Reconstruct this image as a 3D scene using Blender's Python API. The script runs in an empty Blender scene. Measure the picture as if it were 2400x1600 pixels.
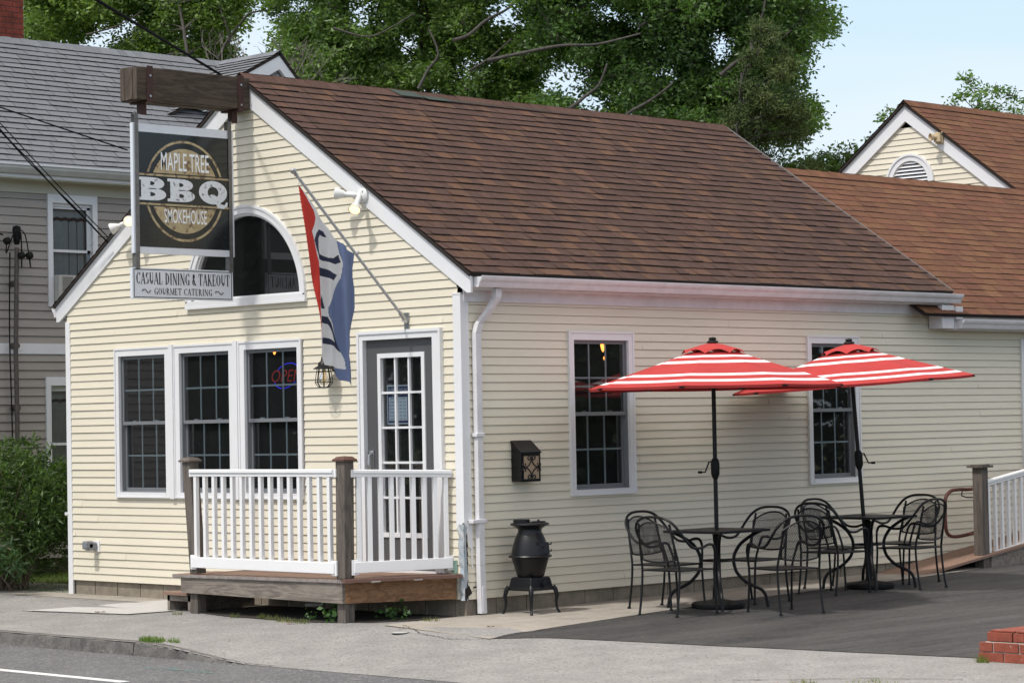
import bpy, bmesh, math, random
import numpy as np
from mathutils import Vector, Matrix
R = math.radians
sc = bpy.context.scene
col = sc.collection
random.seed(7)
rng = np.random.default_rng(11)

# ------------------------------------------------------------------ camera
cam_d = bpy.data.cameras.new("camera"); cam = bpy.data.objects.new("camera", cam_d); col.objects.link(cam)
sc.camera = cam
cam_d.sensor_width = 36; cam_d.lens = 5916.0 / 2400 * 36; cam_d.clip_end = 2000; cam_d.clip_start = 0.1
YAW, PIT, ROL = 0.784, 0.0325, -0.0191
F = Vector((-math.sin(YAW) * math.cos(PIT), math.cos(YAW) * math.cos(PIT), math.sin(PIT)))
Rv = Vector((math.cos(YAW), math.sin(YAW), 0)); Uv = Rv.cross(F)
R2 = Rv * math.cos(ROL) + Uv * math.sin(ROL); U2 = -Rv * math.sin(ROL) + Uv * math.cos(ROL)
cam.matrix_world = Matrix(((R2.x, U2.x, -F.x, 17.5121), (R2.y, U2.y, -F.y, -16.8646), (R2.z, U2.z, -F.z, 1.9799), (0, 0, 0, 1)))

# ------------------------------------------------------------------ sky, sun, exposure
SUN_EL, SUN_AZ = R(58), R(183)          # azimuth measured clockwise from +y: the sun stands out in front of the facade
w = bpy.data.worlds.new("World"); sc.world = w; w.use_nodes = True
nt = w.node_tree; nt.nodes.clear()
sky = nt.nodes.new('ShaderNodeTexSky'); sky.sky_type = 'NISHITA'; sky.sun_disc = False
sky.sun_elevation = SUN_EL; sky.sun_rotation = SUN_AZ
sky.air_density = 1.0; sky.dust_density = 1.6; sky.ozone_density = 1.6
tc = nt.nodes.new('ShaderNodeTexCoord'); mp = nt.nodes.new('ShaderNodeMapping'); mp.inputs['Scale'].default_value = (1.2, 1.2, 9)
nz = nt.nodes.new('ShaderNodeTexNoise'); nz.inputs['Scale'].default_value = 2.2; nz.inputs['Detail'].default_value = 6
rp = nt.nodes.new('ShaderNodeValToRGB'); rp.color_ramp.elements[0].position = .40; rp.color_ramp.elements[1].position = .66
rp.color_ramp.elements[0].color = (0, 0, 0, 1); rp.color_ramp.elements[1].color = (.6, .6, .6, 1)
mx = nt.nodes.new('ShaderNodeMix'); mx.data_type = 'RGBA'
mx.inputs[7].default_value = (3.75, 4.1, 4.45, 1)
bg = nt.nodes.new('ShaderNodeBackground'); bg.inputs['Strength'].default_value = 0.15
wo = nt.nodes.new('ShaderNodeOutputWorld')
L = nt.links.new
sepz = nt.nodes.new('ShaderNodeSeparateXYZ'); L(tc.outputs['Generated'], sepz.inputs[0])
def mrange(a, b_, c, d, out):
    n = nt.nodes.new('ShaderNodeMapRange'); n.interpolation_type = 'SMOOTHSTEP'
    for k, v_ in zip((1, 2, 3, 4), (a, b_, c, d)): n.inputs[k].default_value = v_
    L(out, n.inputs[0]); return n.outputs[0]
low = mrange(.04, .40, .80, 0, sepz.outputs[2]); high = mrange(.25, .70, 0, .74, sepz.outputs[2])
L(tc.outputs['Generated'], mp.inputs[0]); L(mp.outputs[0], nz.inputs['Vector']); L(nz.outputs['Fac'], rp.inputs[0])
mlow = nt.nodes.new('ShaderNodeMix'); mlow.data_type = 'RGBA'; mlow.inputs[7].default_value = (3.0, 3.62, 4.2, 1)
mhi = nt.nodes.new('ShaderNodeMix'); mhi.data_type = 'RGBA'; mhi.inputs[7].default_value = (8.0, 7.0, 5.9, 1)
L(low, mlow.inputs[0]); L(sky.outputs[0], mlow.inputs[6]); L(high, mhi.inputs[0]); L(mlow.outputs[2], mhi.inputs[6])
L(rp.outputs[0], mx.inputs[0]); L(mhi.outputs[2], mx.inputs[6]); L(mx.outputs[2], bg.inputs[0]); L(bg.outputs[0], wo.inputs[0])
sun_d = bpy.data.lights.new("sun", 'SUN'); sun_d.energy = 1.85; sun_d.angle = R(3.0); sun_d.color = (1, .97, .93)
sun = bpy.data.objects.new("sun", sun_d); col.objects.link(sun)
sd = Vector((math.sin(SUN_AZ) * math.cos(SUN_EL), math.cos(SUN_AZ) * math.cos(SUN_EL), math.sin(SUN_EL)))
sun.rotation_euler = sd.to_track_quat('Z', 'Y').to_euler(); sun.location = sd * 60
sc.view_settings.view_transform = 'Standard'; sc.view_settings.look = 'None'
sc.view_settings.exposure = 0.64; sc.view_settings.gamma = 1
try:
    sc.cycles.transparent_max_bounces = 24; sc.cycles.max_bounces = 8
except Exception: pass

# ------------------------------------------------------------------ helpers
def mat(name, c, rough=.6, var=.0, vs=6, bump=0, bs=60, metal=0, spec=.5, c2=None, tone=False, vscale=(1, 1, 1), trans=0, bdist=.01, speck=None):
    m = bpy.data.materials.new(name); m.use_nodes = True; t = m.node_tree; b = t.nodes['Principled BSDF']
    b.inputs['Roughness'].default_value = rough; b.inputs['Metallic'].default_value = metal
    b.inputs['Specular IOR Level'].default_value = spec
    ln = t.links.new
    co = t.nodes.new('ShaderNodeTexCoord'); ma = t.nodes.new('ShaderNodeMapping'); ma.inputs['Scale'].default_value = vscale
    ln(co.outputs['Object'], ma.inputs[0])
    base = None
    if tone:
        a = t.nodes.new('ShaderNodeVertexColor'); a.layer_name = 'tone'; base = a.outputs[0]
    else:
        rg = t.nodes.new('ShaderNodeRGB'); rg.outputs[0].default_value = (*c, 1); base = rg.outputs[0]
    if c2 is not None or var:
        n = t.nodes.new('ShaderNodeTexNoise'); n.inputs['Scale'].default_value = vs; n.inputs['Detail'].default_value = 7; n.inputs['Roughness'].default_value = .65
        ln(ma.outputs[0], n.inputs['Vector'])
        r = t.nodes.new('ShaderNodeMapRange'); r.inputs[1].default_value = .3; r.inputs[2].default_value = .7
        ln(n.outputs['Fac'], r.inputs[0])
        x = t.nodes.new('ShaderNodeMix'); x.data_type = 'RGBA'
        if c2 is not None:
            ln(r.outputs[0], x.inputs[0]); ln(base, x.inputs[6]); x.inputs[7].default_value = (*c2, 1)
            if var:
                r.inputs[3].default_value = 0; r.inputs[4].default_value = var
        else:
            x.blend_type = 'MULTIPLY'; x.inputs[0].default_value = 1
            r.inputs[3].default_value = 1 - var; r.inputs[4].default_value = 1 + var * .6
            cb = t.nodes.new('ShaderNodeCombineColor')
            for k in range(3): ln(r.outputs[0], cb.inputs[k])
            ln(base, x.inputs[6]); ln(cb.outputs[0], x.inputs[7])
        base = x.outputs[2]
    if speck:
        s_, sc_, amt, scol = speck
        n2 = t.nodes.new('ShaderNodeTexNoise'); n2.inputs['Scale'].default_value = sc_; n2.inputs['Detail'].default_value = 3
        ln(ma.outputs[0], n2.inputs['Vector'])
        r2 = t.nodes.new('ShaderNodeMapRange'); r2.inputs[1].default_value = s_; r2.inputs[2].default_value = s_ + .08; r2.inputs[4].default_value = amt
        ln(n2.outputs['Fac'], r2.inputs[0])
        x2 = t.nodes.new('ShaderNodeMix'); x2.data_type = 'RGBA'; ln(r2.outputs[0], x2.inputs[0]); ln(base, x2.inputs[6]); x2.inputs[7].default_value = (*scol, 1)
        base = x2.outputs[2]
    ln(base, b.inputs['Base Color'])
    if bump:
        n3 = t.nodes.new('ShaderNodeTexNoise'); n3.inputs['Scale'].default_value = bs; n3.inputs['Detail'].default_value = 4
        ln(ma.outputs[0], n3.inputs['Vector'])
        bp = t.nodes.new('ShaderNodeBump'); bp.inputs['Strength'].default_value = bump; bp.inputs['Distance'].default_value = bdist
        ln(n3.outputs['Fac'], bp.inputs['Height']); ln(bp.outputs[0], b.inputs['Normal'])
    if trans:
        tr = t.nodes.new('ShaderNodeBsdfTranslucent'); ln(base, tr.inputs[0])
        ms = t.nodes.new('ShaderNodeMixShader'); ms.inputs[0].default_value = trans
        ln(b.outputs[0], ms.inputs[1]); ln(tr.outputs[0], ms.inputs[2]); ln(ms.outputs[0], t.nodes['Material Output'].inputs[0])
    return m

def emit(name, c, s):
    m = bpy.data.materials.new(name); m.use_nodes = True; t = m.node_tree
    b = t.nodes['Principled BSDF']; b.inputs['Base Color'].default_value = (*c, 1)
    b.inputs['Emission Color'].default_value = (*c, 1); b.inputs['Emission Strength'].default_value = s
    return m

def glass(name, tint=(.9, .95, .95), ior=1.5, boost=1.0, film=0.0):
    m = bpy.data.materials.new(name); m.use_nodes = True; t = m.node_tree; t.nodes.remove(t.nodes['Principled BSDF'])
    tr = t.nodes.new('ShaderNodeBsdfTransparent'); tr.inputs[0].default_value = (*tint, 1)
    gl = t.nodes.new('ShaderNodeBsdfGlossy'); gl.inputs['Roughness'].default_value = .015; gl.inputs[0].default_value = (1, 1, 1, 1)
    fr = t.nodes.new('ShaderNodeFresnel'); fr.inputs[0].default_value = ior
    mu = t.nodes.new('ShaderNodeMath'); mu.operation = 'MULTIPLY'; mu.inputs[1].default_value = boost; mu.use_clamp = True
    ms = t.nodes.new('ShaderNodeMixShader')
    t.links.new(fr.outputs[0], mu.inputs[0]); t.links.new(mu.outputs[0], ms.inputs[0]); t.links.new(tr.outputs[0], ms.inputs[1]); t.links.new(gl.outputs[0], ms.inputs[2])
    if film:                              # insect screen and dust on the pane
        df = t.nodes.new('ShaderNodeBsdfDiffuse'); df.inputs[0].default_value = (.20, .21, .22, 1); m2 = t.nodes.new('ShaderNodeMixShader'); m2.inputs[0].default_value = film
        t.links.new(ms.outputs[0], m2.inputs[1]); t.links.new(df.outputs[0], m2.inputs[2]); ms = m2
    t.links.new(ms.outputs[0], t.nodes['Material Output'].inputs[0])
    return m

def wood(name, dark, light, axis='X', rough=.75, knots=False, rings=26):
    m = bpy.data.materials.new(name); m.use_nodes = True; t = m.node_tree; b = t.nodes['Principled BSDF']; b.inputs['Roughness'].default_value = rough
    b.inputs['Specular IOR Level'].default_value = .25
    co = t.nodes.new('ShaderNodeTexCoord'); ma = t.nodes.new('ShaderNodeMapping')
    s = {'X': (1.1, 9, 9), 'Y': (9, 1.1, 9), 'Z': (9, 9, 1.1)}[axis]; ma.inputs['Scale'].default_value = s
    n = t.nodes.new('ShaderNodeTexNoise'); n.inputs['Scale'].default_value = 1.3; n.inputs['Detail'].default_value = 2
    n.inputs['Distortion'].default_value = .6
    mm = t.nodes.new('ShaderNodeMath'); mm.operation = 'MULTIPLY'; mm.inputs[1].default_value = rings
    sn = t.nodes.new('ShaderNodeMath'); sn.operation = 'SINE'
    n2 = t.nodes.new('ShaderNodeTexNoise'); n2.inputs['Scale'].default_value = 12; n2.inputs['Detail'].default_value = 5
    ad = t.nodes.new('ShaderNodeMath'); ad.operation = 'MULTIPLY_ADD'; ad.inputs[1].default_value = .22
    r = t.nodes.new('ShaderNodeMapRange'); r.inputs[1].default_value = -.1; r.inputs[2].default_value = 1.1
    x = t.nodes.new('ShaderNodeMix'); x.data_type = 'RGBA'; x.inputs[6].default_value = (*dark, 1); x.inputs[7].default_value = (*light, 1)
    ln = t.links.new
    ln(co.outputs['Object'], ma.inputs[0]); ln(ma.outputs[0], n.inputs['Vector']); ln(ma.outputs[0], n2.inputs['Vector'])
    ln(n.outputs['Fac'], mm.inputs[0]); ln(mm.outputs[0], sn.inputs[0]); ln(sn.outputs[0], ad.inputs[0]); ln(n2.outputs['Fac'], ad.inputs[2])
    ln(ad.outputs[0], r.inputs[0]); ln(r.outputs[0], x.inputs[0]); ln(x.outputs[2], b.inputs['Base Color'])
    bp = t.nodes.new('ShaderNodeBump'); bp.inputs['Strength'].default_value = .35; bp.inputs['Distance'].default_value = .006
    ln(ad.outputs[0], bp.inputs['Height']); ln(bp.outputs[0], b.inputs['Normal'])
    return m

def meshmat(name, c, scale=60, hole=.5):
    """expanded metal: diamond openings cut by two crossing waves in object space"""
    m = bpy.data.materials.new(name); m.use_nodes = True; t = m.node_tree; b = t.nodes['Principled BSDF']
    b.inputs['Base Color'].default_value = (*c, 1); b.inputs['Roughness'].default_value = .45
    uv = t.nodes.new('ShaderNodeUVMap'); sp = t.nodes.new('ShaderNodeSeparateXYZ'); ln = t.links.new
    ln(uv.outputs[0], sp.inputs[0])
    def mth(op, a, b_=None):
        n = t.nodes.new('ShaderNodeMath'); n.operation = op
        if isinstance(a, (int, float)): n.inputs[0].default_value = a
        else: ln(a, n.inputs[0])
        if b_ is not None:
            if isinstance(b_, (int, float)): n.inputs[1].default_value = b_
            else: ln(b_, n.inputs[1])
        return n.outputs[0]
    u = mth('MULTIPLY', sp.outputs[0], scale); v = mth('MULTIPLY', sp.outputs[1], scale * .6)
    p = mth('SINE', mth('ADD', u, v)); q = mth('SINE', mth('SUBTRACT', u, v))
    d = mth('MINIMUM', mth('ABSOLUTE', p), mth('ABSOLUTE', q))
    h = mth('GREATER_THAN', d, hole)
    tr = t.nodes.new('ShaderNodeBsdfTransparent'); ms = t.nodes.new('ShaderNodeMixShader')
    ln(h, ms.inputs[0]); ln(b.outputs[0], ms.inputs[1]); ln(tr.outputs[0], ms.inputs[2]); ln(ms.outputs[0], t.nodes['Material Output'].inputs[0])
    return m

def tag(o, label=None, cat=None, group=None, kind=None):
    if label: o['label'] = label
    if cat: o['category'] = cat
    if group: o['group'] = group
    if kind: o['kind'] = kind
    return o

def empty(name, loc=(0, 0, 0), rz=0):
    o = bpy.data.objects.new(name, None); col.objects.link(o); o.location = loc; o.rotation_euler.z = rz; o.empty_display_size = .1
    return o

def copy_tree(o, parent=None):
    c = o.copy(); col.objects.link(c); c.parent = parent
    for ch in [x for x in col.objects if x.parent == o]: copy_tree(ch, c)
    return c

class MB:
    """collects faces; a local frame (O, U, N) maps u along a wall, n out of it, z up"""
    def __init__(s, O=(0, 0, 0), U=(1, 0, 0), N=(0, -1, 0), Z=(0, 0, 1)):
        s.O, s.U, s.N, s.Z = Vector(O), Vector(U), Vector(N), Vector(Z); s.v = []; s.f = []; s.m = []; s.t = []; s.uv = []; s.tn = (1, 1, 1)
    def P(s, u, n, z): return s.O + s.U * u + s.N * n + s.Z * z
    def raw(s, vs, fs, mi=0, uvs=None):
        b = len(s.v); s.v += [tuple(x) for x in vs]
        for i, f in enumerate(fs):
            s.f.append(tuple(b + k for k in f)); s.m.append(mi); s.t.append(s.tn); s.uv.append(uvs[i] if uvs else None)
    def quad(s, a, b, c, d, mi=0): s.raw([a, b, c, d], [(0, 1, 2, 3)], mi)
    def face(s, pts, mi=0): s.raw(pts, [tuple(range(len(pts)))], mi)
    def box(s, u0, u1, n0, n1, z0, z1, mi=0):
        p = [s.P(u, n, z) for z in (z0, z1) for n in (n0, n1) for u in (u0, u1)]
        s.raw(p, [(0, 2, 3, 1), (4, 5, 7, 6), (0, 1, 5, 4), (2, 6, 7, 3), (0, 4, 6, 2), (1, 3, 7, 5)], mi)
    def prism(s, poly, n0, n1, mi=0):
        """polygon in (u,z) extruded along n"""
        k = len(poly); p = [s.P(u, n0, z) for u, z in poly] + [s.P(u, n1, z) for u, z in poly]
        s.raw(p, [tuple(range(k - 1, -1, -1)), tuple(range(k, 2 * k))] + [(i, (i + 1) % k, k + (i + 1) % k, k + i) for i in range(k)], mi)
    def ext(s, prof, u0, u1, mi=0):
        """profile in (n,z) extruded along u"""
        k = len(prof); p = [s.P(u0, n, z) for n, z in prof] + [s.P(u1, n, z) for n, z in prof]
        s.raw(p, [tuple(range(k)), tuple(range(2 * k - 1, k - 1, -1))] + [((i + 1) % k, i, k + i, k + (i + 1) % k) for i in range(k)], mi)
    def bar(s, a, b, wx, wy, mi=0, up=(0, 0, 1)):
        a, b = Vector(a), Vector(b); d = (b - a).normalized(); up = Vector(up)
        if abs(d.dot(up)) > .98: up = Vector((1, 0, 0))
        x = d.cross(up).normalized() * wx / 2; y = x.cross(d).normalized() * wy / 2
        p = [q + i * x + j * y for q in (a, b) for i, j in ((-1, -1), (1, -1), (1, 1), (-1, 1))]
        s.raw(p, [(3, 2, 1, 0), (4, 5, 6, 7), (0, 1, 5, 4), (1, 2, 6, 5), (2, 3, 7, 6), (3, 0, 4, 7)], mi)
    def tube(s, path, r, k=8, mi=0, cap=True, closed=False):
        path = [Vector(p) for p in path]; n = len(path); rr = r if isinstance(r, (list, tuple)) else [r] * n
        vs = []; px = None
        for i, p in enumerate(path):
            if closed: d = path[(i + 1) % n] - path[i - 1]
            else: d = path[min(i + 1, n - 1)] - path[max(i - 1, 0)]
            if d.length < 1e-9: d = Vector((0, 0, 1))
            d.normalize()
            if px is None:
                u = Vector((0, 0, 1)) if abs(d.z) < .9 else Vector((1, 0, 0)); px = d.cross(u).normalized()
            px = (px - d * px.dot(d)).normalized(); py = d.cross(px)
            for j in range(k):
                a = 2 * math.pi * j / k; vs.append(p + (px * math.cos(a) + py * math.sin(a)) * rr[i])
        fs = []
        for i in range(n if closed else n - 1):
            for j in range(k):
                i2 = (i + 1) % n
                fs.append((i * k + j, i * k + (j + 1) % k, i2 * k + (j + 1) % k, i2 * k + j))
        if cap and not closed: fs += [tuple(range(k - 1, -1, -1)), tuple((n - 1) * k + j for j in range(k))]
        s.raw(vs, fs, mi)
    def lathe(s, prof, c=(0, 0, 0), k=28, mi=0, axis=None, sq=None):
        """profile (r,z); axis rotates the z direction; sq>2 gives rounded-square sections"""
        c = Vector(c); Q = Vector(axis).to_track_quat('Z', 'Y') if axis is not None else None
        vs = []
        for r, z in prof:
            for j in range(k):
                a = 2 * math.pi * j / k; f = 1
                if sq: f = 1 / (abs(math.cos(a)) ** sq + abs(math.sin(a)) ** sq) ** (1 / sq)
                p = Vector((r * f * math.cos(a), r * f * math.sin(a), z))
                if Q: p = Q @ p
                vs.append(c + p)
        fs = [(i * k + j, i * k + (j + 1) % k, (i + 1) * k + (j + 1) % k, (i + 1) * k + j) for i in range(len(prof) - 1) for j in range(k)]
        fs += [tuple(range(k - 1, -1, -1)), tuple((len(prof) - 1) * k + j for j in range(k))]
        s.raw(vs, fs, mi)
    def build(s, name, mats, parent=None, smooth=False, bevel=0):
        me = bpy.data.meshes.new(name)
        if parent is not None and parent.name in _world: off = _world[parent.name]
        else: off = Vector((0, 0, 0))
        me.from_pydata([tuple(Vector(v) - off) for v in s.v], [], s.f)
        if not isinstance(mats, (list, tuple)): mats = [mats]
        for m in mats: me.materials.append(m)
        me.polygons.foreach_set('material_index', s.m)
        if any(t != (1, 1, 1) for t in s.t):
            ca = me.color_attributes.new('tone', 'FLOAT_COLOR', 'CORNER'); d = []
            for p, t in zip(me.polygons, s.t): d += [t[0], t[1], t[2], 1.0] * p.loop_total
            ca.data.foreach_set('color', d)
        if any(u is not None for u in s.uv):
            ul = me.uv_layers.new(name='UVMap'); d = []
            for p, u in zip(me.polygons, s.uv):
                for k in range(p.loop_total): d += list(u[k]) if u else [0, 0]
            ul.data.foreach_set('uv', d)
        if smooth:
            me.polygons.foreach_set('use_smooth', [True] * len(me.polygons))
            try: me.set_sharp_from_angle(angle=R(42))
            except Exception: pass
        me.update()
        o = bpy.data.objects.new(name, me); col.objects.link(o)
        if bevel:
            md = o.modifiers.new('bevel', 'BEVEL'); md.width = bevel; md.segments = 2; md.limit_method = 'ANGLE'
        if parent is not None:
            o.parent = parent
        return o
_world = {}
def thing(name, loc, label, cat, group=None):
    """an Empty at a thing's base; parts built in world coordinates are shifted to it"""
    o = empty(name, loc); _world[o.name] = Vector(loc); tag(o, label, cat, group); return o
def part(mb, name, mats, parent, **k):
    o = mb.build(name, mats, parent, **k)
    if parent is not None and parent.name in _world and parent.type != 'EMPTY': pass
    _world[o.name] = _world.get(parent.name, Vector((0, 0, 0))) if parent is not None else Vector((0, 0, 0))
    return o

def text_into(mb, s, uc, zc, wd, ht, n, mi=0, bold=0.0, shear=0.0, mirror=False):
    """lettering fitted to width x height, centred on (uc, zc), laid n out of the face"""
    cu = bpy.data.curves.new('txt', 'FONT'); cu.body = s; cu.size = 1; cu.offset = bold; cu.resolution_u = 3; cu.shear = shear
    ob = bpy.data.objects.new('txt', cu); col.objects.link(ob)
    dg = bpy.context.evaluated_depsgraph_get(); me = bpy.data.meshes.new_from_object(ob.evaluated_get(dg))
    if len(me.vertices):
        xs = [v.co.x for v in me.vertices]; ys = [v.co.y for v in me.vertices]
        x0, x1, y0, y1 = min(xs), max(xs), min(ys), max(ys)
        P = [mb.P(uc + ((v.co.x - x0) / (x1 - x0) - .5) * wd, n, zc + ((v.co.y - y0) / (y1 - y0) - .5) * ht) for v in me.vertices]
        mb.raw(P, [tuple(p.vertices) for p in me.polygons], mi)
    bpy.data.objects.remove(ob); bpy.data.meshes.remove(me); bpy.data.curves.remove(cu)

# ------------------------------------------------------------------ materials
M = {}
M['cream'] = mat('cream_vinyl', (.715, .66, .53), .42, c2=(.61, .555, .43), var=.40, vs=1.3, bump=.15, bs=40, vscale=(1, 1, 4), spec=.35)
M['white'] = mat('white_trim', (.74, .742, .75), .4, var=.25, vs=3, c2=(.60, .59, .56))
M['vinyl'] = mat('white_vinyl', (.80, .80, .80), .35, var=.25, vs=6, c2=(.68, .67, .64))
M['gutter'] = mat('gutter_white', (.66, .65, .66), .4, var=.12, vs=5)
M['greyframe'] = mat('grey_sash', (.17, .18, .19), .4)
M['muntin'] = mat('pale_muntin', (.50, .54, .56), .4)
M['doorgrey'] = mat('grey_door_paint', (.085, .085, .088), .45, var=.06, vs=4)
M['glass'] = glass('window_glass', boost=1.5, ior=1.52, film=.05)
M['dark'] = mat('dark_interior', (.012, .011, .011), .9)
M['found'] = mat('block_foundation', (.25, .215, .165), .9, var=.35, vs=5, bump=.5, bs=50)
M['shingle'] = mat('brown_shingle', (1, 1, 1), .9, tone=True, var=.32, vs=38, bump=.7, bs=120, bdist=.006, spec=.2)
M['shbase'] = mat('shingle_underlay', (.018, .013, .011), .95)
M['greysh'] = mat('grey_shingle', (1, 1, 1), .9, tone=True, var=.2, vs=38, bump=.6, bs=120, bdist=.006, spec=.2)
M['beam'] = wood('beam_wood', (.028, .021, .017), (.105, .08, .06), 'Y', .85, rings=30)
M['greywood'] = wood('weathered_grey_wood', (.085, .072, .06), (.30, .26, .22), 'X', .8, rings=26)
M['brownwood'] = wood('brown_fascia_wood', (.10, .05, .025), (.30, .17, .09), 'Y', .8, rings=24)
M['post'] = wood('post_wood', (.050, .043, .037), (.175, .150, .128), 'Z', .8, rings=20)
M['deck'] = mat('composite_decking', (.24, .150, .108), .7, var=.2, vs=12, vscale=(6, .6, 6))
M['deckend'] = mat('decking_ends', (.27, .235, .215), .75, var=.3, vs=20)
M['black'] = mat('black_metal', (.007, .007, .008), .45, var=.2, vs=20, spec=.28)
M['iron'] = mat('cast_iron', (.005, .0055, .007), .36, var=.2, vs=14, bump=.15, bs=90, spec=.35)
M['mesh'] = meshmat('black_wire_mesh', (.008, .008, .009), scale=175, hole=.42)
M['blackpl'] = mat('black_plastic', (.007, .007, .007), .6, spec=.2)
M['silver'] = mat('brushed_metal', (.45, .45, .45), .35, metal=.9)
M['pole'] = mat('grey_pole', (.42, .42, .42), .4)
M['rust'] = mat('rusty_strap', (.045, .016, .012), .7, var=.3, vs=30)
M['redfab'] = mat('red_canopy_fabric', (.42, .048, .045), .9, var=.10, vs=5, trans=.06, spec=.2)
M['whitefab'] = mat('white_canopy_stripe', (.82, .82, .82), .85, trans=.15, spec=.2)
M['brick'] = mat('red_brick', (.25, .060, .034), .85, var=.35, vs=9, bump=.4, bs=60, speck=(.68, 26, .7, (.45, .40, .35)))
M['mortar'] = mat('mortar', (.42, .38, .33), .95, var=.2, vs=20, bump=.4)
M['handrail'] = mat('red_handrail', (.10, .026, .017), .45, var=.15, vs=20)
M['navy'] = mat('flag_navy', (.022, .026, .055), .85, trans=.1)
M['flred'] = mat('flag_red', (.56, .035, .022), .8, trans=.2, var=.08, vs=6)
M['flwhite'] = mat('flag_white', (.68, .67, .66), .8, trans=.12, var=.06, vs=6)
M['flblue'] = mat('flag_blue', (.125, .165, .29), .8, trans=.1, var=.08, vs=8)

CREAM_E = 0.0835
Z0 = 0.30
def gnd(x, y):
    """height of the paved ground: falls gently to the kerb, and to road level along the dropped driveway edge"""
    d = .035 * min(max(x - 1.3, 0), 2.2)
    if y > -1: return .128 + .008 * min(y + 1, 12) - d
    t = min(1, max(0, (x + 1.35) / 1.8)); t = t * t * (3 - 2 * t); e = .05 * (1 - t) - .067 * t
    s = min(1, (-1 - y) / 1.9)
    return (.128 - d) * (1 - s) + e * s

# ================================================================== SETTING
def sheet(name, xs, ys, off, m, clip=None, fn=None):
    b = MB(); nx, ny = len(xs), len(ys); f = fn or gnd
    vs = [(x, y, f(x, y) + off) for y in ys for x in xs]
    fs = [(j * nx + i, j * nx + i + 1, (j + 1) * nx + i + 1, (j + 1) * nx + i) for j in range(ny - 1) for i in range(nx - 1)]
    b.raw(vs, fs); o = b.build(name, m); o['kind'] = 'structure'; return o
def lin(a, b, n): return [a + (b - a) * i / (n - 1) for i in range(n)]
m_lawn = mat('lawn_soil', (.055, .075, .02), .95, c2=(.10, .105, .035), vs=3, bump=.6, bs=40)
m_walk = mat('exposed_concrete', (.285, .275, .262), .9, var=.20, vs=2.2, bump=1.0, bs=42, bdist=.02, speck=(.53, 34, .6, (.16, .15, .14)))
m_apron = mat('tan_concrete', (.33, .30, .255), .9, var=.25, vs=4, bump=.5, bs=60, speck=(.64, 40, .5, (.16, .13, .10)))
m_slab = mat('white_concrete_slab', (.46, .45, .43), .85, var=.12, vs=5, bump=.3, bs=80)
m_asph = mat('parking_asphalt', (.019, .0185, .019), .85, c2=(.085, .080, .073), var=.9, vs=1.3, vscale=(2.4, .35, 1), bump=1.0, bs=60, bdist=.015, speck=(.54, 36, .32, (.13, .125, .12)))
m_road = mat('road_asphalt', (.112, .112, .115), .85, var=.22, vs=1.4, bump=1.0, bs=42, bdist=.02, speck=(.53, 36, .6, (.24, .24, .24)))
m_kerb = mat('kerb_stone', (.055, .052, .05), .9, c2=(.17, .16, .145), vs=7, bump=.8, bs=40, speck=(.62, 30, .5, (.3, .28, .25)))
m_line = mat('road_paint', (.66, .66, .64), .7, var=.15, vs=9, speck=(.62, 60, .6, (.2, .2, .2)))

ground_ys = [-400, -60, -10, -3.1, -3.0, -2.2, -1, 0, 3, 6, 11, 60, 400]
def gfn(x, y): return -.10 if y < -2.95 else (gnd(x, y) if y > -2.3 else -.09)
sheet('ground', [-400, -60, -20, -12] + lin(-9, 9, 25) + [12, 20, 60, 400], ground_ys, -.02, m_lawn, fn=gfn)
sheet('road', [-90, -20] + lin(-8, 10, 19) + [30, 90], [-12, -9, -6, -4.5, -3.6, -2.90], 0, m_road, fn=lambda x, y: -.07)
sheet('pavement', lin(-40, -10, 7) + lin(-9, 10, 153) + [14, 20, 30], [-2.93] + lin(-2.85, 1.0, 34), 0, m_walk)
sheet('concrete_apron', lin(-7.4, -3.0, 8) + lin(-2.8, 0, 8), [-.4, 0.0, .04], 0.004, m_apron)
b = MB()                                      # strip of tan concrete along the side wall up to the asphalt
pts = [(-.02, -1.02), (1.35, -1.16), (1.42, .2), (1.22, 1.3), (1.08, 2.2), (.92, 3.1), (.76, 4.6), (.66, 6.2), (.60, 7.75), (-.02, 7.75)]
left = [(-.02, y) for y in (-1.05, -.6, .2, 1.3, 2.2, 3.1, 4.6, 6.2, 7.75)]
right = [(1.62, -1.284), (1.58, -.6), (1.45, .3), (1.31, 1.3), (1.19, 2.2), (1.07, 3.0), (.98, 4.6), (.85, 6.2), (.62, 7.75)]
for i in range(8):
    q = [left[i], right[i], right[i + 1], left[i + 1]]
    b.face([(x, y, gnd(x, y) + .008) for x, y in q])
tag(b.build('side_apron', m_apron), kind='structure')
b = MB(); random.seed(41)
def pw(x, P):
    for (x0, y0), (x1, y1) in zip(P, P[1:]):
        if x <= x1: return y0 + (y1 - y0) * max(0, (x - x0) / (x1 - x0))
    return P[-1][1]
edgeP = [(1.5, -1.284), (1.587, -1.284), (1.936, -1.051), (2.477, -0.809), (3.02, -0.586), (3.565, -0.382), (4.204, -0.315), (4.819, -0.251), (5.412, -0.189), (5.947, -0.133), (6.355, -0.09), (20.0, 2.2)]
leftP = [(y, x) for x, y in right]
ys_ = lin(-1.284, 8, 48) + [9, 11, 14, 20]; nxs = [.0, .02, .045] + [.07 + .03 * k for k in range(20)] + [.75, .85, 1.0]
jx = [random.uniform(-.014, .014) for _ in ys_]; vs_ = []
for i_, y in enumerate(ys_):
    xl = pw(y, leftP) + (jx[i_] if i_ else 0)
    for t_ in nxs:
        x = xl + (20 - xl) * t_ ** 1.5; yy = y + (pw(x, edgeP) + 1.284) * max(0, 1 - (y + 1.284) / 4.5)
        if i_ == 0: yy += .008 * math.sin(x * 9) + .005 * math.sin(x * 23)
        vs_.append((x, yy, gnd(x, yy) + .005))
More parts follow.
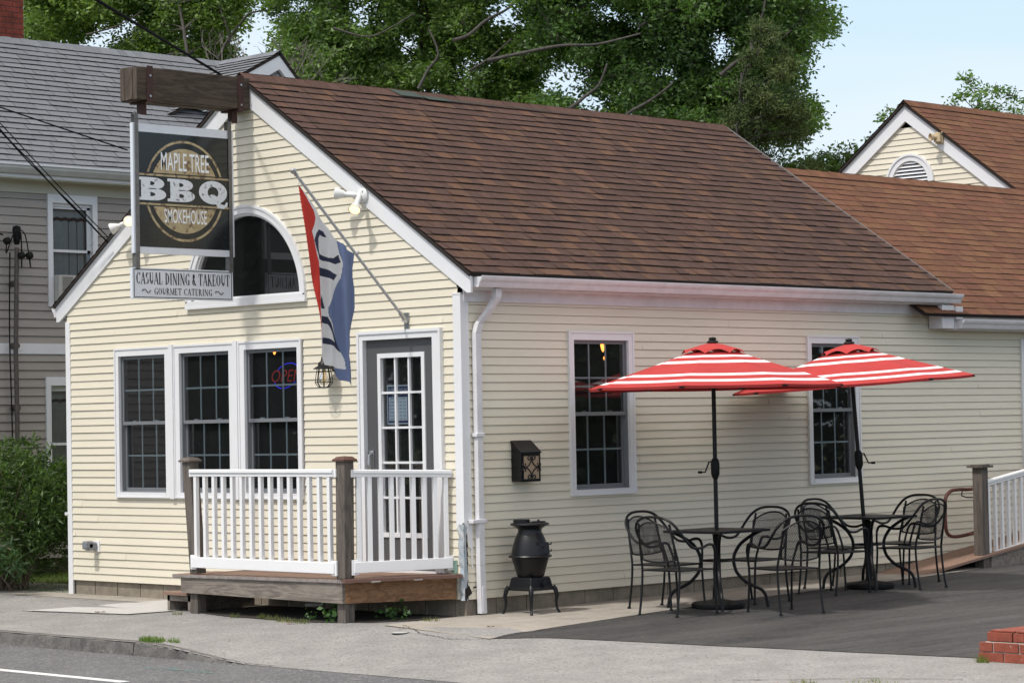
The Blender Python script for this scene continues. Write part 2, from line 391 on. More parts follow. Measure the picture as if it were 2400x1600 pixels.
n_ = len(nxs); b.raw(vs_, [(j * n_ + i, j * n_ + i + 1, (j + 1) * n_ + i + 1, (j + 1) * n_ + i) for j in range(len(ys_) - 1) for i in range(n_ - 1)])
tag(b.build('parking_lot', m_asph), kind='structure')
b = MB(); b.face([(x, y, gnd(x, y) + .006) for x, y in ((-2.98, -.98), (-2.3, -1.12), (-1.4, -1.16), (-.9, -1.14), (-.35, -.95), (.05, -.35), (-.06, -.03), (-2.98, -.03))]); tag(b.build('soil', mat('dark_soil', (.035, .028, .022), .95, var=.4, vs=12, bump=.6, bs=30)), kind='structure')
# pale new slab beside the deck step
b = MB(); pp = [(-5.0, -1.62), (-3.5, -1.42), (-3.28, -1.05), (-3.42, -.45), (-4.55, -.12)]
b.face([(x, y, gnd(x, y) + .010) for x, y in pp]); tag(b.build('concrete_slab', m_slab), kind='structure')
# kerb
b = MB(); xs = lin(-40, -9, 20) + lin(-8.8, -1.5, 40) + lin(-1.42, .6, 30)
random.seed(3)
for i in range(len(xs) - 1):
    jn = any(xs[i] <= q < xs[i + 1] for q in (-1.34, -4.4, -7.5)); x0, x1 = xs[i] + (.012 if jn else 0), xs[i + 1]
    for (xa, xb) in ((x0, x1),):
        pr = []
        for x in (xa, xb):
            h = gnd(x, -2.93); lo = -.085; j = .008 * math.sin(x * 7.3) + .006 * math.sin(x * 17.1) + (.02 * math.sin(x * 41) if x > -1.3 else 0)
            pr.append([(-2.80, h + .003), (-2.905 + j, h + .004), (-2.935 + j, h - .012), (-2.958 + j, lo)])
        # rounded concrete edge
        for k in range(3): b.face([(xa, *pr[0][k]), (xa, *pr[0][k + 1]), (xb, *pr[1][k + 1]), (xb, *pr[1][k])])
tag(b.build('kerb', m_kerb, smooth=True), kind='structure')
b = MB(); b.box(-60, .62, 4.43, 4.525, -.068, -.064); tag(b.build('road_marking', m_line), kind='structure')
b = MB(); random.seed(21)
for s0, s1, yy in ((-.33, .16, 3.62), (.1, .66, 3.60), (-.1, .5, 3.56)):
    p = [(s0 + (s1 - s0) * i / 14, -yy + .02 * math.sin(i * .7) + random.uniform(-.004, .004)) for i in range(15)]
    for i in range(14): b.quad((p[i][0], p[i][1], -.066), (p[i + 1][0], p[i + 1][1], -.066), (p[i + 1][0], p[i + 1][1] + .012, -.066), (p[i][0], p[i][1] + .012, -.066))
tag(b.build('survey_paint', mat('teal_survey_paint', (.12, .30, .27), .8, var=.4, vs=40)), kind='structure')
def crack(pts, w_, name='pavement_crack'):
    b = MB(); random.seed(len(pts) * 7)
    sp = []
    for i in range(len(pts) - 1):
        for k in range(14):
            t = k / 14; sp.append((pts[i][0] + (pts[i + 1][0] - pts[i][0]) * t + random.uniform(-.018, .018), pts[i][1] + (pts[i + 1][1] - pts[i][1]) * t + random.uniform(-.014, .014)))
    for i in range(len(sp) - 1):
        (x0, y0), (x1, y1) = sp[i], sp[i + 1]; w0 = w_ * random.uniform(.5, 1.3); zz = .006
        b.face([(x0, y0 - w0, gnd(x0, y0) + zz), (x1, y1 - w0, gnd(x1, y1) + zz), (x1, y1 + w0, gnd(x1, y1) + zz), (x0, y0 + w0, gnd(x0, y0) + zz)])
    tag(b.build(name, m_crack), kind='structure')
m_crack = mat('crack_dirt', (.07, .06, .05), .95)
crack([(.15, -.95), (.75, -1.28), (1.25, -1.42), (1.62, -1.30)], .006); crack([(5.0, -2.0), (5.9, -1.55), (6.7, -1.3)], .007); crack([(-6.6, -.55), (-5.2, -.50), (-3.6, -.44)], .006); crack([(-5.05, -1.64), (-3.5, -1.44), (-3.25, -1.2)], .006)
# crumbs and pebbles lying on the paving and road edge
b = MB(); random.seed(31)
for i in range(900):
    if i < 300: x, y, zf = random.uniform(-8, 3), -2.97 - abs(random.gauss(0, .09)), None
    elif i < 650: x, y, zf = random.uniform(1.5, 9), random.uniform(-2.6, 5), 1
    else: x, y, zf = random.uniform(-6, 7), random.uniform(-2.7, -.9), 1
    z = -.07 if zf is None else gnd(x, y) + .004
    if y > -.9 and x < 1.5: continue
    r = random.uniform(.002, .007); a = random.random() * 6
    P = [(x + r * math.cos(a + k * 2.1), y + r * math.sin(a + k * 2.1), z) for k in range(3)] + [(x, y, z + r * .8)]
    b.tn = (lambda g: (g, g * .97, g * .9))(random.choice((.04, .08, .16, .26, .4)))
    b.raw(P, [(0, 1, 3), (1, 2, 3), (2, 0, 3)])
tag(b.build('pebbles', mat('pebble', (1, 1, 1), .9, tone=True)), 'scattered pebbles and crumbs of grit on the paving and asphalt', 'grit', kind='stuff')

# ================================================================== RESTAURANT
REST = thing('restaurant_building', (-3.24, 4, .1), 'cream clapboard gabled restaurant with brown shingle roof and grey door', 'building')
XL = -6.4867
ridge_x, ridge_z, ev_x, ev_z = -3.2434, 5.69, .1785, 3.432
PITCH = (ridge_z - ev_z) / (ev_x - ridge_x)

def siding(mb, n, umin, umax, holes, z0=Z0, e=CREAM_E, t=.0145, tone=None):
    """lapped clapboards as real steps; umin/umax are functions of z; holes are (u0,u1,z0,z1) or ('arc',uc,zc,r)"""
    rs = random.Random(5)
    for k in range(n):
        za, zb = z0 + k * e, z0 + (k + 1) * e; zm = (za + zb) / 2
        iv = [(umin(zm), umax(zm), umin(za), umax(za), umin(zb), umax(zb))]
        if iv[0][0] >= iv[0][1]: continue
        cuts = []
        for h in holes:
            if h[0] == 'arc':
                if zm > h[2] and zm < h[2] + h[3]:
                    w_ = math.sqrt(h[3] ** 2 - (zm - h[2]) ** 2); cuts.append((h[1] - w_, h[1] + w_))
            elif h[2] < zm < h[3]: cuts.append((h[0], h[1]))
        cuts.sort(); a0, a1 = iv[0][0], iv[0][1]; la, lb, ra, rb = iv[0][2], iv[0][4], iv[0][3], iv[0][5]
        segs = []; cur = None
        s0a, s0b = la, lb
        for c in cuts:
            if c[0] > a0: segs.append((s0a, s0b, min(c[0], ra), min(c[0], rb)))
            s0a = s0b = c[1]
        segs.append((s0a, s0b, ra, rb))
        for (xa, xb, ya, yb) in segs:
            if ya - xa < .01: continue
            m_ = xa if True else 0
            # random lap joints
            js = [xa] + sorted(rs.uniform(xa, ya) for _ in range(int((ya - xa) / 2.4))) + [ya]
            for q in range(len(js) - 1):
                u0, u1 = js[q], js[q + 1]
                v0 = xb if q == 0 else u0; v1 = yb if q == len(js) - 2 else u1
                tt = t + rs.uniform(-.0022, .0022); dz = rs.uniform(-.0008, .0008)
                g_ = .0048 * e / .0835
                mb.quad(mb.P(u0, tt, za + dz), mb.P(u1, tt, za + dz), mb.P(v1, .003, zb - g_), mb.P(v0, .003, zb - g_))
                mb.quad(mb.P(v0, .003, zb - g_), mb.P(v1, .003, zb - g_), mb.P(v1, -.012, zb - g_), mb.P(v0, -.012, zb - g_))
                mb.quad(mb.P(v0, -.012, zb - g_), mb.P(v1, -.012, zb - g_), mb.P(v1, -.012, zb + .002), mb.P(v0, -.012, zb + .002))
                mb.quad(mb.P(u0, -.012, za + dz), mb.P(u1, -.012, za + dz), mb.P(u1, tt, za + dz), mb.P(u0, tt, za + dz))

WZ0, WZ1 = 1.2465, 2.8955
trip = [(-5.489, -4.644), (-4.39, -3.532), (-3.274, -2.413)]
holes_f = [(-5.54, -2.33, WZ0 + .02, WZ1 - .02), (-1.40, -.30, .40, 2.87), ('arc', -3.25, 3.33, .93)]
b = MB()
siding(b, 66, lambda z: max(XL, ridge_x - (ridge_z - z) / PITCH + .1), lambda z: min(-.03, ridge_x + (ridge_z - z) / PITCH - .1), holes_f)
WALLF = part(b, 'front_wall', M['cream'], REST)
side_w = [(1.4726, 2.4379), (5.3146, 6.2552), (9.53, 10.5)]
b = MB((0, 0, 0), (0, 1, 0), (1, 0, 0))
siding(b, 36, lambda z: .03, lambda z: 16.0, [(a + .03, c - .03, WZ0 + .03, WZ1 - .03) for a, c in side_w])
WALLS = part(b, 'side_wall', M['cream'], REST)
b = MB((XL, 0, 0), (0, 1, 0), (-1, 0, 0)); siding(b, 37, lambda z: 0, lambda z: 7.8, []); part(b, 'side_wall', M['cream'], REST)
b = MB((0, 7.8, 0), (1, 0, 0), (0, 1, 0)); siding(b, 66, lambda z: max(XL, ridge_x - (ridge_z - z) / PITCH + .1), lambda z: min(0, ridge_x + (ridge_z - z) / PITCH - .1), []); part(b, 'back_wall', M['cream'], REST)
# dark lining of the rooms inside
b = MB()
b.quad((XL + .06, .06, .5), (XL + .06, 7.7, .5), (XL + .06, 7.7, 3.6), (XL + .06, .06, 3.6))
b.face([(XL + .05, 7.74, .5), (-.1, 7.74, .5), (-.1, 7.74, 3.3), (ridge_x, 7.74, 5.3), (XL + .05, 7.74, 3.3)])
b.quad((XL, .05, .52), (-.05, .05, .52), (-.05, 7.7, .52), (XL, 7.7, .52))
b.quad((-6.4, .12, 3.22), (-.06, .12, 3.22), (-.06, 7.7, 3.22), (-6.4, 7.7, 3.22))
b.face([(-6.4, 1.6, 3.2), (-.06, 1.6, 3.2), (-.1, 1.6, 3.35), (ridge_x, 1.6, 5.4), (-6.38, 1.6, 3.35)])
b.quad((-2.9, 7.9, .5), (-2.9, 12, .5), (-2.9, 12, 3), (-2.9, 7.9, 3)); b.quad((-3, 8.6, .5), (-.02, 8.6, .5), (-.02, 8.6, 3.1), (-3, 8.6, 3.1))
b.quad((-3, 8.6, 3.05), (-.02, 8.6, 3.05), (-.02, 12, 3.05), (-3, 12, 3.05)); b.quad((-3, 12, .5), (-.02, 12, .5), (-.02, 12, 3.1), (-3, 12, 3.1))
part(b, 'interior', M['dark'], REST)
# foundation with block joints
b = MB()
x = XL + .02; k = 0
random.seed(2)
b.box(XL + .02, -.02, -.12, -.035, -.1, .31, 0)
bs = MB((0, 0, 0), (0, 1, 0), (1, 0, 0)); bs.box(.02, 15.9, -.12, -.035, -.1, .31, 0)
while x < -.1:
    wd = .42; b.box(x, min(x + wd - .012, -.02), -.035, -.026 + random.uniform(0, .003), .0, .30, 1); x += wd
y = .02
while y < 15.5: bs.box(y, y + .408, -.035, -.026 + random.uniform(0, .003), 0, .30, 1); y += .42
m_joint = mat('block_joint', (.17, .145, .115), .95)
part(b, 'foundation', [m_joint, M['found']], REST); part(bs, 'foundation', [m_joint, M['found']], REST)

# ---- shingle roofs
def roof(O, A, D, slope, length, expo, tab, pal, m, parent, name='roof', gap=.0, edge=None, thick=.009, jit=.004, skewend=None, gv=.12):
    """shingle courses on a plane: O ridge corner, A unit vector along ridge, D unit vector down the slope; every tab a real overlapping piece"""
    O, A, D = Vector(O), Vector(A), Vector(D); N = A.cross(D).normalized()
    if N.z < 0: N = -N
    rs = random.Random(hash(name) % 10 + int(length * 10)); mb = MB(); n = int(math.ceil(slope / expo))
    e0, e1 = (lambda s: 0), (lambda s: length)
    if edge: e0, e1 = edge
    mb.tn = (.02, .015, .012)
    P = lambda s, a, h: O + D * s + A * a + N * h
    # base deck with thickness
    c = [P(0, e0(0), -.012), P(0, e1(0), -.012), P(slope, e1(slope), -.012), P(slope, e0(slope), -.012)]
    mb.face(c, 1); c2 = [q - N * .03 for q in c]; mb.face(c2[::-1], 1)
    for i in range(4): mb.face([c[i], c2[i], c2[(i + 1) % 4], c[(i + 1) % 4]], 1)
    wav = [rs.uniform(0, 6) for _ in range(3)]
    for i in range(n):
        s0, s1 = i * expo, min((i + 1) * expo, slope + .012); a = e0(s1); off = rs.random() * tab[0]
        a_end = e1(s1); cur = a; first = True
        while cur < a_end - .001:
            wd = rs.uniform(*tab); nx_ = min(cur + (wd if not first else off + .05), a_end); first = False
            t = rs.choice(pal); g = rs.uniform(1 - gv, 1 + gv); mb.tn = (t[0] * g, t[1] * g, t[2] * g)
            sag = lambda q: .006 * math.sin(q * 1.7 + wav[0] + i) + .004 * math.sin(q * 4.1 + wav[1] + i * 2)
            h = thick + rs.uniform(-.002, jit); x0, x1 = cur + max(gap, .004) / 2, nx_ - max(gap, .004) / 2
            lo0, lo1 = s1 + sag(x0) * 1.2, s1 + sag(x1) * 1.2
            p = [P(s0 - .004, x0, 0), P(s0 - .004, x1, 0), P(lo1, x1, h), P(lo0, x0, h)]
            mb.face([p[0], p[3], p[2], p[1]])
            mb.tn = (.012, .009, .008); mb.face([p[3], P(lo0, x0, -.008), P(lo1, x1, -.008), p[2]], 1)
            cur = nx_
    # ridge caps
    cur = e0(0)
    while cur < e1(0) - .05:
        t = pal[0]; g = rs.uniform(.9, 1.2); mb.tn = (t[0] * g, t[1] * g, t[2] * g); x1 = min(cur + .15, e1(0))
        h = .022 + rs.uniform(0, .006)
        mb.face([P(-.02, cur, h), P(.14, cur, .014), P(.14, x1, .014), P(-.02, x1, h)])
        mb.tn = (.012, .009, .008); mb.face([P(.14, cur, .014), P(.14, cur, -.004), P(.14, x1, -.004), P(.14, x1, .014)], 1)
        cur = x1
    mb.f = [f for f in mb.f]
    o = part(mb, name, [m, M['shbase']], parent); return o
BROWN = [(.078, .044, .034)] * 3 + [(.072, .041, .033)] * 3 + [(.084, .047, .035), (.108, .058, .037), (.094, .052, .035)]
REDBR = [(.138, .064, .036)] * 3 + [(.150, .074, .038), (.124, .056, .034), (.142, .060, .036)]
GREY = [(.155, .166, .182)] * 3 + [(.165, .175, .19), (.146, .156, .172)]
run = ev_x - ridge_x + .03; sl = math.sqrt(run ** 2 + (PITCH * run) ** 2); dd = Vector((1, 0, -PITCH)).normalized()
ROOF = roof((ridge_x, -.06, ridge_z + .02), (0, 1, 0), dd, sl, 7.93, .148, (.10, .24), BROWN, M['shingle'], REST, thick=.010, jit=.006)
dl = Vector((-1, 0, -PITCH)).normalized()
roof((ridge_x, -.06, ridge_z + .02), (0, 1, 0), dl, sl, 7.93, .148, (.14, .30), BROWN, M['shingle'], REST)
# torn green-black patch of underlay on the ridge
b = MB(); b.O = Vector((ridge_x, 0, ridge_z + .05))
for (y0, y1, s0, s1) in ((3.05 - 1.0, 3.45 - 1.0, .02, .15), (2.45, 2.85, .1, .18), (2.8, 3.9, .145, .165), (3.9, 5.2, .15, .162)):
    b.face([Vector((ridge_x, y0, ridge_z + .055)) + dd * s0, Vector((ridge_x, y1, ridge_z + .055)) + dd * (s0 + .02), Vector((ridge_x, y1 + .05, ridge_z + .050)) + dd * s1, Vector((ridge_x, y0 + .1, ridge_z + .050)) + dd * s1])
part(b, 'torn_shingle_patch', mat('torn_underlay', (.035, .05, .042), .9), ROOF)
# lower rear wing
WP = .66; wx = -2.72
wrun = .28 - wx; wsl = math.sqrt(wrun ** 2 + (WP * wrun) ** 2)
RW = roof((wx, 7.2, 3.19 + WP * (.25 - wx)), (0, 1, 0), Vector((1, 0, -WP)).normalized(), wsl, 9, .150, (.30, .32), REDBR, M['shingle'], REST, gap=.007, thick=.006)
roof((wx, 7.9, 3.19 + WP * (.25 - wx)), (0, 1, 0), Vector((-1, 0, -WP)).normalized(), wsl, 8.3, .150, (.30, .32), REDBR, M['shingle'], REST, gap=.007, thick=.006)
b = MB(); b.bar((ev_x + .04, 7.88, ev_z - .0), (ridge_x, 7.88, ridge_z + .035), .012, .014); part(b, 'drip_edge', mat('dull_drip_edge', (.16, .15, .15), .6), REST)

# ---- rake boards
for s in (1, -1):
    b = MB()
    def X(x): return ridge_x + s * (x - ridge_x)
    D_ = .255
    poly = [(X(ridge_x), ridge_z - .012), (X(ev_x), ev_z - .012), (X(ev_x), 3.243), (X(ev_x - .055), 3.243), (X(ridge_x), ridge_z - D_)]
    if s < 0: poly = poly[::-1]
    b.prism(poly, .0, .030)
    poly2 = [(X(ridge_x), ridge_z - .012), (X(ev_x + .01), ev_z - .018), (X(ev_x + .01), ev_z - .055), (X(ridge_x), ridge_z - .05)]
    if s < 0: poly2 = poly2[::-1]
    b.prism(poly2, .030, .043)
    part(b, 'rake_board', M['white'], REST)
# ---- eave: soffit, fascia, gutter (both sides)
def gutter(y0, y1, x0, ztop, mirror=1, par=REST, m=None):
    b = MB((x0, 0, 0), (0, 1, 0), (mirror, 0, 0))
    h = .10
    out = [(0, ztop), (0, ztop - h), (.075, ztop - h), (.085, ztop - h + .02), (.095, ztop - .055), (.118, ztop - .03), (.128, ztop - .004), (.128, ztop + .008), (.120, ztop + .008)]
    inn = [(.118, ztop - .004), (.108, ztop - .03), (.085, ztop - .05), (.07, ztop - h + .006), (.006, ztop - h + .006), (.006, ztop)]
    b.ext(out + inn, y0, y1)
    b.ext([(0.0, ztop - .002), (0, ztop - h), (.075, ztop - h), (.09, ztop - .055), (.125, ztop - .002)], y0 - .004, y0); b.ext([(0, ztop - .002), (0, ztop - h), (.075, ztop - h), (.09, ztop - .055), (.125, ztop - .002)], y1, y1 + .004)
    return part(b, 'gutter', m or M['gutter'], par)
GUT = gutter(.02, 7.97, .165, 3.395)
gutter(-.02, 7.9, XL - .155, 3.40, -1)
b = MB((0, 0, 0), (0, 1, 0), (1, 0, 0))
b.box(.02, 7.86, .016, .163, 3.275, 3.29); b.box(.02, 7.86, .150, .163, 3.29, 3.42); b.box(.02, 7.84, .014, .030, 3.165, 3.275)
for yy in (3.9, 7.3): b.box(yy, yy + .004, .030, .032, 3.17, 3.27)
part(b, 'soffit', M['gutter'], REST)
b = MB((0, 0, 0), (0, 1, 0), (1, 0, 0)); b.box(7.62, 7.86, .03, .22, 3.0, 3.27); b.box(7.865, 8.0, .18, .25, 3.11, 3.26); part(b, 'eave_return', M['gutter'], REST)
gutter(7.92, 16, .20, 3.10)
b = MB((0, 0, 0), (0, 1, 0), (1, 0, 0)); b.box(7.9, 16, .014, .2, 2.985, 3.0); b.box(7.9, 16, .19, .2, 3.0, 3.14); part(b, 'soffit', M['gutter'], REST)
b = MB((XL, 0, 0), (0, 1, 0), (-1, 0, 0)); b.box(.02, 7.86, .016, .15, 3.275, 3.29); part(b, 'soffit', M['gutter'], REST)
# downspout
def downspout(par, x, y, s=1):
    b = MB((x, 0, 0), (0, 1, 0), (s, 0, 0))
    path = [(.175, .33, 3.29), (.17, .325, 3.20), (.12, .27, 3.08), (.055, .17 + .02, 2.95), (.045, .165, 2.86), (.045, .165, .62), (.05, .172, .16)]
    for i in range(len(path) - 1):
        (n0, u0, z0), (n1, u1, z1) = path[i], path[i + 1]; h = .038; g = .03
        v = [b.P(y + u + a * h, n + c * g, z) for (n, u, z) in ((n0, u0, z0), (n1, u1, z1)) for a, c in ((-1, -1), (1, -1), (1, 1), (-1, 1))]
        b.raw(v, [(3, 2, 1, 0), (4, 5, 6, 7), (0, 1, 5, 4), (1, 2, 6, 5), (2, 3, 7, 6), (3, 0, 4, 7)])
    for z in (1.86, 1.03): b.box(y + .165 - .13 if z < 1.5 else y + .165 - .06, y + .165 + .05, .002, .088, z, z + .035)
    b.box(y + .02, y + .30, .006, .02, 1.035, 1.06)
    b.box(y + .150, y + .185, .070, .084, .17, .42)
    return part(b, 'downspout', M['gutter'], par, bevel=.004)
downspout(REST, 0, 0)
downspout(REST, XL, -.05, -1)
# ---- corner trims; the near one torn off below knee height
b = MB()
b.prism([(-.088, .98), (-.066, .99), (-.050, 1.03), (-.042, 1.00), (-.02, .99), (-.001, 1.04), (-.001, 3.235), (-.088, 3.235)], .0, .020)
b2 = MB((0, 0, 0), (0, 1, 0), (1, 0, 0))
b2.prism([(-.0205, 1.04), (.02, .985), (.05, .80), (.072, .78), (.078, .60), (.086, .60), (.086, 3.235), (-.0205, 3.235)], -.001, .020)
b.v_ = None
base = len(b.v); b.v += b2.v; b.f += [tuple(base + i for i in f) for f in b2.f]; b.m += b2.m; b.t += b2.t; b.uv += b2.uv
b.box(-.092, .022, -.0, .024, 3.235, 3.25)
CT = part(b, 'corner_trim', M['white'], REST)
b = MB(); b.box(XL - .02, XL + .065, .0, .02, .12, 3.235); b.box(XL - .02, XL - .003, -.09, .0, .12, 3.235); part(b, 'corner_trim', M['white'], REST)
# torn house wrap under it
m_wrap = mat('torn_house_wrap', (.46, .45, .43), .8, c2=(.16, .30, .42), var=.6, vs=9, bump=.6, bs=25)
b = MB(); random.seed(8)
prev = None
for i in range(15):
    z = 1.02 - i * .052; w0 = -.062 + random.uniform(-.012, .012); w1 = .006 + random.uniform(-.006, .004)
    cur = (b.P(w0, .012 + random.uniform(0, .016), z), b.P(-.02, .020 + random.uniform(0, .02), z), b.P(w1 + .004, .018, z))
    if prev: b.quad(prev[0], prev[1], cur[1], cur[0]); b.quad(prev[1], prev[2], cur[2], cur[1])
    prev = cur
b2 = MB((0, 0, 0), (0, 1, 0), (1, 0, 0)); prev = None
for i in range(15):
    z = 1.02 - i * .052; cur = (b2.P(-.018, .012, z), b2.P(.018 + random.uniform(-.01, .014), .010, z))
    if prev: b.quad(prev[0], prev[1], cur[1], cur[0])
    prev = cur
part(b, 'torn_house_wrap', m_wrap, CT)
b = MB(); b.face([b.P(u, .016, z) for u, z in ((-.20, .66), (-.09, .68), (-.085, .56), (-.13, .545), (-.19, .58))])
part(b, 'torn_siding_patch', mat('green_underlay', (.10, .22, .17), .7, c2=(.35, .38, .33), var=.6, vs=14), CT)
b = MB((0, 0, 0), (0, 1, 0), (1, 0, 0))
b.face([b.P(u, .017, z) for u, z in ((-.02, .40), (.03, .44), (.075, .36), (.02, .33), (-.015, .27))]); b.face([b.P(u, .0165, z) for u, z in ((.09, .42), (.13, .425), (.14, .41), (.10, .405), (.095, .39))])
part(b, 'split_hole', M['shbase'], CT)

# ---- windows
def window(O, U, N, u0, u1, z0, z1, par, name='window', trim=.07, grid=(3, 2), left=None, right=None, warm=False):
    b = MB(O, U, N); tl = trim if left is None else left; tr = trim if right is None else right; tb = .055
    b.box(u0, u0 + tl, -.03, .030, z0, z1); b.box(u1 - tr, u1, -.03, .030, z0, z1)
    b.box(u0 + tl, u1 - tr, -.03, .030, z1 - .085, z1); b.box(u0 + tl, u1 - tr, -.03, .036, z0, z0 + tb)
    # stepped outer moulding
    b.box(u0 - .004, u0 + .018, .030, .040, z0 - .004, z1 + .004); b.box(u1 - .018, u1 + .004, .030, .040, z0 - .004, z1 + .004)
    b.box(u0 + .018, u1 - .018, .030, .040, z1 - .016, z1 + .004); b.box(u0 + .018, u1 - .018, .036, .044, z0 - .004, z0 + .012)
    wo = part(b, name, M['white'], par)
    a0, a1, c0, c1 = u0 + tl, u1 - tr, z0 + tb, z1 - .085; mid = (c0 + c1) / 2 + .01
    b = MB(O, U, N)                    # grey jamb liner + sashes
    b.box(a0, a0 + .012, -.09, -.0, c0, c1); b.box(a1 - .012, a1, -.09, -.0, c0, c1); b.box(a0 + .012, a1 - .012, -.09, 0, c1 - .012, c1); b.box(a0 + .012, a1 - .012, -.09, 0.0, c0, c0 + .012)
    for (n0, n1, s0, s1) in ((-.045, -.015, mid - .02, c1 - .012), (-.082, -.05, c0 + .012, mid + .018)):
        b.box(a0 + .012, a0 + .034, n0, n1, s0, s1); b.box(a1 - .034, a1 - .012, n0, n1, s0, s1)
        b.box(a0 + .034, a1 - .034, n0, n1, s1 - .025, s1); b.box(a0 + .034, a1 - .034, n0, n1, s0, s0 + .038)
    part(b, 'sash', M['greyframe'], wo)
    b = MB(O, U, N)
    g = MB(O, U, N)
    for (n, s0, s1) in ((-.03, mid + .018, c1 - .037), (-.066, c0 + .05, mid - .007)):
        x0, x1 = a0 + .034, a1 - .034
        for i in range(1, grid[0]):
            u = x0 + (x1 - x0) * i / grid[0]; b.box(u - .0095, u + .0095, n - .012, n - .004, s0, s1)
        for i in range(1, grid[1]):
            z = s0 + (s1 - s0) * i / grid[1]; b.box(x0, x1, n - .0125, n - .0045, z - .0095, z + .0095)
        g.face([g.P(x0, n, s0), g.P(x1, n, s0), g.P(x1, n, s1), g.P(x0, n, s1)])
        # sash lifts
    for u in (.25, .72):
        uu = a0 + (a1 - a0) * u; b.box(uu - .03, uu + .03, -.05, -.03, mid + .018, mid + .03)
    part(b, 'muntin', M['muntin'], wo); part(g, 'glass', M['glass'], wo)
    return wo
FO, FU, FN = (0, 0, 0), (1, 0, 0), (0, -1, 0)
window(FO, FU, FN, -5.559, -4.55, WZ0, WZ1, REST, left=.07, right=.094)
window(FO, FU, FN, -4.484, -3.44, WZ0, WZ1, REST, left=.094, right=.092)
window(FO, FU, FN, -3.366, -2.343, WZ0, WZ1, REST, left=.092, right=.07)
for u_ in (-4.55, -3.44):
    b = MB(); b.box(u_, u_ + .07, -.03, .052, WZ0 - .012, WZ1 + .012); part(b, 'window_mullion', M['white'], REST)
for a, c in side_w: window((0, 0, 0), (0, 1, 0), (1, 0, 0), a, c, WZ0, WZ1, REST, trim=.075)
# half-round window
b = MB(); uc, zc = -3.25, 3.345
def arc(r, n=40, z_=zc): return [(uc + r * math.cos(math.pi * i / n), z_ + r * math.sin(math.pi * i / n)) for i in range(n + 1)]
for (ri, ro, n0, n1) in ((.905, .965, -.03, .035), (.965, .992, -.03, .045), (.88, .905, -.05, .015)):
    A0, A1 = arc(ro), arc(ri)
    for i in range(40):
        q = [A0[i], A0[i + 1], A1[i + 1], A1[i]]
        p = [b.P(u, n1, z) for u, z in q] + [b.P(u, n0, z) for u, z in q]
        b.raw(p, [(0, 1, 2, 3), (4, 7, 6, 5), (0, 4, 5, 1), (2, 6, 7, 3)])
b.box(uc - .995, uc + .995, -.03, .045, zc - .045, zc + .015); b.box(uc - 1.0, uc + 1.0, .0, .05, zc - .07, zc - .045); b.box(uc - .9, uc + .9, -.05, .015, zc + .015, zc + .035)
aw = part(b, 'arched_window', M['white'], REST)
b = MB(); pts = arc(.90); b.face([b.P(u, -.03, z) for u, z in pts]); part(b, 'glass', M['glass'], aw)

# ---- entrance door
b = MB()
b.box(-1.4418, -1.376, -.02, .045, .55, 2.838); b.box(-.364, -.2498, -.02, .045, .55, 2.838); b.box(-1.4418, -.2498, -.02, .045, 2.838, 2.914)
b.box(-1.455, -1.425, .0, .058, .55, 2.925); b.box(-.265, -.237, .0, .058, .55, 2.925); b.box(-1.425, -.265, .0, .058, 2.895, 2.925)
b.box(-1.376, -.364, -.02, .03, .535, .56)
DF = part(b, 'door_frame', M['white'], REST)
b = MB(); gx0, gx1, gz0, gz1 = -1.20, -.515, .88, 2.70
b.box(-1.373, gx0, -.045, -.005, .56, 2.835); b.box(gx1, -.367, -.045, -.005, .56, 2.835); b.box(gx0, gx1, -.045, -.005, .56, gz0); b.box(gx0, gx1, -.045, -.005, gz1, 2.835)
DR = part(b, 'door', M['doorgrey'], REST)
b = MB(); f = .045
b.box(gx0, gx0 + f, -.05, .010, gz0, gz1); b.box(gx1 - f, gx1, -.05, .010, gz0, gz1); b.box(gx0 + f, gx1 - f, -.05, .010, gz0, gz0 + f); b.box(gx0 + f, gx1 - f, -.05, .010, gz1 - f, gz1)
for i in (1, 2):
    u = gx0 + f + (gx1 - gx0 - 2 * f) * i / 3; b.box(u - .011, u + .011, -.035, -.005, gz0 + f, gz1 - f)
for i in range(1, 5):
    z = gz0 + f + (gz1 - gz0 - 2 * f) * i / 5; b.box(gx0 + f, gx1 - f, -.034, -.004, z - .011, z + .011)
part(b, 'door_muntin', M['white'], DR)
b = MB(); b.face([b.P(gx0 + f, -.03, gz0 + f), b.P(gx1 - f, -.03, gz0 + f), b.P(gx1 - f, -.03, gz1 - f), b.P(gx0 + f, -.03, gz1 - f)]); part(b, 'glass', M['glass'], DR)
b = MB(); b.box(-1.345, -1.275, -.005, .008, 1.50, 1.74); b.tube([b.P(-1.31, .008, 1.70), b.P(-1.31, .04, 1.695), b.P(-1.31, .045, 1.60), b.P(-1.31, .02, 1.53)], .016, 8); b.lathe([(.02, 0), (.02, .012), (.012, .014)], b.P(-1.31, .008, 1.715), 14, axis=(0, -1, 0))
part(b, 'door_handle', M['silver'], DR)
b = MB(); b.box(-.30, -.292, .045, .05, 2.0, 2.04)

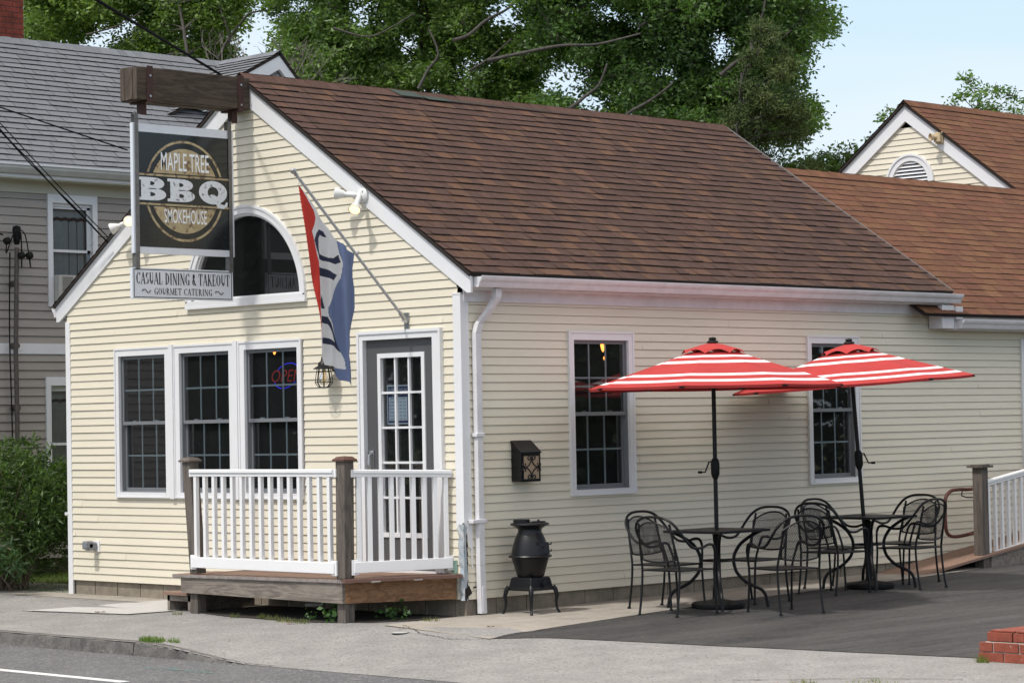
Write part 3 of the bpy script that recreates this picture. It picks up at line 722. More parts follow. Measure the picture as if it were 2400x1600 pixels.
# ---- hours notice behind the door glass
HS = thing('hours_sign', (-1.0, 0.02, 2.02), 'small blue and white business hours notice inside the grey door glass', 'notice')
b = MB(); b.box(-1.115, -.785, -.045, -.038, 1.995, 2.385, 0); b.box(-1.10, -.80, -.038, -.0365, 2.01, 2.37, 1); b.box(-1.085, -.815, -.0365, -.035, 2.03, 2.265, 0)
m_hw = mat('notice_white', (.80, .84, .90), .5); m_hb = mat('notice_blue', (.018, .028, .16), .5)
part(b, 'notice_board', [m_hw, m_hb], HS)
b = MB(); text_into(b, 'BUSINESS HOURS', -.95, 2.335, .27, .036, -.0355, 0)
part(b, 'heading', [m_hw, m_hb], HS); b = MB(); text_into(b, 'OPEN', -.905, 2.29, .05, .014, -.0355, 0); text_into(b, 'CLOSE', -.845, 2.29, .05, .014, -.0355, 0)
part(b, 'column_heading', [m_hw, m_hb], HS)
for i, dn in enumerate(('MONDAY', 'TUESDAY', 'WEDNESDAY', 'THURSDAY', 'FRIDAY', 'SATURDAY', 'SUNDAY')):
    z = 2.25 - i * .034; b = MB(); text_into(b, dn, -1.02, z, .015 * len(dn), .015, -.0345, 1)
    text_into(b, 'CLOSED' if i == 0 else '00  00', -.885, z, .09, .012, -.0345, 1); part(b, 'schedule_row', [m_hw, m_hb], HS)


# ---- neon OPEN sign inside the right-hand front window
NE = thing('neon_sign', (-2.79, .15, 2.40), 'red and blue lit OPEN sign glowing behind the front window beside the lantern', 'neon sign')
b = MB((0, .15, 0)); text_into(b, 'OPEN', -2.785, 2.525, .50, .125, 0, 0, shear=.25, bold=-.012)
nl = []
part(b, 'red_letters', emit('neon_red', (.6, .03, .025), .10), NE)
m_nb = emit('neon_blue', (.03, .04, 1), .7)
for up_ in (1, -1):
  b = MB((0, .15, 0))
  for i in range(74):
      a = 2 * math.pi * i / 74
      u, z = -2.79 + .20 * math.cos(a), 2.525 + .125 * math.sin(a) + .04 * math.cos(a)
      if (z - 2.525) * up_ < .062: continue
      b.lathe([(.0045, 0), (.0045, .004)], b.P(u, 0, z), 6, axis=(0, -1, 0))
  part(b, 'blue_dotted_arc', m_nb, NE)
# pendant bulbs in the dining room
m_bulb = emit('warm_bulb', (1, .33, .06), 2.2)
def pendant(loc, label, r=.03, h=.10):
    t = thing('pendant_lamp', loc, label, 'pendant lamp', 'warm pendant lamps hanging inside the dining room')
    b = MB(); x, y, z = loc; b.lathe([(.004, -h), (r * .6, -h * .8), (r, -h * .4), (r * .5, 0)], (x, y, z), 10); part(b, 'bulb', m_bulb, t, smooth=True)
    b = MB(); b.tube([(x, y, z), (x, y, 3.2)], .006, 6); b.lathe([(.018, 0), (.018, .05)], (x, y, z), 10); part(b, 'cord', M['black'], t)
pendant((-.95, 3.03, 2.86), 'largest glowing pendant bulb at the top of the left side window', .028, .13)
pendant((-2.4, 3.95, 2.74), 'small pendant bulb lower left behind the left side window', .018, .05)
pendant((-2.4, 4.62, 2.74), 'small pendant bulb lower right behind the left side window', .018, .05)
pendant((-1.4, 7.05, 2.80), 'single pendant bulb seen at the top of the right side window', .022, .05)
pendant((-4.55, 1.45, 2.90), 'brighter pendant bulb at the top of the right-hand front window', .024, .09)
pendant((-4.75, 1.45, 2.90), 'fainter pendant bulb beside the brighter one in the right-hand front window', .018, .05)

# ---- sign beam and hanging sign
BX = -3.24
BE = thing('sign_beam', (BX, 0, 5.33), 'dark weathered timber beam jutting out from the gable peak', 'beam')
b = MB((BX, 0, 0), (0, 1, 0), (1, 0, 0))
b.box(-1.49, -.02, -.14, -.002, 5.325, 5.672); b.box(-1.495, -.03, .002, .14, 5.332, 5.665)
part(b, 'timber', M['beam'], BE, bevel=.008)
b = MB((BX, 0, 0), (0, 1, 0), (1, 0, 0))
b.box(-1.500, -1.492, -.138, -.075, 5.335, 5.668); b.box(-1.498, -1.492, -.070, -.004, 5.335, 5.66); b.box(-1.503, -1.496, .004, .066, 5.34, 5.66); b.box(-1.500, -1.496, .072, .138, 5.335, 5.66)
part(b, 'split_end_grain', wood('pale_end_grain', (.045, .036, .028), (.13, .10, .075), 'Z', rings=30), BE)
for y in (-1.34, -.16):
    b = MB((BX, 0, 0), (0, 1, 0), (1, 0, 0)); b.box(y - .035, y + .035, -.152, .152, 5.31, 5.325); b.box(y - .035, y + .035, .14, .152, 5.325, 5.68); b.box(y - .035, y + .035, -.152, -.14, 5.325, 5.68)
    b.box(y - .03, y + .02, -.04, .04, 5.21, 5.31); b.box(y - .04, y + .03, .035, .045, 5.19, 5.30)
    for z in (5.37, 5.58): b.lathe([(.012, 0), (.012, .008)], b.P(y, .152, z), 8, axis=(1, 0, 0), mi=1)
    part(b, 'strap', [M['rust'], M['silver']], BE)

SG = thing('hanging_sign', (BX, -.82, 3.31), 'dark BBQ smokehouse sign with white lower board hanging from the beam', 'sign')
SU, SN = (0, 1, 0), (1, 0, 0); SO = (BX, 0, 0)
m_sdark = mat('sign_charcoal', (.014, .017, .018), .16, var=.2, vs=3)
m_swhite = mat('sign_white', (.66, .69, .74), .3, var=.04, vs=6)
m_scream = mat('sign_rusty_cream', (.42, .335, .19), .5, var=.3, vs=8, speck=(.55, 15, .8, (.12, .06, .035)))
m_sgrey = mat('sign_worn_grey', (.66, .69, .73), .4, speck=(.60, 24, .8, (.10, .10, .10)))
m_slett = mat('sign_letter_white', (.80, .82, .84), .4)
b = MB(SO, SU, SN); b.box(-1.475, -.173, -.022, .022, 3.779, 5.107); part(b, 'sign_board', m_swhite, SG, bevel=.003)
b = MB(SO, SU, SN); b.box(-1.43, -.215, .022, .0245, 3.848, 5.02); b.box(-1.43, -.215, -.0245, -.022, 3.848, 5.02); SD = part(b, 'dark_panel', m_sdark, SG)
b = MB(SO, SU, SN); cu_, cz_ = -.823, 4.437; N1 = .027
def seg_disc(r0, r1, zlo, zhi, mi, n=90, top=True):
    """ring or disc between two radii, kept only above zlo / below zhi"""
    for i in range(n):
        a0, a1 = 2 * math.pi * i / n, 2 * math.pi * (i + 1) / n
        q = []
        for r, a in ((r1, a0), (r1, a1), (r0, a1), (r0, a0)): q.append((cu_ + r * math.cos(a), cz_ + r * math.sin(a) * 1.02))
        zs = [z for _, z in q]
        if r0 == 0: q = q[:3]
        if top and max(zs) <= zlo or (not top) and min(zs) >= zhi: continue
        q = [(u, max(z, zlo)) if top else (u, min(z, zhi)) for u, z in q]
        b.face([b.P(u, N1, z) for u, z in q], mi)
seg_disc(.487, .512, 4.61, 0, 0); seg_disc(.487, .512, 0, 4.265, 0, top=False)
def cap(r, z0, up, mi):
    pts = []
    a0 = math.asin(max(-1, min(1, (z0 - cz_) / r)))
    for i in range(41):
        a = a0 + (math.pi - 2 * a0) * i / 40 if up else math.pi - a0 + (math.pi + 2 * a0) * i / 40
        pts.append((cu_ + r * math.cos(a), cz_ + r * math.sin(a)))
    b.face([b.P(u, N1, z) for u, z in pts], mi)
cap(.437, 4.61, True, 0); cap(.437, 4.265, False, 0)
b.box(-1.405, -.24, .0245, N1, 4.577, 4.597); b.box(-1.405, -.24, .0245, N1, 4.278, 4.298)
part(b, 'round_emblem', m_scream, SD)
b = MB(SO, SU, SN)
text_into(b, 'MAPLE TREE', -.815, 4.735, .62, .185, .0285, 0, bold=.006); part(b, 'white_lettering', m_slett, SD)
b = MB(SO, SU, SN); text_into(b, 'SMOKEHOUSE', -.815, 4.175, .55, .145, .0285, 0, bold=.006); part(b, 'white_lettering', m_slett, SD)
# slab-serif BBQ drawn as outlines
b = MB(SO, SU, SN)
def ringfill(outer, inner, n):
    k = len(outer)
    for i in range(k): b.face([b.P(*outer[i][:1], n, outer[i][1]), b.P(outer[(i + 1) % k][0], n, outer[(i + 1) % k][1]), b.P(inner[(i + 1) % k][0], n, inner[(i + 1) % k][1]), b.P(inner[i][0], n, inner[i][1])])
def letter_B(u0, zc_, w_, h):
    z0, z1 = zc_ - h / 2, zc_ + h / 2; s = .030
    b.box(u0, u0 + .20 * w_ + .07, .0265, .0282, z1 - s, z1); b.box(u0, u0 + .20 * w_ + .07, .0265, .0282, z0, z0 + s)
    b.box(u0 + .035, u0 + .035 + .30 * w_, .0265, .0284, z0, z1)
    xs = u0 + .035 + .30 * w_
    for (c, rr, ww) in ((zc_ + h * .245, h * .255, w_ * .50), (zc_ - h * .235, h * .265, w_ * .56)):
        o, i_ = [], []
        for k in range(17):
            a = -math.pi / 2 + math.pi * k / 16; o.append((xs + .02 + (ww - .035) * max(0, math.cos(a)) ** .8, c + rr * math.sin(a))); i_.append((xs + (ww - .035) * .34 * max(0, math.cos(a)) ** .8, c + rr * .33 * math.sin(a)))
        for k in range(16): b.face([b.P(o[k][0], .0283, o[k][1]), b.P(o[k + 1][0], .0283, o[k + 1][1]), b.P(i_[k + 1][0], .0283, i_[k + 1][1]), b.P(i_[k][0], .0283, i_[k][1])])
        b.box(xs - .01, xs + .022, .0265, .0286, c + rr * .33, c + rr); b.box(xs - .01, xs + .022, .0265, .0286, c - rr, c - rr * .33)
letter_B(-1.415, cz_ + .005, .385, .235); part(b, 'large_letter', m_sgrey, SD); b = MB(SO, SU, SN); letter_B(-1.045, cz_ + .005, .385, .235); part(b, 'large_letter', m_sgrey, SD); b = MB(SO, SU, SN)
qc = (-.455, cz_ + .005); n_ = 40
o = [(qc[0] + .185 * math.cos(2 * math.pi * k / n_), qc[1] + .122 * math.sin(2 * math.pi * k / n_)) for k in range(n_)]
i_ = [(qc[0] + .07 * math.cos(2 * math.pi * k / n_), qc[1] + .06 * math.sin(2 * math.pi * k / n_)) for k in range(n_)]
ringfill(o, i_, .0283)
b.face([b.P(u, .029, z) for u, z in ((qc[0] - .05, qc[1] - .03), (qc[0] + .0, qc[1] - .015), (qc[0] + .07, qc[1] - .05), (qc[0] + .10, qc[1] - .115), (qc[0] + .15, qc[1] - .125), (qc[0] + .175, qc[1] - .09), (qc[0] + .195, qc[1] - .10), (qc[0] + .185, qc[1] - .14), (qc[0] + .13, qc[1] - .165), (qc[0] + .06, qc[1] - .155), (qc[0] + .02, qc[1] - .09))])
part(b, 'large_letter', m_sgrey, SD)
m_strap = mat('strap_steel', (.16, .155, .15), .45, metal=.4, var=.3, vs=20)
for y in (-1.43, -.225):
    b = MB(SO, SU, SN)
    b.box(y - .022, y + .022, .0295, .034, 3.62, 5.20); b.box(y - .028, y - .022, -.034, .034, 3.62, 3.77); b.box(y - .022, y + .022, -.034, -.026, 3.62, 5.20)
    for z in (5.03, 4.7, 4.35, 4.0, 3.68): b.lathe([(.007, 0), (.007, .004)], b.P(y, .034, z), 6, axis=(1, 0, 0))
    b.tube([(BX, y, 5.19), (BX, y, 5.215)], .012, 6); b.tube([(BX, y, 5.17), (BX + .012, y + .01, 5.19), (BX, y + .012, 5.215), (BX, y, 5.225)], .005, 6)
    part(b, 'hanger_strap', m_strap, SG)
b = MB(SO, SU, SN); b.box(-1.50, -.20, -.02, .02, 3.318, 3.634); SB = part(b, 'lower_board', m_swhite, SG, bevel=.003)
b = MB(SO, SU, SN); m_ink = mat('sign_ink', (.012, .012, .014), .5)
for (u0, u1, z0, z1) in ((-1.482, -.218, 3.612, 3.620), (-1.482, -.218, 3.331, 3.339), (-1.482, -1.474, 3.339, 3.612), (-.226, -.218, 3.339, 3.612)): b.box(u0, u1, .02, .0215, z0, z1)
part(b, 'border_line', m_ink, SB); b = MB(SO, SU, SN)
def serif_text(s, uc, zc_, wd, ht, gap, thin):
    """small book-style capitals: thick and thin strokes with serifs, drawn on a unit box"""
    T, t = .20, .08
    G = {'I': [('v', .5, T)], 'L': [('v', .25, T), ('h', .2, .95, 0), ('s', .9, 0, .3)], 'T': [('v', .5, T), ('h', .02, .98, 1), ('s', .05, .72, 1), ('s', .95, .72, 1)],
         'E': [('v', .25, T), ('h', .2, .9, 0), ('h', .2, .88, 1), ('h', .3, .72, .5), ('s', .88, 0, .28), ('s', .86, .75, 1)], 'D': [('v', .22, T), ('a', .25, .5, .68, .5, -90, 90)],
         'C': [('a', .55, .5, .48, .5, 40, 320), ('s', .9, .7, 1)], 'G': [('a', .55, .5, .48, .5, 40, 320), ('s', .9, .7, 1), ('p', .84, 0.02, .84, .42, T), ('h', .62, 1.0, .42)],
         'O': [('a', .5, .5, .46, .5, 0, 360)], 'U': [('p', .22, .3, .22, 1, T), ('p', .82, .3, .82, 1, t), ('a', .53, .32, .29, .32, 180, 360)], 'N': [('p', .16, 0, .16, 1, t), ('p', .16, .98, .86, .02, T), ('p', .86, 0, .86, 1, t)],
         'A': [('p', .06, 0, .5, 1, t), ('p', .5, 1, .9, 0, T), ('h', .24, .74, .33)], 'K': [('v', .22, T), ('p', .3, .42, .88, 1, t), ('p', .42, .55, .92, 0, T)], 'S': [('a', .5, .75, .36, .25, 30, 270), ('a', .5, .25, .38, .25, 90, -150)],
         'R': [('v', .22, T), ('a', .25, .75, .5, .25, -90, 90), ('p', .45, .5, .92, 0, T)], 'M': [('p', .12, 0, .12, 1, t), ('p', .12, 1, .5, .05, T * .8), ('p', .5, .05, .88, 1, t), ('p', .88, 0, .88, 1, T)],
         '&': [('a', .42, .76, .24, .24, -60, 270), ('a', .40, .27, .34, .27, 70, 330), ('p', .28, .62, .92, 0, T)]}
    W = {'I': .5, ' ': .42, 'M': 1.25, 'L': .85, 'E': .85, 'S': .72, 'O': 1.05, 'G': 1.05, 'N': 1.08, 'C': .98, '&': .85}
    tot = sum(W.get(c, 1) + gap for c in s) - gap; sx = wd / tot; u = uc - wd / 2; z0 = zc_ - ht / 2
    for c in s:
        w_ = W.get(c, 1) * sx
        def st(x0, y0, x1, y1, th):
            th *= sx * thin; a = Vector((u + x0 * w_, z0 + y0 * ht)); q = Vector((u + x1 * w_, z0 + y1 * ht)); d = (q - a)
            if d.length < 1e-6: return
            # stroke thickness is laid horizontally for upright strokes, vertically for flat ones
            if abs(d.y) >= abs(d.x) * .6: o_ = Vector((th / 2, 0))
            else: o_ = Vector((0, th / 2))
            b.face([b.P(p_.x, .0218, p_.y) for p_ in (a - o_, a + o_, q + o_, q - o_)])
        for g in G.get(c, []):
            if g[0] == 'v':
                st(g[1], 0, g[1], 1, g[2])
                for yy in (.015, .985): st(g[1] - .15 / W.get(c, 1), yy, g[1] + .15 / W.get(c, 1), yy, .06)
            elif g[0] == 'h': st(g[1], min(max(g[3], .03), .97), g[2], min(max(g[3], .03), .97), .085)
            elif g[0] == 's': st(g[1], g[2], g[1], g[3], .07)
            elif g[0] == 'p':
                st(*g[1:])
                for (xx, yy) in ((g[1], g[2]), (g[3], g[4])):
                    if yy in (0, 1) and c not in 'AK&U': st(xx - .11, min(max(yy, .015), .985), xx + .11, min(max(yy, .015), .985), .05)
                    elif yy == 0: st(xx - .15, .015, xx + .15, .015, .05)
            elif g[0] == 'a':
                _, cx_, cy_, rx, ry, a0, a1 = g; n_ = 14; pr = None
                for k in range(n_ + 1):
                    a = R(a0 + (a1 - a0) * k / n_); th = .07 + .15 * abs(math.cos(a)) ** 1.5
                    cur = (cx_ + (rx - th * .5) * math.cos(a), cy_ + (ry - .04) * math.sin(a), th)
                    if pr: st(pr[0], pr[1], cur[0], cur[1], (pr[2] + th) / 2)
                    pr = cur
        u += w_ + gap * sx
serif_text('CASUAL DINING & TAKEOUT', -.85, 3.528, 1.205, .122, .12, 1.3); part(b, 'lettering', m_ink, SB)
b = MB(SO, SU, SN); serif_text('GOURMET CATERING', -.855, 3.398, .745, .070, .14, 1.15); part(b, 'lettering', m_ink, SB)
b = MB(SO, SU, SN)
for s_, c_ in ((-1, -1.325), (1, -.385)):
    pr = [b.P(c_ + (t_ - .5) * .10, .0235, 3.398 + .018 * math.sin((t_ - .5) * 6.3 * -1)) for t_ in [i / 16 for i in range(17)]]
    b.tube(pr, [.0018 + .002 * math.sin(math.pi * i / 16) for i in range(17)], 5)
    for e_ in (-1, 1): b.tube([b.P(c_ + e_ * .045 + .012 * math.cos(a / 3), .0235, 3.398 + e_ * -.004 + .012 * math.sin(a / 3)) for a in range(14)], .0018, 4)
part(b, 'scroll_mark', m_ink, SB)

# ---- flag pole, flag
FP = thing('flagpole', (-.742, 0, 3.0), 'grey angled pole on a bracket above the door with ball tip', 'flagpole')
pb, pt = Vector((-.742, -.06, 3.04)), Vector((-.70, -1.455, 4.375))
b = MB(); b.tube([pb, pt], .0145, 12); part(b, 'pole', M['pole'], FP, smooth=True)
b = MB(); b.lathe([(.004, -.03), (.022, -.024), (.03, 0), (.022, .024), (.004, .03)], pt + (pt - pb).normalized() * .035, 16, axis=(pt - pb)); b.lathe([(.02, 0), (.02, .02)], pt - (pt - pb).normalized() * .02, 12, axis=(pt - pb)); part(b, 'finial', M['silver'], FP, smooth=True)
b = MB(); b.lathe([(.022, -.05), (.024, .06)], pb, 12, axis=(pt - pb)); b.box(-.78, -.71, 0, .022, 2.93, 3.09); b.prism([(-.77, 2.93), (-.715, 2.93), (-.74, 2.86)], .0, .02); b.tube([(-.742, -.02, 3.0), (-.742, -.07, 3.02)], .02, 8); part(b, 'bracket', M['silver'], FP)
FL = thing('flag', (-.7, -1.1, 2.5), 'faded red, white and blue OPEN flag with frayed end hanging from the pole', 'flag')
def inpoly(x, y, P):
    c = False
    for i in range(len(P)):
        x1, y1 = P[i]; x2, y2 = P[i - 1]
        if (y1 > y) != (y2 > y) and x < (x2 - x1) * (y - y1) / (y2 - y1) + x1: c = not c
    return c
f_sil = [(55, 150), (150, 290), (230, 410), (305, 535), (370, 590), (435, 630), (420, 720), (420, 800), (432, 880), (430, 1000), (405, 1140), (375, 1240), (362, 1310), (378, 1400), (396, 1473), (376, 1463), (385, 1526), (365, 1497), (330, 1482), (305, 1430), (297, 1388), (250, 1372), (222, 1290), (205, 1200), (185, 1080), (160, 930), (130, 750), (100, 540), (75, 330)]
f_red = [(50, 145), (70, 175), (110, 250), (150, 325), (162, 378), (150, 430), (138, 465), (150, 530), (165, 630), (190, 700), (203, 800), (195, 880), (185, 985), (186, 1050), (200, 1150), (208, 1240), (190, 1240), (100, 900), (30, 300)]
f_blue = [(303, 530), (440, 628), (440, 1000), (400, 1480), (390, 1530), (325, 1490), (298, 1392), (350, 1413), (345, 1350), (325, 1270), (305, 1190), (285, 1100), (262, 1040), (260, 985), (290, 900), (322, 790), (330, 690), (315, 620)]
f_navy = [[(150, 520), (165, 478), (200, 452), (228, 468), (247, 512), (232, 506), (210, 492), (190, 520), (190, 575), (212, 618), (255, 648), (292, 652), (312, 632), (322, 685), (300, 694), (235, 668), (185, 640), (163, 590)],
          [(188, 693), (250, 725), (310, 767), (296, 803), (232, 772), (214, 765), (212, 830), (200, 795)], [(231, 898), (246, 992), (214, 984)],
          [(205, 1028), (258, 1048), (276, 1095), (305, 1190), (330, 1290), (300, 1215), (268, 1120), (258, 1098), (205, 1072)], [(214, 1178), (262, 1192), (305, 1225), (334, 1300), (300, 1250), (268, 1236), (218, 1220)]]
b = MB(); st = 3
def fpt(a, c):
    y = -1.518 + .00189 * a - .0000293 * c; z = 4.48 + .000114 * a - .001411 * c
    t = (c - 150) / 1350; ph = (a - 55 - t * 160) / 80
    return (-.70 + .038 * math.sin(ph * 2.4 + t * 3) * min(1, t * 2 + .15) + .022 * math.sin(ph * 6 + t * 9) * min(1, t * 2), y, z)
grid = {}
for ib in range(145, 1530, st):
    for ia in range(50, 440, st):
        if inpoly(ia + st / 2, ib + st / 2, f_sil):
            k = []
            for q in ((ia, ib), (ia, ib + st), (ia + st, ib + st), (ia + st, ib)):
                if q not in grid: grid[q] = len(b.v); b.v.append(fpt(*q))
                k.append(grid[q])
            ca, cb_ = ia + st / 2, ib + st / 2
            mi = 1
            if inpoly(ca, cb_, f_red): mi = 0
            if inpoly(ca, cb_, f_blue): mi = 2
            if any(inpoly(ca, cb_, p) for p in f_navy): mi = 3
            if ca > 300 and cb_ > 1385 and ca < 352 and not mi == 2 and cb_ > 1412: mi = 3
            b.f.append(tuple(k)); b.m.append(mi); b.t.append((1, 1, 1)); b.uv.append(None)
FC = part(b, 'cloth', [M['flred'], M['flwhite'], M['flblue'], M['navy']], FL, smooth=True)
md = FC.modifiers.new('hem', 'SOLIDIFY'); md.thickness = .003; md.use_rim = True
b = MB(); b.tube([fpt(55, 150), (-.70, -1.41, 4.30), (-.70, -1.405, 4.33)], .004, 6); b.lathe([(.018, -.004), (.018, .004)], (-.70, -1.405, 4.325), 12, axis=(0, 1, .9))
b.tube([fpt(435, 632), (-.70, -.69, 3.645)], .004, 6); b.lathe([(.02, -.006), (.02, .006)], (-.70, -.688, 3.655), 12, axis=(0, 1, -1)); part(b, 'clip', M['silver'], FL)

# ---- floodlights on the rakes
m_lampw = mat('lamp_white', (.66, .66, .64), .35); m_lens = emit('lamp_lens', (1, .62, .28), 1.6)
def flood(x, label, lit_dir, other_dir, lit2=False):
    """twin-socket floodlight on a round box"""
    zc_ = ridge_z - PITCH * abs(x - ridge_x) - .14
    t = thing('floodlight', (x, -.03, zc_), label, 'floodlight', 'floodlights on the gable rakes')
    b = MB(); c = Vector((x, -.032, zc_))
    b.lathe([(.075, 0), (.075, .02), (.06, .035), (.03, .045)], c, 20, axis=(0, -1, 0)); b.lathe([(.01, 0), (.01, .05)], c + Vector((.03, 0, .04)), 8, axis=(0, -1, 0)); part(b, 'mounting_box', m_lampw, t, smooth=True)
    for d, lit in ((lit_dir, True), (other_dir, lit2)):
        d = Vector(d).normalized(); s0 = c + Vector((0, -.05, 0)); b = MB()
        b.tube([s0, s0 + d * .05], .022, 10); b.lathe([(.026, .04), (.028, .13), (.022, .14), (.022, .15), (.032, .165), (.062, .235), (.064, .25), (.058, .252), (.055, .246)], s0, 20, axis=d)
        h = part(b, 'lamp_head', m_lampw, t, smooth=True)
        b = MB(); b.lathe([(.053, .247), (.03, .254), (.0, .256)], s0, 18, axis=d); part(b, 'lens', m_lens if lit else mat('dull_lens', (.35, .35, .33), .2), h)
flood(-1.335, 'white twin-head floodlight on the right rake above the flag pole, lower lamp glowing', (.38, -.62, -.62), (-.80, -.55, .10))
flood(2 * ridge_x + 1.335 + .02, 'white floodlight glowing on the left rake beside the hanging sign', (.72, -.68, -.12), (-.6, -.5, -.3))

# ---- caged wall lantern
LN = thing('wall_lantern', (-1.85, 0, 2.38), 'black caged lantern with clear bulb on the wall left of the door', 'lantern')
cx_, cy_ = -1.85, -.15
b = MB(); b.lathe([(.055, 0), (.055, .012), (.03, .022)], (cx_, 0, 2.60), 18, axis=(0, -1, 0)); b.tube([(cx_, -.02, 2.60), (cx_, -.08, 2.69), (cx_, -.13, 2.70), (cx_, cy_, 2.67)], .011, 8)
b.lathe([(.0, 2.70), (.022, 2.695), (.03, 2.65), (.055, 2.63), (.06, 2.60), (.105, 2.575), (.107, 2.567), (.0, 2.575)], (cx_, cy_, 0), 24); part(b, 'hood', M['black'], LN, smooth=True)
b = MB()
for k in range(8):
    a = k * math.pi / 4; b.tube([(cx_ + r * math.cos(a), cy_ + r * math.sin(a), z) for r, z in ((.066, 2.575), (.080, 2.50), (.090, 2.43), (.060, 2.39), (.0, 2.378))], .0042, 6)
for r, z in ((.072, 2.54), (.090, 2.435)): b.tube([(cx_ + r * math.cos(k * math.pi / 10), cy_ + r * math.sin(k * math.pi / 10), z) for k in range(20)], .0042, 6, closed=True)
part(b, 'cage', M['black'], LN)
b = MB(); b.lathe([(.018, 2.575), (.022, 2.53), (.048, 2.47), (.05, 2.44), (.03, 2.41), (.0, 2.403)], (cx_, cy_, 0), 20); part(b, 'bulb', glass('bulb_glass', (.85, .82, .70), boost=1.8), LN, smooth=True)
b = MB(); b.tube([(cx_ - .01, cy_, 2.54), (cx_ - .015, cy_, 2.46), (cx_, cy_, 2.45), (cx_ + .015, cy_, 2.46), (cx_ + .01, cy_, 2.54)], .0025, 5); part(b, 'filament', emit('dim_filament', (.9, .5, .15), .6), LN)

# ---- outlet cover on the front wall
OB = thing('outlet_box', (-5.97, 0, .66), 'grey outdoor outlet cover low on the cream front wall', 'outlet box')
b = MB(); b.box(-6.01, -5.90, .0, .025, .63, .75, 0); part(b, 'back_plate', M['vinyl'], OB)
b = MB(); b.box(-6.02, -5.93, .025, .15, .645, .74, 0); b.box(-6.02, -5.93, .07, .18, .66, .755, 0); part(b, 'bubble_cover', mat('smoky_cover', (.20, .21, .23), .2), OB, bevel=.02)

# ---- mailbox
MBX = thing('mailbox', (0, .775, 1.41), 'black wall mailbox with tan scrollwork front on the shaded side wall', 'mailbox')
b = MB((0, 0, 0), (0, 1, 0), (1, 0, 0)); y0, y1 = .64, .91
pr = [(.016, 1.415), (.15, 1.41), (.15, 1.69), (.016, 1.80)]
b.ext(pr, y0, y1); b.ext([(.016, 1.80), (.158, 1.688), (.158, 1.700), (.016, 1.815)], y0 - .008, y1 + .008); part(b, 'box', M['iron'], MBX)
b = MB((0, 0, 0), (0, 1, 0), (1, 0, 0)); b.box(y0 + .028, y1 - .02, .1505, .1525, 1.435, 1.665); part(b, 'tan_panel', mat('tan_panel', (.34, .255, .17), .6), MBX)
b = MB((0, 0, 0), (0, 1, 0), (1, 0, 0))
uc2, zc2 = (y0 + y1) / 2 + .004, 1.55; hw, hh = .109, .113
for sx_ in (1, -1):
    for sz in (1, -1):
        pth = []
        for k in range(13):
            a = math.pi / 2 * k / 12; pth.append((uc2 + sx_ * hw * (1 - math.sin(a)) * .92, zc2 + sz * hh * (1 - math.cos(a)) * .92))
        b.tube([b.P(u, .157, z) for u, z in pth], .006, 6)
        for (ax, az, qx, qz) in ((uc2 + sx_ * .028, zc2 + sz * (hh - .012), 1, 1), (uc2 + sx_ * (hw - .008), zc2 + sz * .034, 1, 1)):
            sp_ = []
            for k in range(14):
                a = k * .42; r = .026 * (1 - k / 22); sp_.append((ax + sx_ * (r * math.cos(a + 2.6)) + sx_ * .008, az + sz * r * math.sin(a + 2.6) - sz * .006))
            b.tube([b.P(u, .157, z) for u, z in sp_], .0055, 6)
b.box(y0 + .016, y0 + .03, .150, .158, 1.42, 1.68); b.box(y1 - .024, y1 - .008, .150, .158, 1.42, 1.68); b.box(y0 + .03, y1 - .024, .150, .158, 1.42, 1.437); b.box(y0 + .03, y1 - .024, .150, .158, 1.663, 1.68)
part(b, 'scrollwork', M['iron'], MBX)

# ---- pot-bellied stove
SX, SY = .33, .56; g0 = gnd(SX, SY) + .008
ST = thing('potbelly_stove', (SX, SY, g0), 'black cast iron pot-bellied stove standing beside the downspout', 'stove')
b = MB(); c = (SX, SY, g0)
b.lathe([(.12, .352), (.132, .362), (.150, .43), (.176, .515), (.180, .535), (.205, .540), (.212, .548), (.205, .560), (.186, .566), (.180, .60), (.165, .66), (.146, .72), (.125, .765), (.114, .79), (.116, .81), (.150, .838), (.182, .848), (.190, .856), (.186, .868), (.16, .874), (.0, .878)], c, 40); part(b, 'body', M['iron'], ST, smooth=True)
b = MB(); b.lathe([(.082, .872), (.082, .900), (.076, .905), (.07, .90), (.07, .876)], (SX - .055, SY - .055, g0), 24)
b.lathe([(.07, .876), (.07, .886), (.0, .888)], (SX + .06, SY + .06, g0), 20); b.lathe([(.012, .886), (.012, .90), (.0, .902)], (SX + .06, SY + .06, g0), 10); part(b, 'top_collar', M['iron'], ST, smooth=True)
b = MB(); prf = [(.150, .352), (.168, .345), (.190, .26), (.205, .235), (.205, .226), (.18, .222)]
vs = []
k4 = [(1, 1), (-1, 1), (-1, -1), (1, -1)]
for r, z in prf:
    for i, j in k4: vs.append((SX + i * r * .80, SY + j * r * .80, g0 + z))
b.raw(vs, [(i * 4 + j, i * 4 + (j + 1) % 4, (i + 1) * 4 + (j + 1) % 4, (i + 1) * 4 + j) for i in range(5) for j in range(4)] + [(3, 2, 1, 0), (20, 21, 22, 23)])
part(b, 'ash_base', M['iron'], ST, bevel=.01)
for i, j in k4:
    b = MB(); b.tube([(SX + i * r, SY + j * r, g0 + z) for r, z in ((.15, .26), (.168, .225), (.178, .17), (.172, .11), (.176, .05), (.190, .012), (.196, .0))], [.024, .024, .020, .014, .011, .013, .015], 10); part(b, 'leg', M['iron'], ST, smooth=True)
b = MB()
fd = Vector((.50, -.12, 0)).normalized(); sdv = Vector((-fd.y, fd.x, 0))
def dq(a, o, z): return Vector((SX, SY, g0)) + fd * o + sdv * a + Vector((0, 0, z))
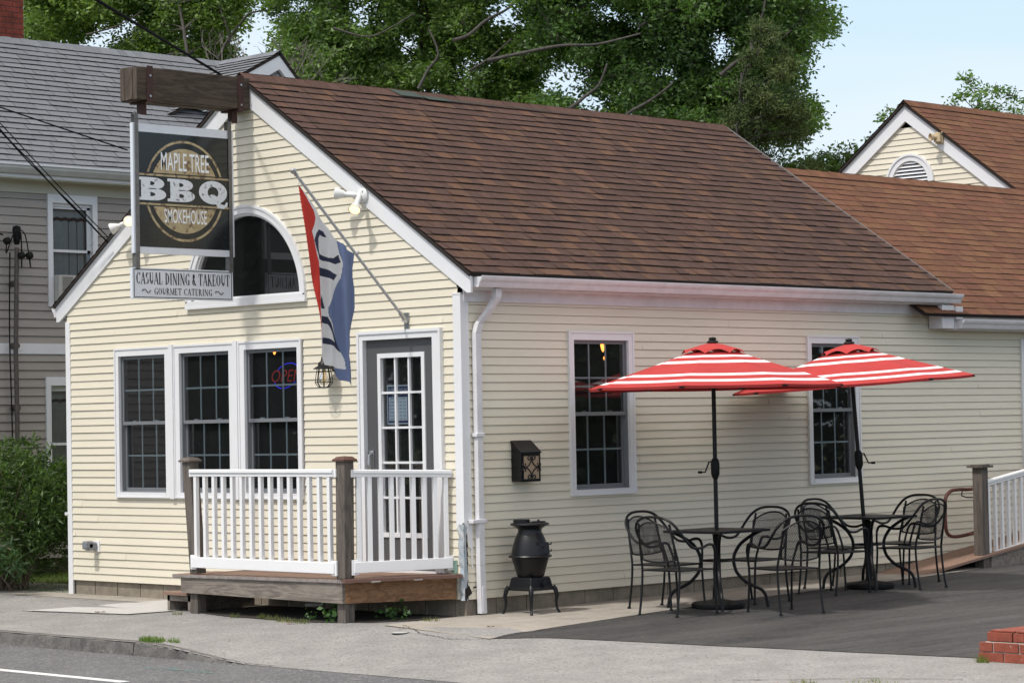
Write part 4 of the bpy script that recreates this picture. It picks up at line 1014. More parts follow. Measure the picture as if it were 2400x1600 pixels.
for (a0, a1, z0, z1, o0, o1) in ((-.01, .115, .575, .685, .10, .178),):
    v = [dq(a, o, z) for z in (z0, z1) for o in (o0, o1 + (.0 if z == z0 else -.022)) for a in (a0, a1)]
    b.raw(v, [(0, 2, 3, 1), (4, 5, 7, 6), (0, 1, 5, 4), (2, 6, 7, 3), (0, 4, 6, 2), (1, 3, 7, 5)])
for z in (.60, .665): b.tube([dq(.11, .15, z), dq(.135, .165, z), dq(.14, .165, z + .018)], .008, 6); b.tube([dq(-.015, .17, z), dq(-.015, .17, z + .03)], .009, 6)
b.tube([dq(.05, .16, .64), dq(.05, .185, .64)], .006, 6)
part(b, 'fire_door', M['iron'], ST, bevel=.004)
b = MB(); b.lathe([(.03, 0), (.03, .012), (.02, .014)], dq(.06, .165, .29), 14, axis=fd); part(b, 'draft_dial', M['iron'], ST)

# ---- porch deck
DK = thing('porch_deck', (-1.7, -.5, .13), 'small raised porch deck with brown boards and weathered wood fascia', 'deck')
DX0, DX1, DY = -3.0, -.52, -1.10
def dz(x): return .522 + .018 * (x + 3.0) / 2.5
b = MB(); x = DX0 - .13; random.seed(4)
def rside(y): return -.09 + (DX1 + .02 + .09) * (-y / 1.10)
while x < -.09:
    x1 = min(x + .150, -.09)
    if x < DX1: yA = DY - .02; yB = DY - .02 if x1 <= DX1 + .02 else None
    # board front ends follow the slanting right-hand edge
    def yf(q): return DY - .02 if q <= DX1 + .02 else -1.10 * (q + .09) / (DX1 + .02 + .09)
    a0, a1 = yf(x), yf(x1); z = dz(x) + random.uniform(-.001, .001)
    if x < DX0 - .0: a_back = -.55
    else: a_back = -.022
    top = [(x, a0, z), (x1 - .003, a1, z), (x1 - .003, a_back, z), (x, a_back, z)]; bot = [(p, q, r - .028) for p, q, r in top]
    b.raw(top + bot, [(0, 1, 2, 3), (7, 6, 5, 4), (1, 5, 6, 2), (2, 6, 7, 3), (3, 7, 4, 0)], 0); b.raw([top[0], top[1], bot[1], bot[0]], [(0, 3, 2, 1)], 1)
    for k in range(5):                       # scalloped hollow underside shows at the cut ends
        u = x + (x1 - x) * (k + .5) / 5; b.tube([(u, a0 - .0005, z - .027), (u, a0 + .08, z - .027)], .009, 6, mi=1)
    x = x1
FLR = part(b, 'floor_boards', [M['deck'], M['deckend']], DK)
b = MB(); b.bar((DX1 + .035, DY - .03, dz(-.5) - .012), (-.03, -.03, dz(-.1) - .012), .10, .032); part(b, 'edge_board', mat('edge_board_brown', (.14, .075, .055), .6, var=.2, vs=15), DK)
b = MB(); b.prism([(-3.016, .335), (-.535, .312), (-.535, dz(-.5) - .03), (-3.016, dz(-3) - .03)], 1.065, 1.10); part(b, 'front_fascia', M['greywood'], DK)
b = MB(); P0, P1 = Vector((-.55, -1.09, 0)), Vector((-.10, -.03, 0)); dn_ = (P1 - P0).normalized(); nn = Vector((dn_.y, -dn_.x, 0))
v = [p + nn * o + Vector((0, 0, z)) for p, zl in ((P0, .312), (P1, .306)) for o in (-.03, .005) for z in (zl, .508)]
b.raw(v, [(0, 1, 3, 2), (4, 6, 7, 5), (0, 4, 5, 1), (2, 3, 7, 6), (1, 5, 7, 3), (0, 2, 6, 4)]); part(b, 'side_fascia', M['brownwood'], DK)
b = MB(); b.box(-3.0, -.12, .02, .05, .33, .49); b.box(-3.0, -2.96, .05, 1.06, .33, .49); part(b, 'joist', M['greywood'], DK)
for (xb, xt, cap_, yb) in ((-.55, -.535, True, -1.045), (-2.80, -2.905, True, -1.045)):
    b = MB(); g = gnd(xb, -1.1)
    if xb < -1: b.bar((xb, yb, .53), (xt, yb + .0, 1.655), .120, .120); b.bar((-2.86, -1.00, g - .02), (-2.86, -1.00, .50), .12, .12)
    else: b.bar((xb, yb, .545), (xt, yb, 1.66), .125, .125); b.bar((-.60, -1.00, g - .02), (-.60, -1.00, .50), .12, .12)
    po = part(b, 'post', M['post'], DK, bevel=.008)
    b = MB(); b.lathe([(.120, -.005), (.120, .012), (.100, .022), (.078, .038), (.0, .045)], (xt, yb, 1.66), 4, axis=None)
    rot = math.pi / 4
    for i, p_ in enumerate(b.v): q = Vector(p_) - Vector((xt, yb, 0)); b.v[i] = (xt + (q.x * math.cos(rot) - q.y * math.sin(rot)), yb + (q.x * math.sin(rot) + q.y * math.cos(rot)), q.z)
    part(b, 'post_cap', M['post'] if xb < -1 else mat('brown_cap', (.10, .045, .03), .6, var=.2, vs=20), po)
def railing(par, A, B, n, zt, zb, hb=.105, top=None, ht=.055, first=.5, shift=(0, 0)):
    A, B = Vector(A), Vector(B); d = (B - A); nrm = Vector((d.y, -d.x, 0)).normalized(); L_ = d.length; dn = d.normalized()
    def at(t, z): return A + d * t + Vector((0, 0, z))
    b = MB(); b.bar(at(0, zt[0]), at(1, zt[1]), .075, .03, up=(0, 0, 1)); b.bar(at(0, zt[0] - .032), at(1, zt[1] - .032), .05, .036); b.bar(at(0, zt[0] + .016), at(1, zt[1] + .016), .055, .010)
    for t in (0, 1): b.bar(at(t, zt[t] - .055) + dn * (.012 if t == 0 else -.012) , at(t, zt[t] + .02) + dn * (.012 if t == 0 else -.012), .025, .085, up=tuple(dn))
    part(b, 'top_rail', M['vinyl'], par, bevel=.004)
    b = MB(); b.bar(at(0, zb[0] + hb / 2), at(1, zb[1] + hb / 2), .055, hb)
    for t in (0, 1): b.bar(at(t, zb[t] - .02) + dn * (.014 if t == 0 else -.014), at(t, zb[t] + hb + .02) + dn * (.014 if t == 0 else -.014), .03, .075, up=tuple(dn))
    part(b, 'bottom_rail', M['vinyl'], par, bevel=.004)
    for i in range(n):
        t = (i + first) / n; b = MB(); z0_ = zb[0] + (zb[1] - zb[0]) * t + hb - .01; z1_ = zt[0] + (zt[1] - zt[0]) * t - .04
        b.bar(at(t, z0_), at(t, z1_), .040, .040, up=tuple(dn)); part(b, 'baluster', M['vinyl'], par)
railing(DK, (-2.80, -1.11, 0), (-.61, -1.11, 0), 15, (1.560, 1.560), (.596, .592))
railing(DK, (-.48, -1.00, 0), (-.16, -.02, 0), 9, (1.555, 1.525), (.595, .60))
# lower step at the left end
b = MB(); z = .325
for y0, y1 in ((-1.02, -.55), (-.545, -.10)): b.box(-3.44, -3.03, -y1, -y0, z - .028, z, 0)
b.box(-3.40, -3.36, .12, .98, .13, z - .028, 1); b.box(-3.06, -3.02, .14, .98, .14, z - .028, 1); b.box(-3.40, -3.02, .95, .98, z - .09, z - .028, 1); part(b, 'step', [M['deck'], M['greywood']], DK)

# ---- bistro tables, umbrellas, chairs
def make_table(x, y, label):
    g = gnd(x, y) + .004; t = thing('patio_table', (x, y, g), label, 'table', 'square black metal patio tables')
    h = .365; b = MB((x, y, g)); tz = .755
    b.box(-h, h, -h, h, tz, tz + .006, 0); b2 = [(-h, -h), (h, -h), (h, h), (-h, h)]
    for i in range(4):
        p, q = b2[i], b2[(i + 1) % 4]; b.bar((x + p[0], y + p[1], g + tz - .006), (x + q[0], y + q[1], g + tz - .006), .018, .024)
    part(b, 'table_top', M['black'], t)
    for i, j in ((1, 1), (-1, 1), (-1, -1), (1, -1)):
        b = MB(); pr = [(.31, .745), (.24, .70), (.16, .62), (.118, .52), (.112, .44), (.13, .34), (.19, .25), (.25, .205), (.31, .165), (.335, .10), (.345, .0)]
        sm = []
        for k in range(len(pr) - 1):
            for q in range(3):
                f_ = q / 3; sm.append((pr[k][0] * (1 - f_) + pr[k + 1][0] * f_, pr[k][1] * (1 - f_) + pr[k + 1][1] * f_))
        sm.append(pr[-1]); sm2 = [sm[0]] + [tuple((sm[k - 1][q] + sm[k][q] * 2 + sm[k + 1][q]) / 4 for q in (0, 1)) for k in range(1, len(sm) - 1)] + [sm[-1]]
        b.tube([(x + i * r, y + j * r, g + z) for r, z in sm2], .0165, 8); part(b, 'leg', M['black'], t, smooth=True)
    b = MB(); b.tube([(x + .115 * math.cos(a * math.pi / 12) * 1.35, y + .115 * math.sin(a * math.pi / 12) * 1.35, g + .46) for a in range(24)], .009, 6, closed=True); part(b, 'brace_ring', M['black'], t)
    return t
T1 = (1.47, 2.00); T2 = (1.30, 4.66)
make_table(*T1, 'black square patio table under the upright red umbrella nearer the stove')
make_table(*T2, 'black square patio table under the tilted red umbrella nearer the ramp')

def make_umbrella(x, y, label, tilt, crank_ang):
    g = gnd(x, y) + .004; t = thing('patio_umbrella', (x, y, g), label, 'umbrella', 'red and white striped patio umbrellas')
    b = MB((x, y, g)); k = 40
    b.lathe([(.255, 0), (.262, .012), (.260, .045), (.24, .058), (.12, .072), (.045, .09), (.036, .11), (.034, .70), (.024, .71), (.024, .72)], (x, y, g), k); part(b, 'base', M['blackpl'], t, smooth=True)
    # everything above the crank leans with the tilt
    ax = Vector((tilt[0], tilt[1], 1)).normalized()
    O = Vector((x, y, g))
    def at(z): return O + ax * z
    b = MB(); b.tube([at(.10), at(2.46)], .021, 14); part(b, 'pole', M['black'], t, smooth=True)
    Q = ax.to_track_quat('Z', 'Y')
    b = MB(); b.lathe([(.022, 1.25), (.030, 1.27), (.042, 1.30), (.044, 1.40), (.034, 1.44), (.024, 1.455)], O, 18, axis=ax); part(b, 'crank_housing', M['blackpl'], t, smooth=True)
    d = Vector((math.cos(crank_ang), math.sin(crank_ang), 0)); b = MB(); b.tube([at(1.42) + d * .03, at(1.42) + d * .06, at(1.32) + d * .10, at(1.32) + d * .155], .008, 8); b.lathe([(.013, -.02), (.013, .02)], at(1.32) + d * .15, 10, axis=d); part(b, 'crank_handle', M['blackpl'], t)
    RR = 1.275; ze = 2.155
    prof = [(.195, .335, 0), (.272, .300, 1), (.318, .281, 0), (.40, .247, 1), (.455, .222, 0), (.71, .118, 1), (.762, .096, 0), (.855, .060, 1), (.908, .038, 0), (1.0, .0, None)]
    b = MB(); n8 = 8; sub = 6; off = math.pi / 8 + .08 + YAW
    def cp(r, h, a):
        # flat panel between ribs, slightly sagging
        s = a / (math.pi / 4); i = math.floor(s); f_ = s - i
        a0 = i * math.pi / 4 + off; a1 = a0 + math.pi / 4
        p = Vector((math.cos(a0), math.sin(a0), 0)) * (1 - f_) + Vector((math.cos(a1), math.sin(a1), 0)) * f_
        sag = .006 * r * 4 * f_ * (1 - f_)
        p = p * (1 - .008 * 4 * f_ * (1 - f_) * r) * RR * r
        return O + Q @ Vector((p.x, p.y, ze + h - sag))
    m_ = n8 * sub
    for i in range(len(prof) - 1):
        (r0, h0, c0), (r1, h1, _) = prof[i], prof[i + 1]
        for k in range(m_):
            a0, a1 = k * math.pi / 4 / sub, (k + 1) * math.pi / 4 / sub - 1e-6
            b.face([cp(r0, h0, a0), cp(r0, h0, a1), cp(r1, h1, a1), cp(r1, h1, a0)], 1 if c0 == 1 else 0)
    for k in range(m_):
        a0, a1 = k * math.pi / 4 / sub, (k + 1) * math.pi / 4 / sub - 1e-6; dn3 = Q @ Vector((0, 0, -.026))
        b.face([cp(1, 0, a0), cp(1, 0, a1), cp(.994, 0, a1) + dn3, cp(.994, 0, a0) + dn3], 0)
    cn = part(b, 'canopy', [M['redfab'], M['whitefab']], t)
    b = MB()                                   # vent flap with scalloped rim
    for k in range(m_):
        a0, a1 = k * math.pi / 4 / sub, (k + 1) * math.pi / 4 / sub - 1e-6
        def rim(a, r):
            f_ = (a / (math.pi / 4)) % 1; w_ = 4 * f_ * (1 - f_)
            p = cp(r, 0, a); return p
        def vp(r, h, a):
            f_ = (a / (math.pi / 4)) % 1; w_ = 4 * f_ * (1 - f_); 
            an = a + off; rr_ = RR * r * (1 - .12 * w_); return O + Q @ Vector((rr_ * math.cos(an), rr_ * math.sin(an), ze + h + (.042 * w_ if r > .21 else .012 * w_ * r * 5)))
        for (ra, ha), (rb, hb_) in (((.02, .425), (.10, .402)), ((.10, .402), (.20, .362)), ((.20, .362), (.25, .318))):
            b.face([vp(ra, ha, a0), vp(ra, ha, a1), vp(rb, hb_, a1), vp(rb, hb_, a0)])
    part(b, 'vent_flap', M['redfab'], cn)
    b = MB(); b.lathe([(.055, ze + .425), (.06, ze + .432), (.05, ze + .445), (.03, ze + .455), (.04, ze + .465), (.032, ze + .478), (.0, ze + .485)], O, 18, axis=ax); part(b, 'finial', M['blackpl'], t, smooth=True)
    for k in range(8):
        a = k * math.pi / 4 + off; v_ = Vector((math.cos(a), math.sin(a), 0)); b = MB()
        pts_ = [O + Q @ (v_ * RR * r + Vector((0, 0, ze + h - .012))) for r, h in ((.03, .40), (.27, .295), (.455, .215), (.762, .09), (.995, -.004))]
        b.tube(pts_, .007, 6); b.bar(O + Q @ (v_ * RR * .96 + Vector((0, 0, ze + .0))), O + Q @ (v_ * RR * 1.005 + Vector((0, 0, ze - .018))), .05, .014)
        b.tube([O + Q @ (v_ * RR * .5 + Vector((0, 0, ze + .19))), O + Q @ (v_ * .03 + Vector((0, 0, ze - .02)))], .006, 6); part(b, 'rib', M['black'], t)
    return t
make_umbrella(*T1, 'upright red umbrella with white stripes nearer the stove', (0, 0), -2.6)
make_umbrella(*T2, 'tilted red umbrella with white stripes nearer the ramp', (-.040, -.046), .75)

def smooth_path(p, n=4):
    p = [Vector(q) for q in p]; out = []
    for i in range(len(p) - 1):
        a = p[max(i - 1, 0)]; b_ = p[i]; c = p[i + 1]; d = p[min(i + 2, len(p) - 1)]
        for k in range(n):
            t = k / n; out.append(.5 * ((2 * b_) + (-a + c) * t + (2 * a - 5 * b_ + 4 * c - d) * t * t + (-a + 3 * b_ - 3 * c + d) * t ** 3))
    out.append(p[-1]); return out
def make_chair():
    """faces +y; origin on the ground under the seat"""
    t = empty('patio_chair', (0, 0, 0)); _world[t.name] = Vector((0, 0, 0))
    m = M['black']; r = .0112; sw, sd_ = .235, .235; sz = .425
    b = MB(); b.box(-sw, sw, -sd_, sd_, sz, sz + .006)
    for p, q in (((-sw, -sd_), (sw, -sd_)), ((sw, -sd_), (sw, sd_)), ((sw, sd_), (-sw, sd_)), ((-sw, sd_), (-sw, -sd_))): b.tube([(p[0], p[1], sz), (q[0], q[1], sz)], .009, 6)
    part(b, 'seat', m, t)
    # hoop: arch over the back whose ends sweep forward into the arms
    half = [(.0, -.345, .935), (.12, -.342, .926), (.215, -.325, .885), (.272, -.285, .81), (.292, -.21, .715), (.292, -.12, .645), (.292, .0, .635), (.292, .10, .662), (.290, .17, .655), (.285, .205, .60)]
    hp = [(-a, y, z) for a, y, z in half[:0:-1]] + half
    b = MB(); b.tube(smooth_path(hp), .0130, 8); part(b, 'arm_hoop', m, t, smooth=True)
    for s in (1, -1):
        b = MB(); b.tube(smooth_path([(s * .285, .205, .60), (s * .262, .225, .50), (s * .245, .232, .40), (s * .245, .245, .20), (s * .250, .26, .0)]), r, 8); b.lathe([(.019, 0), (.019, .014)], (s * .250, .26, 0), 10); part(b, 'leg', m, t, smooth=True)
        b = MB(); b.tube(smooth_path([(s * .195, -.328, .87), (s * .215, -.30, .70), (s * .235, -.255, .50), (s * .238, -.245, .40), (s * .238, -.262, .2), (s * .240, -.295, .0)]), r, 8); b.lathe([(.019, 0), (.019, .014)], (s * .240, -.295, 0), 10); part(b, 'leg', m, t, smooth=True)
    # curved mesh back
    W_, H0, H1 = .222, .51, .885; b = MB(); nx = 14; nz_ = 8
    def bp_(u, v): # u -1..1
        zt = H0 + (H1 - H0) * (1 - .24 * abs(u) ** 2.2); z = H0 + .02 * u * u + (zt - H0 - .02 * u * u) * v
        return (u * W_ * (1 - .06 * (1 - v)), -.262 - (z - H0) * .20 - .045 * (1 - u * u) + .0, z)
    for i in range(nx):
        for j in range(nz_):
            u0, u1 = -1 + 2 * i / nx, -1 + 2 * (i + 1) / nx; v0, v1 = j / nz_, (j + 1) / nz_
            q = [bp_(u0, v0), bp_(u1, v0), bp_(u1, v1), bp_(u0, v1)]; b.raw(q, [(0, 1, 2, 3)], 0, [[(p[0] + .5, p[2]) for p in q]])
    mo = part(b, 'mesh_back', M['mesh'], t)
    b = MB(); ring = [bp_(-1 + 2 * i / 12, 1) for i in range(13)] + [bp_(1, 1 - j / 6) for j in range(1, 7)] + [bp_(1 - 2 * i / 12, 0) for i in range(1, 13)] + [bp_(-1, j / 6) for j in range(1, 6)]
    b.tube(ring, .0085, 6, closed=True)
    for s in (1, -1): b.tube([bp_(s * 1, .05), (s * .235, -.258, .52)], .006, 6); b.tube([bp_(s, .9), (s * .20, -.322, .84)], .006, 6)
    part(b, 'back_frame', m, mo)
    return t
proto = make_chair(); used = False
# (table, dx, dy, heading) heading 0 faces +y
seats = [(T1, .17, -.77, -.02, 'black mesh chair on the street side of the table nearer the stove'),
         (T1, -.34, -.35, -math.pi / 2, 'black mesh chair on the wall side of the table nearer the stove'),
         (T1, .79, .05, math.pi / 2 - .305, 'black mesh chair on the parking side of the table nearer the stove, pulled out'),
         (T1, -.07, .60, math.pi, 'black mesh chair between the two tables at the table nearer the stove'),
         (T2, .10, -.72, .0, 'black mesh chair between the two tables at the table nearer the ramp'),
         (T2, -.24, -.18, -math.pi / 2, 'black mesh chair on the wall side of the table nearer the ramp'),
         (T2, .31, .29, math.pi / 2 + .03, 'black mesh chair on the parking side of the table nearer the ramp'),
         (T2, -.10, .76, math.pi, 'black mesh chair on the ramp side of the table nearer the ramp')]
for i, (T, dx, dy, rz, lb) in enumerate(seats):
    o = proto if i == 0 else copy_tree(proto)
    x, y = T[0] + dx, T[1] + dy; o.location = (x, y, gnd(x, y) + .009); o.rotation_euler.z = rz
    o['label'] = lb; o['category'] = 'chair'; o['group'] = 'black metal patio chairs around the tables'

# ---- ramp beside the side wall
RP = thing('access_ramp', (.3, 8.5, .2), 'brown board ramp with white railing rising along the side wall', 'ramp')
def rz_(y): return .175 + .132 * (y - 6.3) * .9
b = MB(); y = 6.45; random.seed(12)
while y < 13:
    z0_, z1_ = rz_(y), rz_(y + .14); lo = max(.0, .0)
    b.raw([(.02, y, z0_), (.66, y, z0_ - .0), (.66, y + .134, z1_), (.02, y + .134, z1_), (.02, y, z0_ - .03), (.66, y, z0_ - .03), (.66, y + .134, z1_ - .03), (.02, y + .134, z1_ - .03)], [(0, 1, 2, 3), (7, 6, 5, 4), (0, 4, 5, 1), (1, 5, 6, 2), (2, 6, 7, 3)])
    y += .14
part(b, 'ramp_boards', M['deck'], RP)
b = MB((0, 0, 0), (0, 1, 0), (1, 0, 0)); b.prism([(7.9, gnd(1, 8) - .02), (7.9, rz_(7.9) - .03), (13, rz_(13) - .03), (13, .0 + gnd(1, 9))], .60, .63); part(b, 'stringer', M['greywood'], RP)
b = MB(); b.box(.505, .635, -7.865, -7.735, .17, 1.365); po = part(b, 'post', M['post'], RP, bevel=.006)
b = MB(); b.box(.46, .68, -7.91, -7.69, 1.365, 1.392); b.box(.49, .65, -7.88, -7.72, 1.392, 1.402); part(b, 'post_cap', M['post'], po)
railing(RP, (.57, 7.88, 0), (.57, 10.2, 0), 17, (1.19, 1.50), (.255, .565))
HR = thing('handrail', (.35, 7.6, .3), 'rust red bent pipe handrail at the foot of the ramp', 'handrail')
b = MB(); b.tube(smooth_path([(.35, 9.6, 1.33), (.35, 8.1, 1.125), (.35, 7.70, 1.115), (.35, 7.52, 1.10), (.35, 7.42, 1.03), (.35, 7.40, .92), (.35, 7.40, .72), (.35, 7.43, .62), (.35, 7.54, .572), (.35, 7.8, .58), (.35, 8.2, .63)], 4), .021, 10)
for z in (.59, 1.115): b.tube([(.35, 7.82, z), (.53, 7.80, z)], .012, 6)
part(b, 'pipe', M['handrail'], HR, smooth=True)
b = MB(); b.tube([(.35, 7.75, 1.10), (.36, 7.72, 1.04), (.42, 7.74, 1.02), (.50, 7.78, 1.02)], .008, 6); part(b, 'bracket', M['black'], HR)

# ---- brick corner wall at the right
BW = thing('brick_wall', (6.15, -.28, .05), 'low red brick wall corner at the right edge of the parking lot', 'wall')
b = MB((-.42, .60, 0)); random.seed(14); g = gnd(6.2, -.3)
b.box(6.55, 9.0, -.2, .88, g - .05, g + .155, 1); b.box(6.64, 9.0, -.15, .84, g + .155, g + .235, 1)
for c_ in range(3):
    z0_ = g + .0 + c_ * .080; ins = (.0, .012, .075)[c_]
    # face looking at the street (-y)
    u = 6.49 + ins; first = True
    while u < 9.0:
        wd = (.13 if (c_ == 1) else .24) if first else (.24 if c_ < 2 else .11); first = False
        b.box(u, u + wd - .012, .80, .895 - ins * .25 + random.uniform(-.003, .003), z0_, z0_ + .07 + random.uniform(-.002, .002), 0); u += wd
    v_ = -.885 + ins * .25
    while v_ < .8:
        wd = (.24 if c_ < 2 else .11); 
        b.box(6.485 + ins + random.uniform(-.003, .003), 6.60 + ins, -(v_ + wd - .012) , -v_ if v_ > -.8 else .79, z0_, z0_ + .07, 0); v_ += wd
for i in range(12):
    for j in range(7): b.box(6.585 + j * .235, 6.585 + j * .235 + .222, .865 - i * .115 - .10, .865 - i * .115, g + .232, g + .243 + random.uniform(0, .004), 0)
part(b, 'brickwork', [M['brick'], M['mortar']], BW, bevel=.004)

# ================================================================== REAR GABLED BUILDING
GB = thing('rear_gabled_building', (-2.98, 15, 0), 'taller cream gable with half-round vent and reddish roof rising behind the restaurant', 'building')
gx, gz, gy, gp = -4.69, 6.62, 13.80, .75
b = MB((0, gy, 0)); siding(b, 42, lambda z: max(gx - 4, gx - (gz - z) / gp + .1), lambda z: min(gx + 4, gx + (gz - z) / gp - .1), [('arc', -4.64, 5.45, .30)], z0=2.75); part(b, 'gable_wall', M['cream'], GB)
for s in (1, -1):
    b = MB((0, gy, 0)); e_ = 4.2
    poly = [(gx, gz), (gx + s * e_, gz - gp * e_), (gx + s * e_, gz - gp * e_ - .27), (gx, gz - .27)]
    b.prism(poly if s > 0 else poly[::-1], 0, .05); part(b, 'rake_board', M['white'], GB)
    gl = math.sqrt(e_ ** 2 + (gp * e_) ** 2) + .03
    roof((gx, gy - .09, gz + .02), (0, 1, 0), Vector((s, 0, -gp)).normalized(), gl, 9, .15, (.30, .32), REDBR, M['shingle'], GB, gap=.006, thick=.006)
b = MB(); b.box(gx - 4, gx + 4, -gy - 9, -gy - .02, 0, 3.1); part(b, 'lower_walls', M['cream'], GB)
b = MB((0, gy, 0)); uc, zc = -4.64, 5.43
for (ri, ro, n1) in ((.325, .40, .04), (.40, .43, .055)):
    A0, A1 = arc(ro, 32, zc), arc(ri, 32, zc)
    for i in range(32): p = [b.P(u, n1, z) for u, z in (A0[i], A0[i + 1], A1[i + 1], A1[i])] + [b.P(u, -.02, z) for u, z in (A0[i], A0[i + 1], A1[i + 1], A1[i])]; b.raw(p, [(0, 1, 2, 3), (0, 4, 5, 1), (2, 6, 7, 3)])
VN = part(b, 'gable_vent', M['white'], GB)
b = MB((0, gy, 0))
for k in range(7):
    z = 5.40 + k * .052; 
    if z > zc: w_ = math.sqrt(max(0, .325 ** 2 - (z - zc) ** 2))
    else: w_ = .325
    if w_ > .03: b.quad(b.P(uc - w_, .03, z), b.P(uc + w_, .03, z), b.P(uc + w_, -.01, z + .038), b.P(uc - w_, -.01, z + .038))
part(b, 'louvre', M['white'], VN)
b = MB((0, gy, 0)); b.face([b.P(u, -.03, z) for u, z in arc(.325, 20, zc)]); part(b, 'vent_backing', M['dark'], VN)
SR = thing('siren_horn', (-4.07, gy - .05, 5.98), 'small beige alarm horn mounted on the far gable rake', 'alarm horn')
b = MB((0, gy, 0)); b.box(-4.13, -4.00, .05, .09, 5.96, 6.13); b.box(-4.12, -4.01, .09, .14, 5.98, 6.11); b.lathe([(.03, 0), (.03, .04), (.06, .10), (.055, .11), (.035, .06)], b.P(-4.08, .12, 6.05), 16, axis=(-.5, -1, 0)); part(b, 'horn', mat('beige_plastic', (.50, .40, .25), .5), SR, bevel=.004)

# ================================================================== GREY HOUSE
GH = thing('grey_house', (-11.5, 3, 0), 'grey clapboard house with grey shingle roof and white trim at the left', 'house')
m_gs = mat('grey_clapboard', (.32, .30, .275), .6, var=.10, vs=3, vscale=(1, .6, 6)); m_gt = mat('grey_house_trim', (.70, .73, .76), .5, var=.06, vs=3); m_fr = mat('frieze_sage', (.48, .49, .42), .6)
b = MB((-10, 0, 0), (0, 1, 0), (1, 0, 0))
siding(b, 46, lambda z: -4, lambda z: 9, [(2.25, 2.86, 3.66, 4.97), (2.18, 2.85, 1.0, 2.62)], z0=.35, e=.111, t=.02)
part(b, 'side_wall', m_gs, GH)
b = MB((-10, 0, 0), (0, 1, 0), (1, 0, 0)); b.box(-4, 9, .0, .024, 3.0, 3.135, 0); b.box(-4, 9, .0, .03, 5.09, 5.26, 1); b.box(-4, 9, .03, .30, 5.24, 5.26, 1); part(b, 'trim_board', [m_gt, m_fr], GH)
b = MB((-10, 0, 0), (0, 1, 0), (1, 0, 0)); b.box(-4, 9, .285, .31, 5.255, 5.30, 0); b.ext([(.31, 5.29), (.36, 5.30), (.40, 5.36), (.405, 5.41), (.31, 5.41)], -4, 9, 1); b.box(-4, 9, .40, .42, 5.40, 5.425, 0); part(b, 'gutter', [m_gt, mat('grey_gutter', (.44, .46, .44), .5, var=.15, vs=3)], GH)
hp_ = .80; hx = -12.32; hz = 5.4 + hp_ * (-9.7 - hx); hl = math.sqrt((-9.66 - hx) ** 2 + (hp_ * (-9.66 - hx)) ** 2)
roof((hx, -4.3, hz), (0, 1, 0), Vector((1, 0, -hp_)).normalized(), hl, 11.6, .135, (.33, .345), GREY, M['greysh'], GH, gap=.007, thick=.014, jit=.004, gv=.05)
roof((hx, -4.3, hz), (0, 1, 0), Vector((-1, 0, -hp_)).normalized(), hl, 11.6, .135, (.33, .345), GREY, M['greysh'], GH, gap=.007, thick=.014, jit=.004, gv=.05)
b = MB(); b.box(-14.6, -10.25, -9, 4, 0, 5.3); part(b, 'body_wall', m_gs, GH)
# cross gable: ridge runs out towards +x
cr_y, cr_z, cf_x = 6.96, 7.50, -11.0
va = Vector((0, -1, -.52)).normalized(); vb_ = Vector((0, 1, -1.0)).normalized()
roof((-12.3, cr_y, cr_z), (1, 0, 0), va, 2.9, 1.35, .135, (.33, .345), GREY, M['greysh'], GH, gap=.007, thick=.014, jit=.004, gv=.05)
roof((-12.3, cr_y, cr_z), (1, 0, 0), vb_, 1.9, 1.35, .135, (.33, .345), GREY, M['greysh'], GH, gap=.007, thick=.014, jit=.004, gv=.05)
b = MB((cf_x, 0, 0), (0, 1, 0), (1, 0, 0))
b.prism([(cr_y, cr_z - .03), (cr_y, cr_z - .25), (cr_y + 1.3, cr_z - 1.55), (cr_y + 1.3, cr_z - 1.33)], -.02, .04); b.prism([(cr_y, cr_z - .03), (cr_y - 1.4, cr_z - .03 - .73), (cr_y - 1.4, cr_z - .98), (cr_y, cr_z - .25)], -.02, .04)
b.prism([(cr_y, cr_z - .34), (cr_y, cr_z - .46), (cr_y + 1.2, cr_z - 1.66), (cr_y + 1.2, cr_z - 1.54)], -.02, .0); b.prism([(cr_y, cr_z - .34), (cr_y - 1.2, cr_z - .96), (cr_y - 1.2, cr_z - 1.08), (cr_y, cr_z - .46)], -.02, .0)
part(b, 'rake_board', m_gt, GH)
b = MB((cf_x - .05, 0, 0), (0, 1, 0), (1, 0, 0)); b.prism([(cr_y, cr_z - .1), (cr_y - 1.6, cr_z - .92), (cr_y + 1.3, cr_z - 1.4)], -.02, .0); part(b, 'gable_wall', mat('gable_grey', (.30, .31, .31), .6), GH)
# chimney
b = MB(); random.seed(17); z = 6.9; CY0, CY1, CX0, CX1 = 2.74, 3.50, -13.1, -12.45
while z < 9.3:
    o_ = (int(z * 12.4) % 2) * .12
    for (u0, u1, fx) in ((CY0, CY1, 'x'),):
        u = u0 - o_
        while u < u1:
            a, c = max(u, u0), min(u + .225, u1)
            if c - a > .02: b.raw([(CX1 + (0, .008 + random.uniform(0, .004))[k], y_, zz) for k in (0, 1) for zz in (z, z + .066) for y_ in (a, c)], [(0, 1, 3, 2), (4, 5, 7, 6), (0, 4, 5, 1), (2, 3, 7, 6), (0, 2, 6, 4), (1, 5, 7, 3)], 0)
            u += .235
    u = CX0
    while u < CX1:
        a, c = u, min(u + .225, CX1)
        b.box(a, c, -CY0, -CY0 + .008, z, z + .066, 0); u += .235
    z += .078
b.box(CX0, CX1, -CY1, -CY0, 6.6, 9.3, 1)
CH = part(b, 'chimney', [mat('chimney_brick', (.22, .045, .028), .9, var=.5, vs=5), mat('chimney_mortar', (.17, .10, .08), .95)], GH)
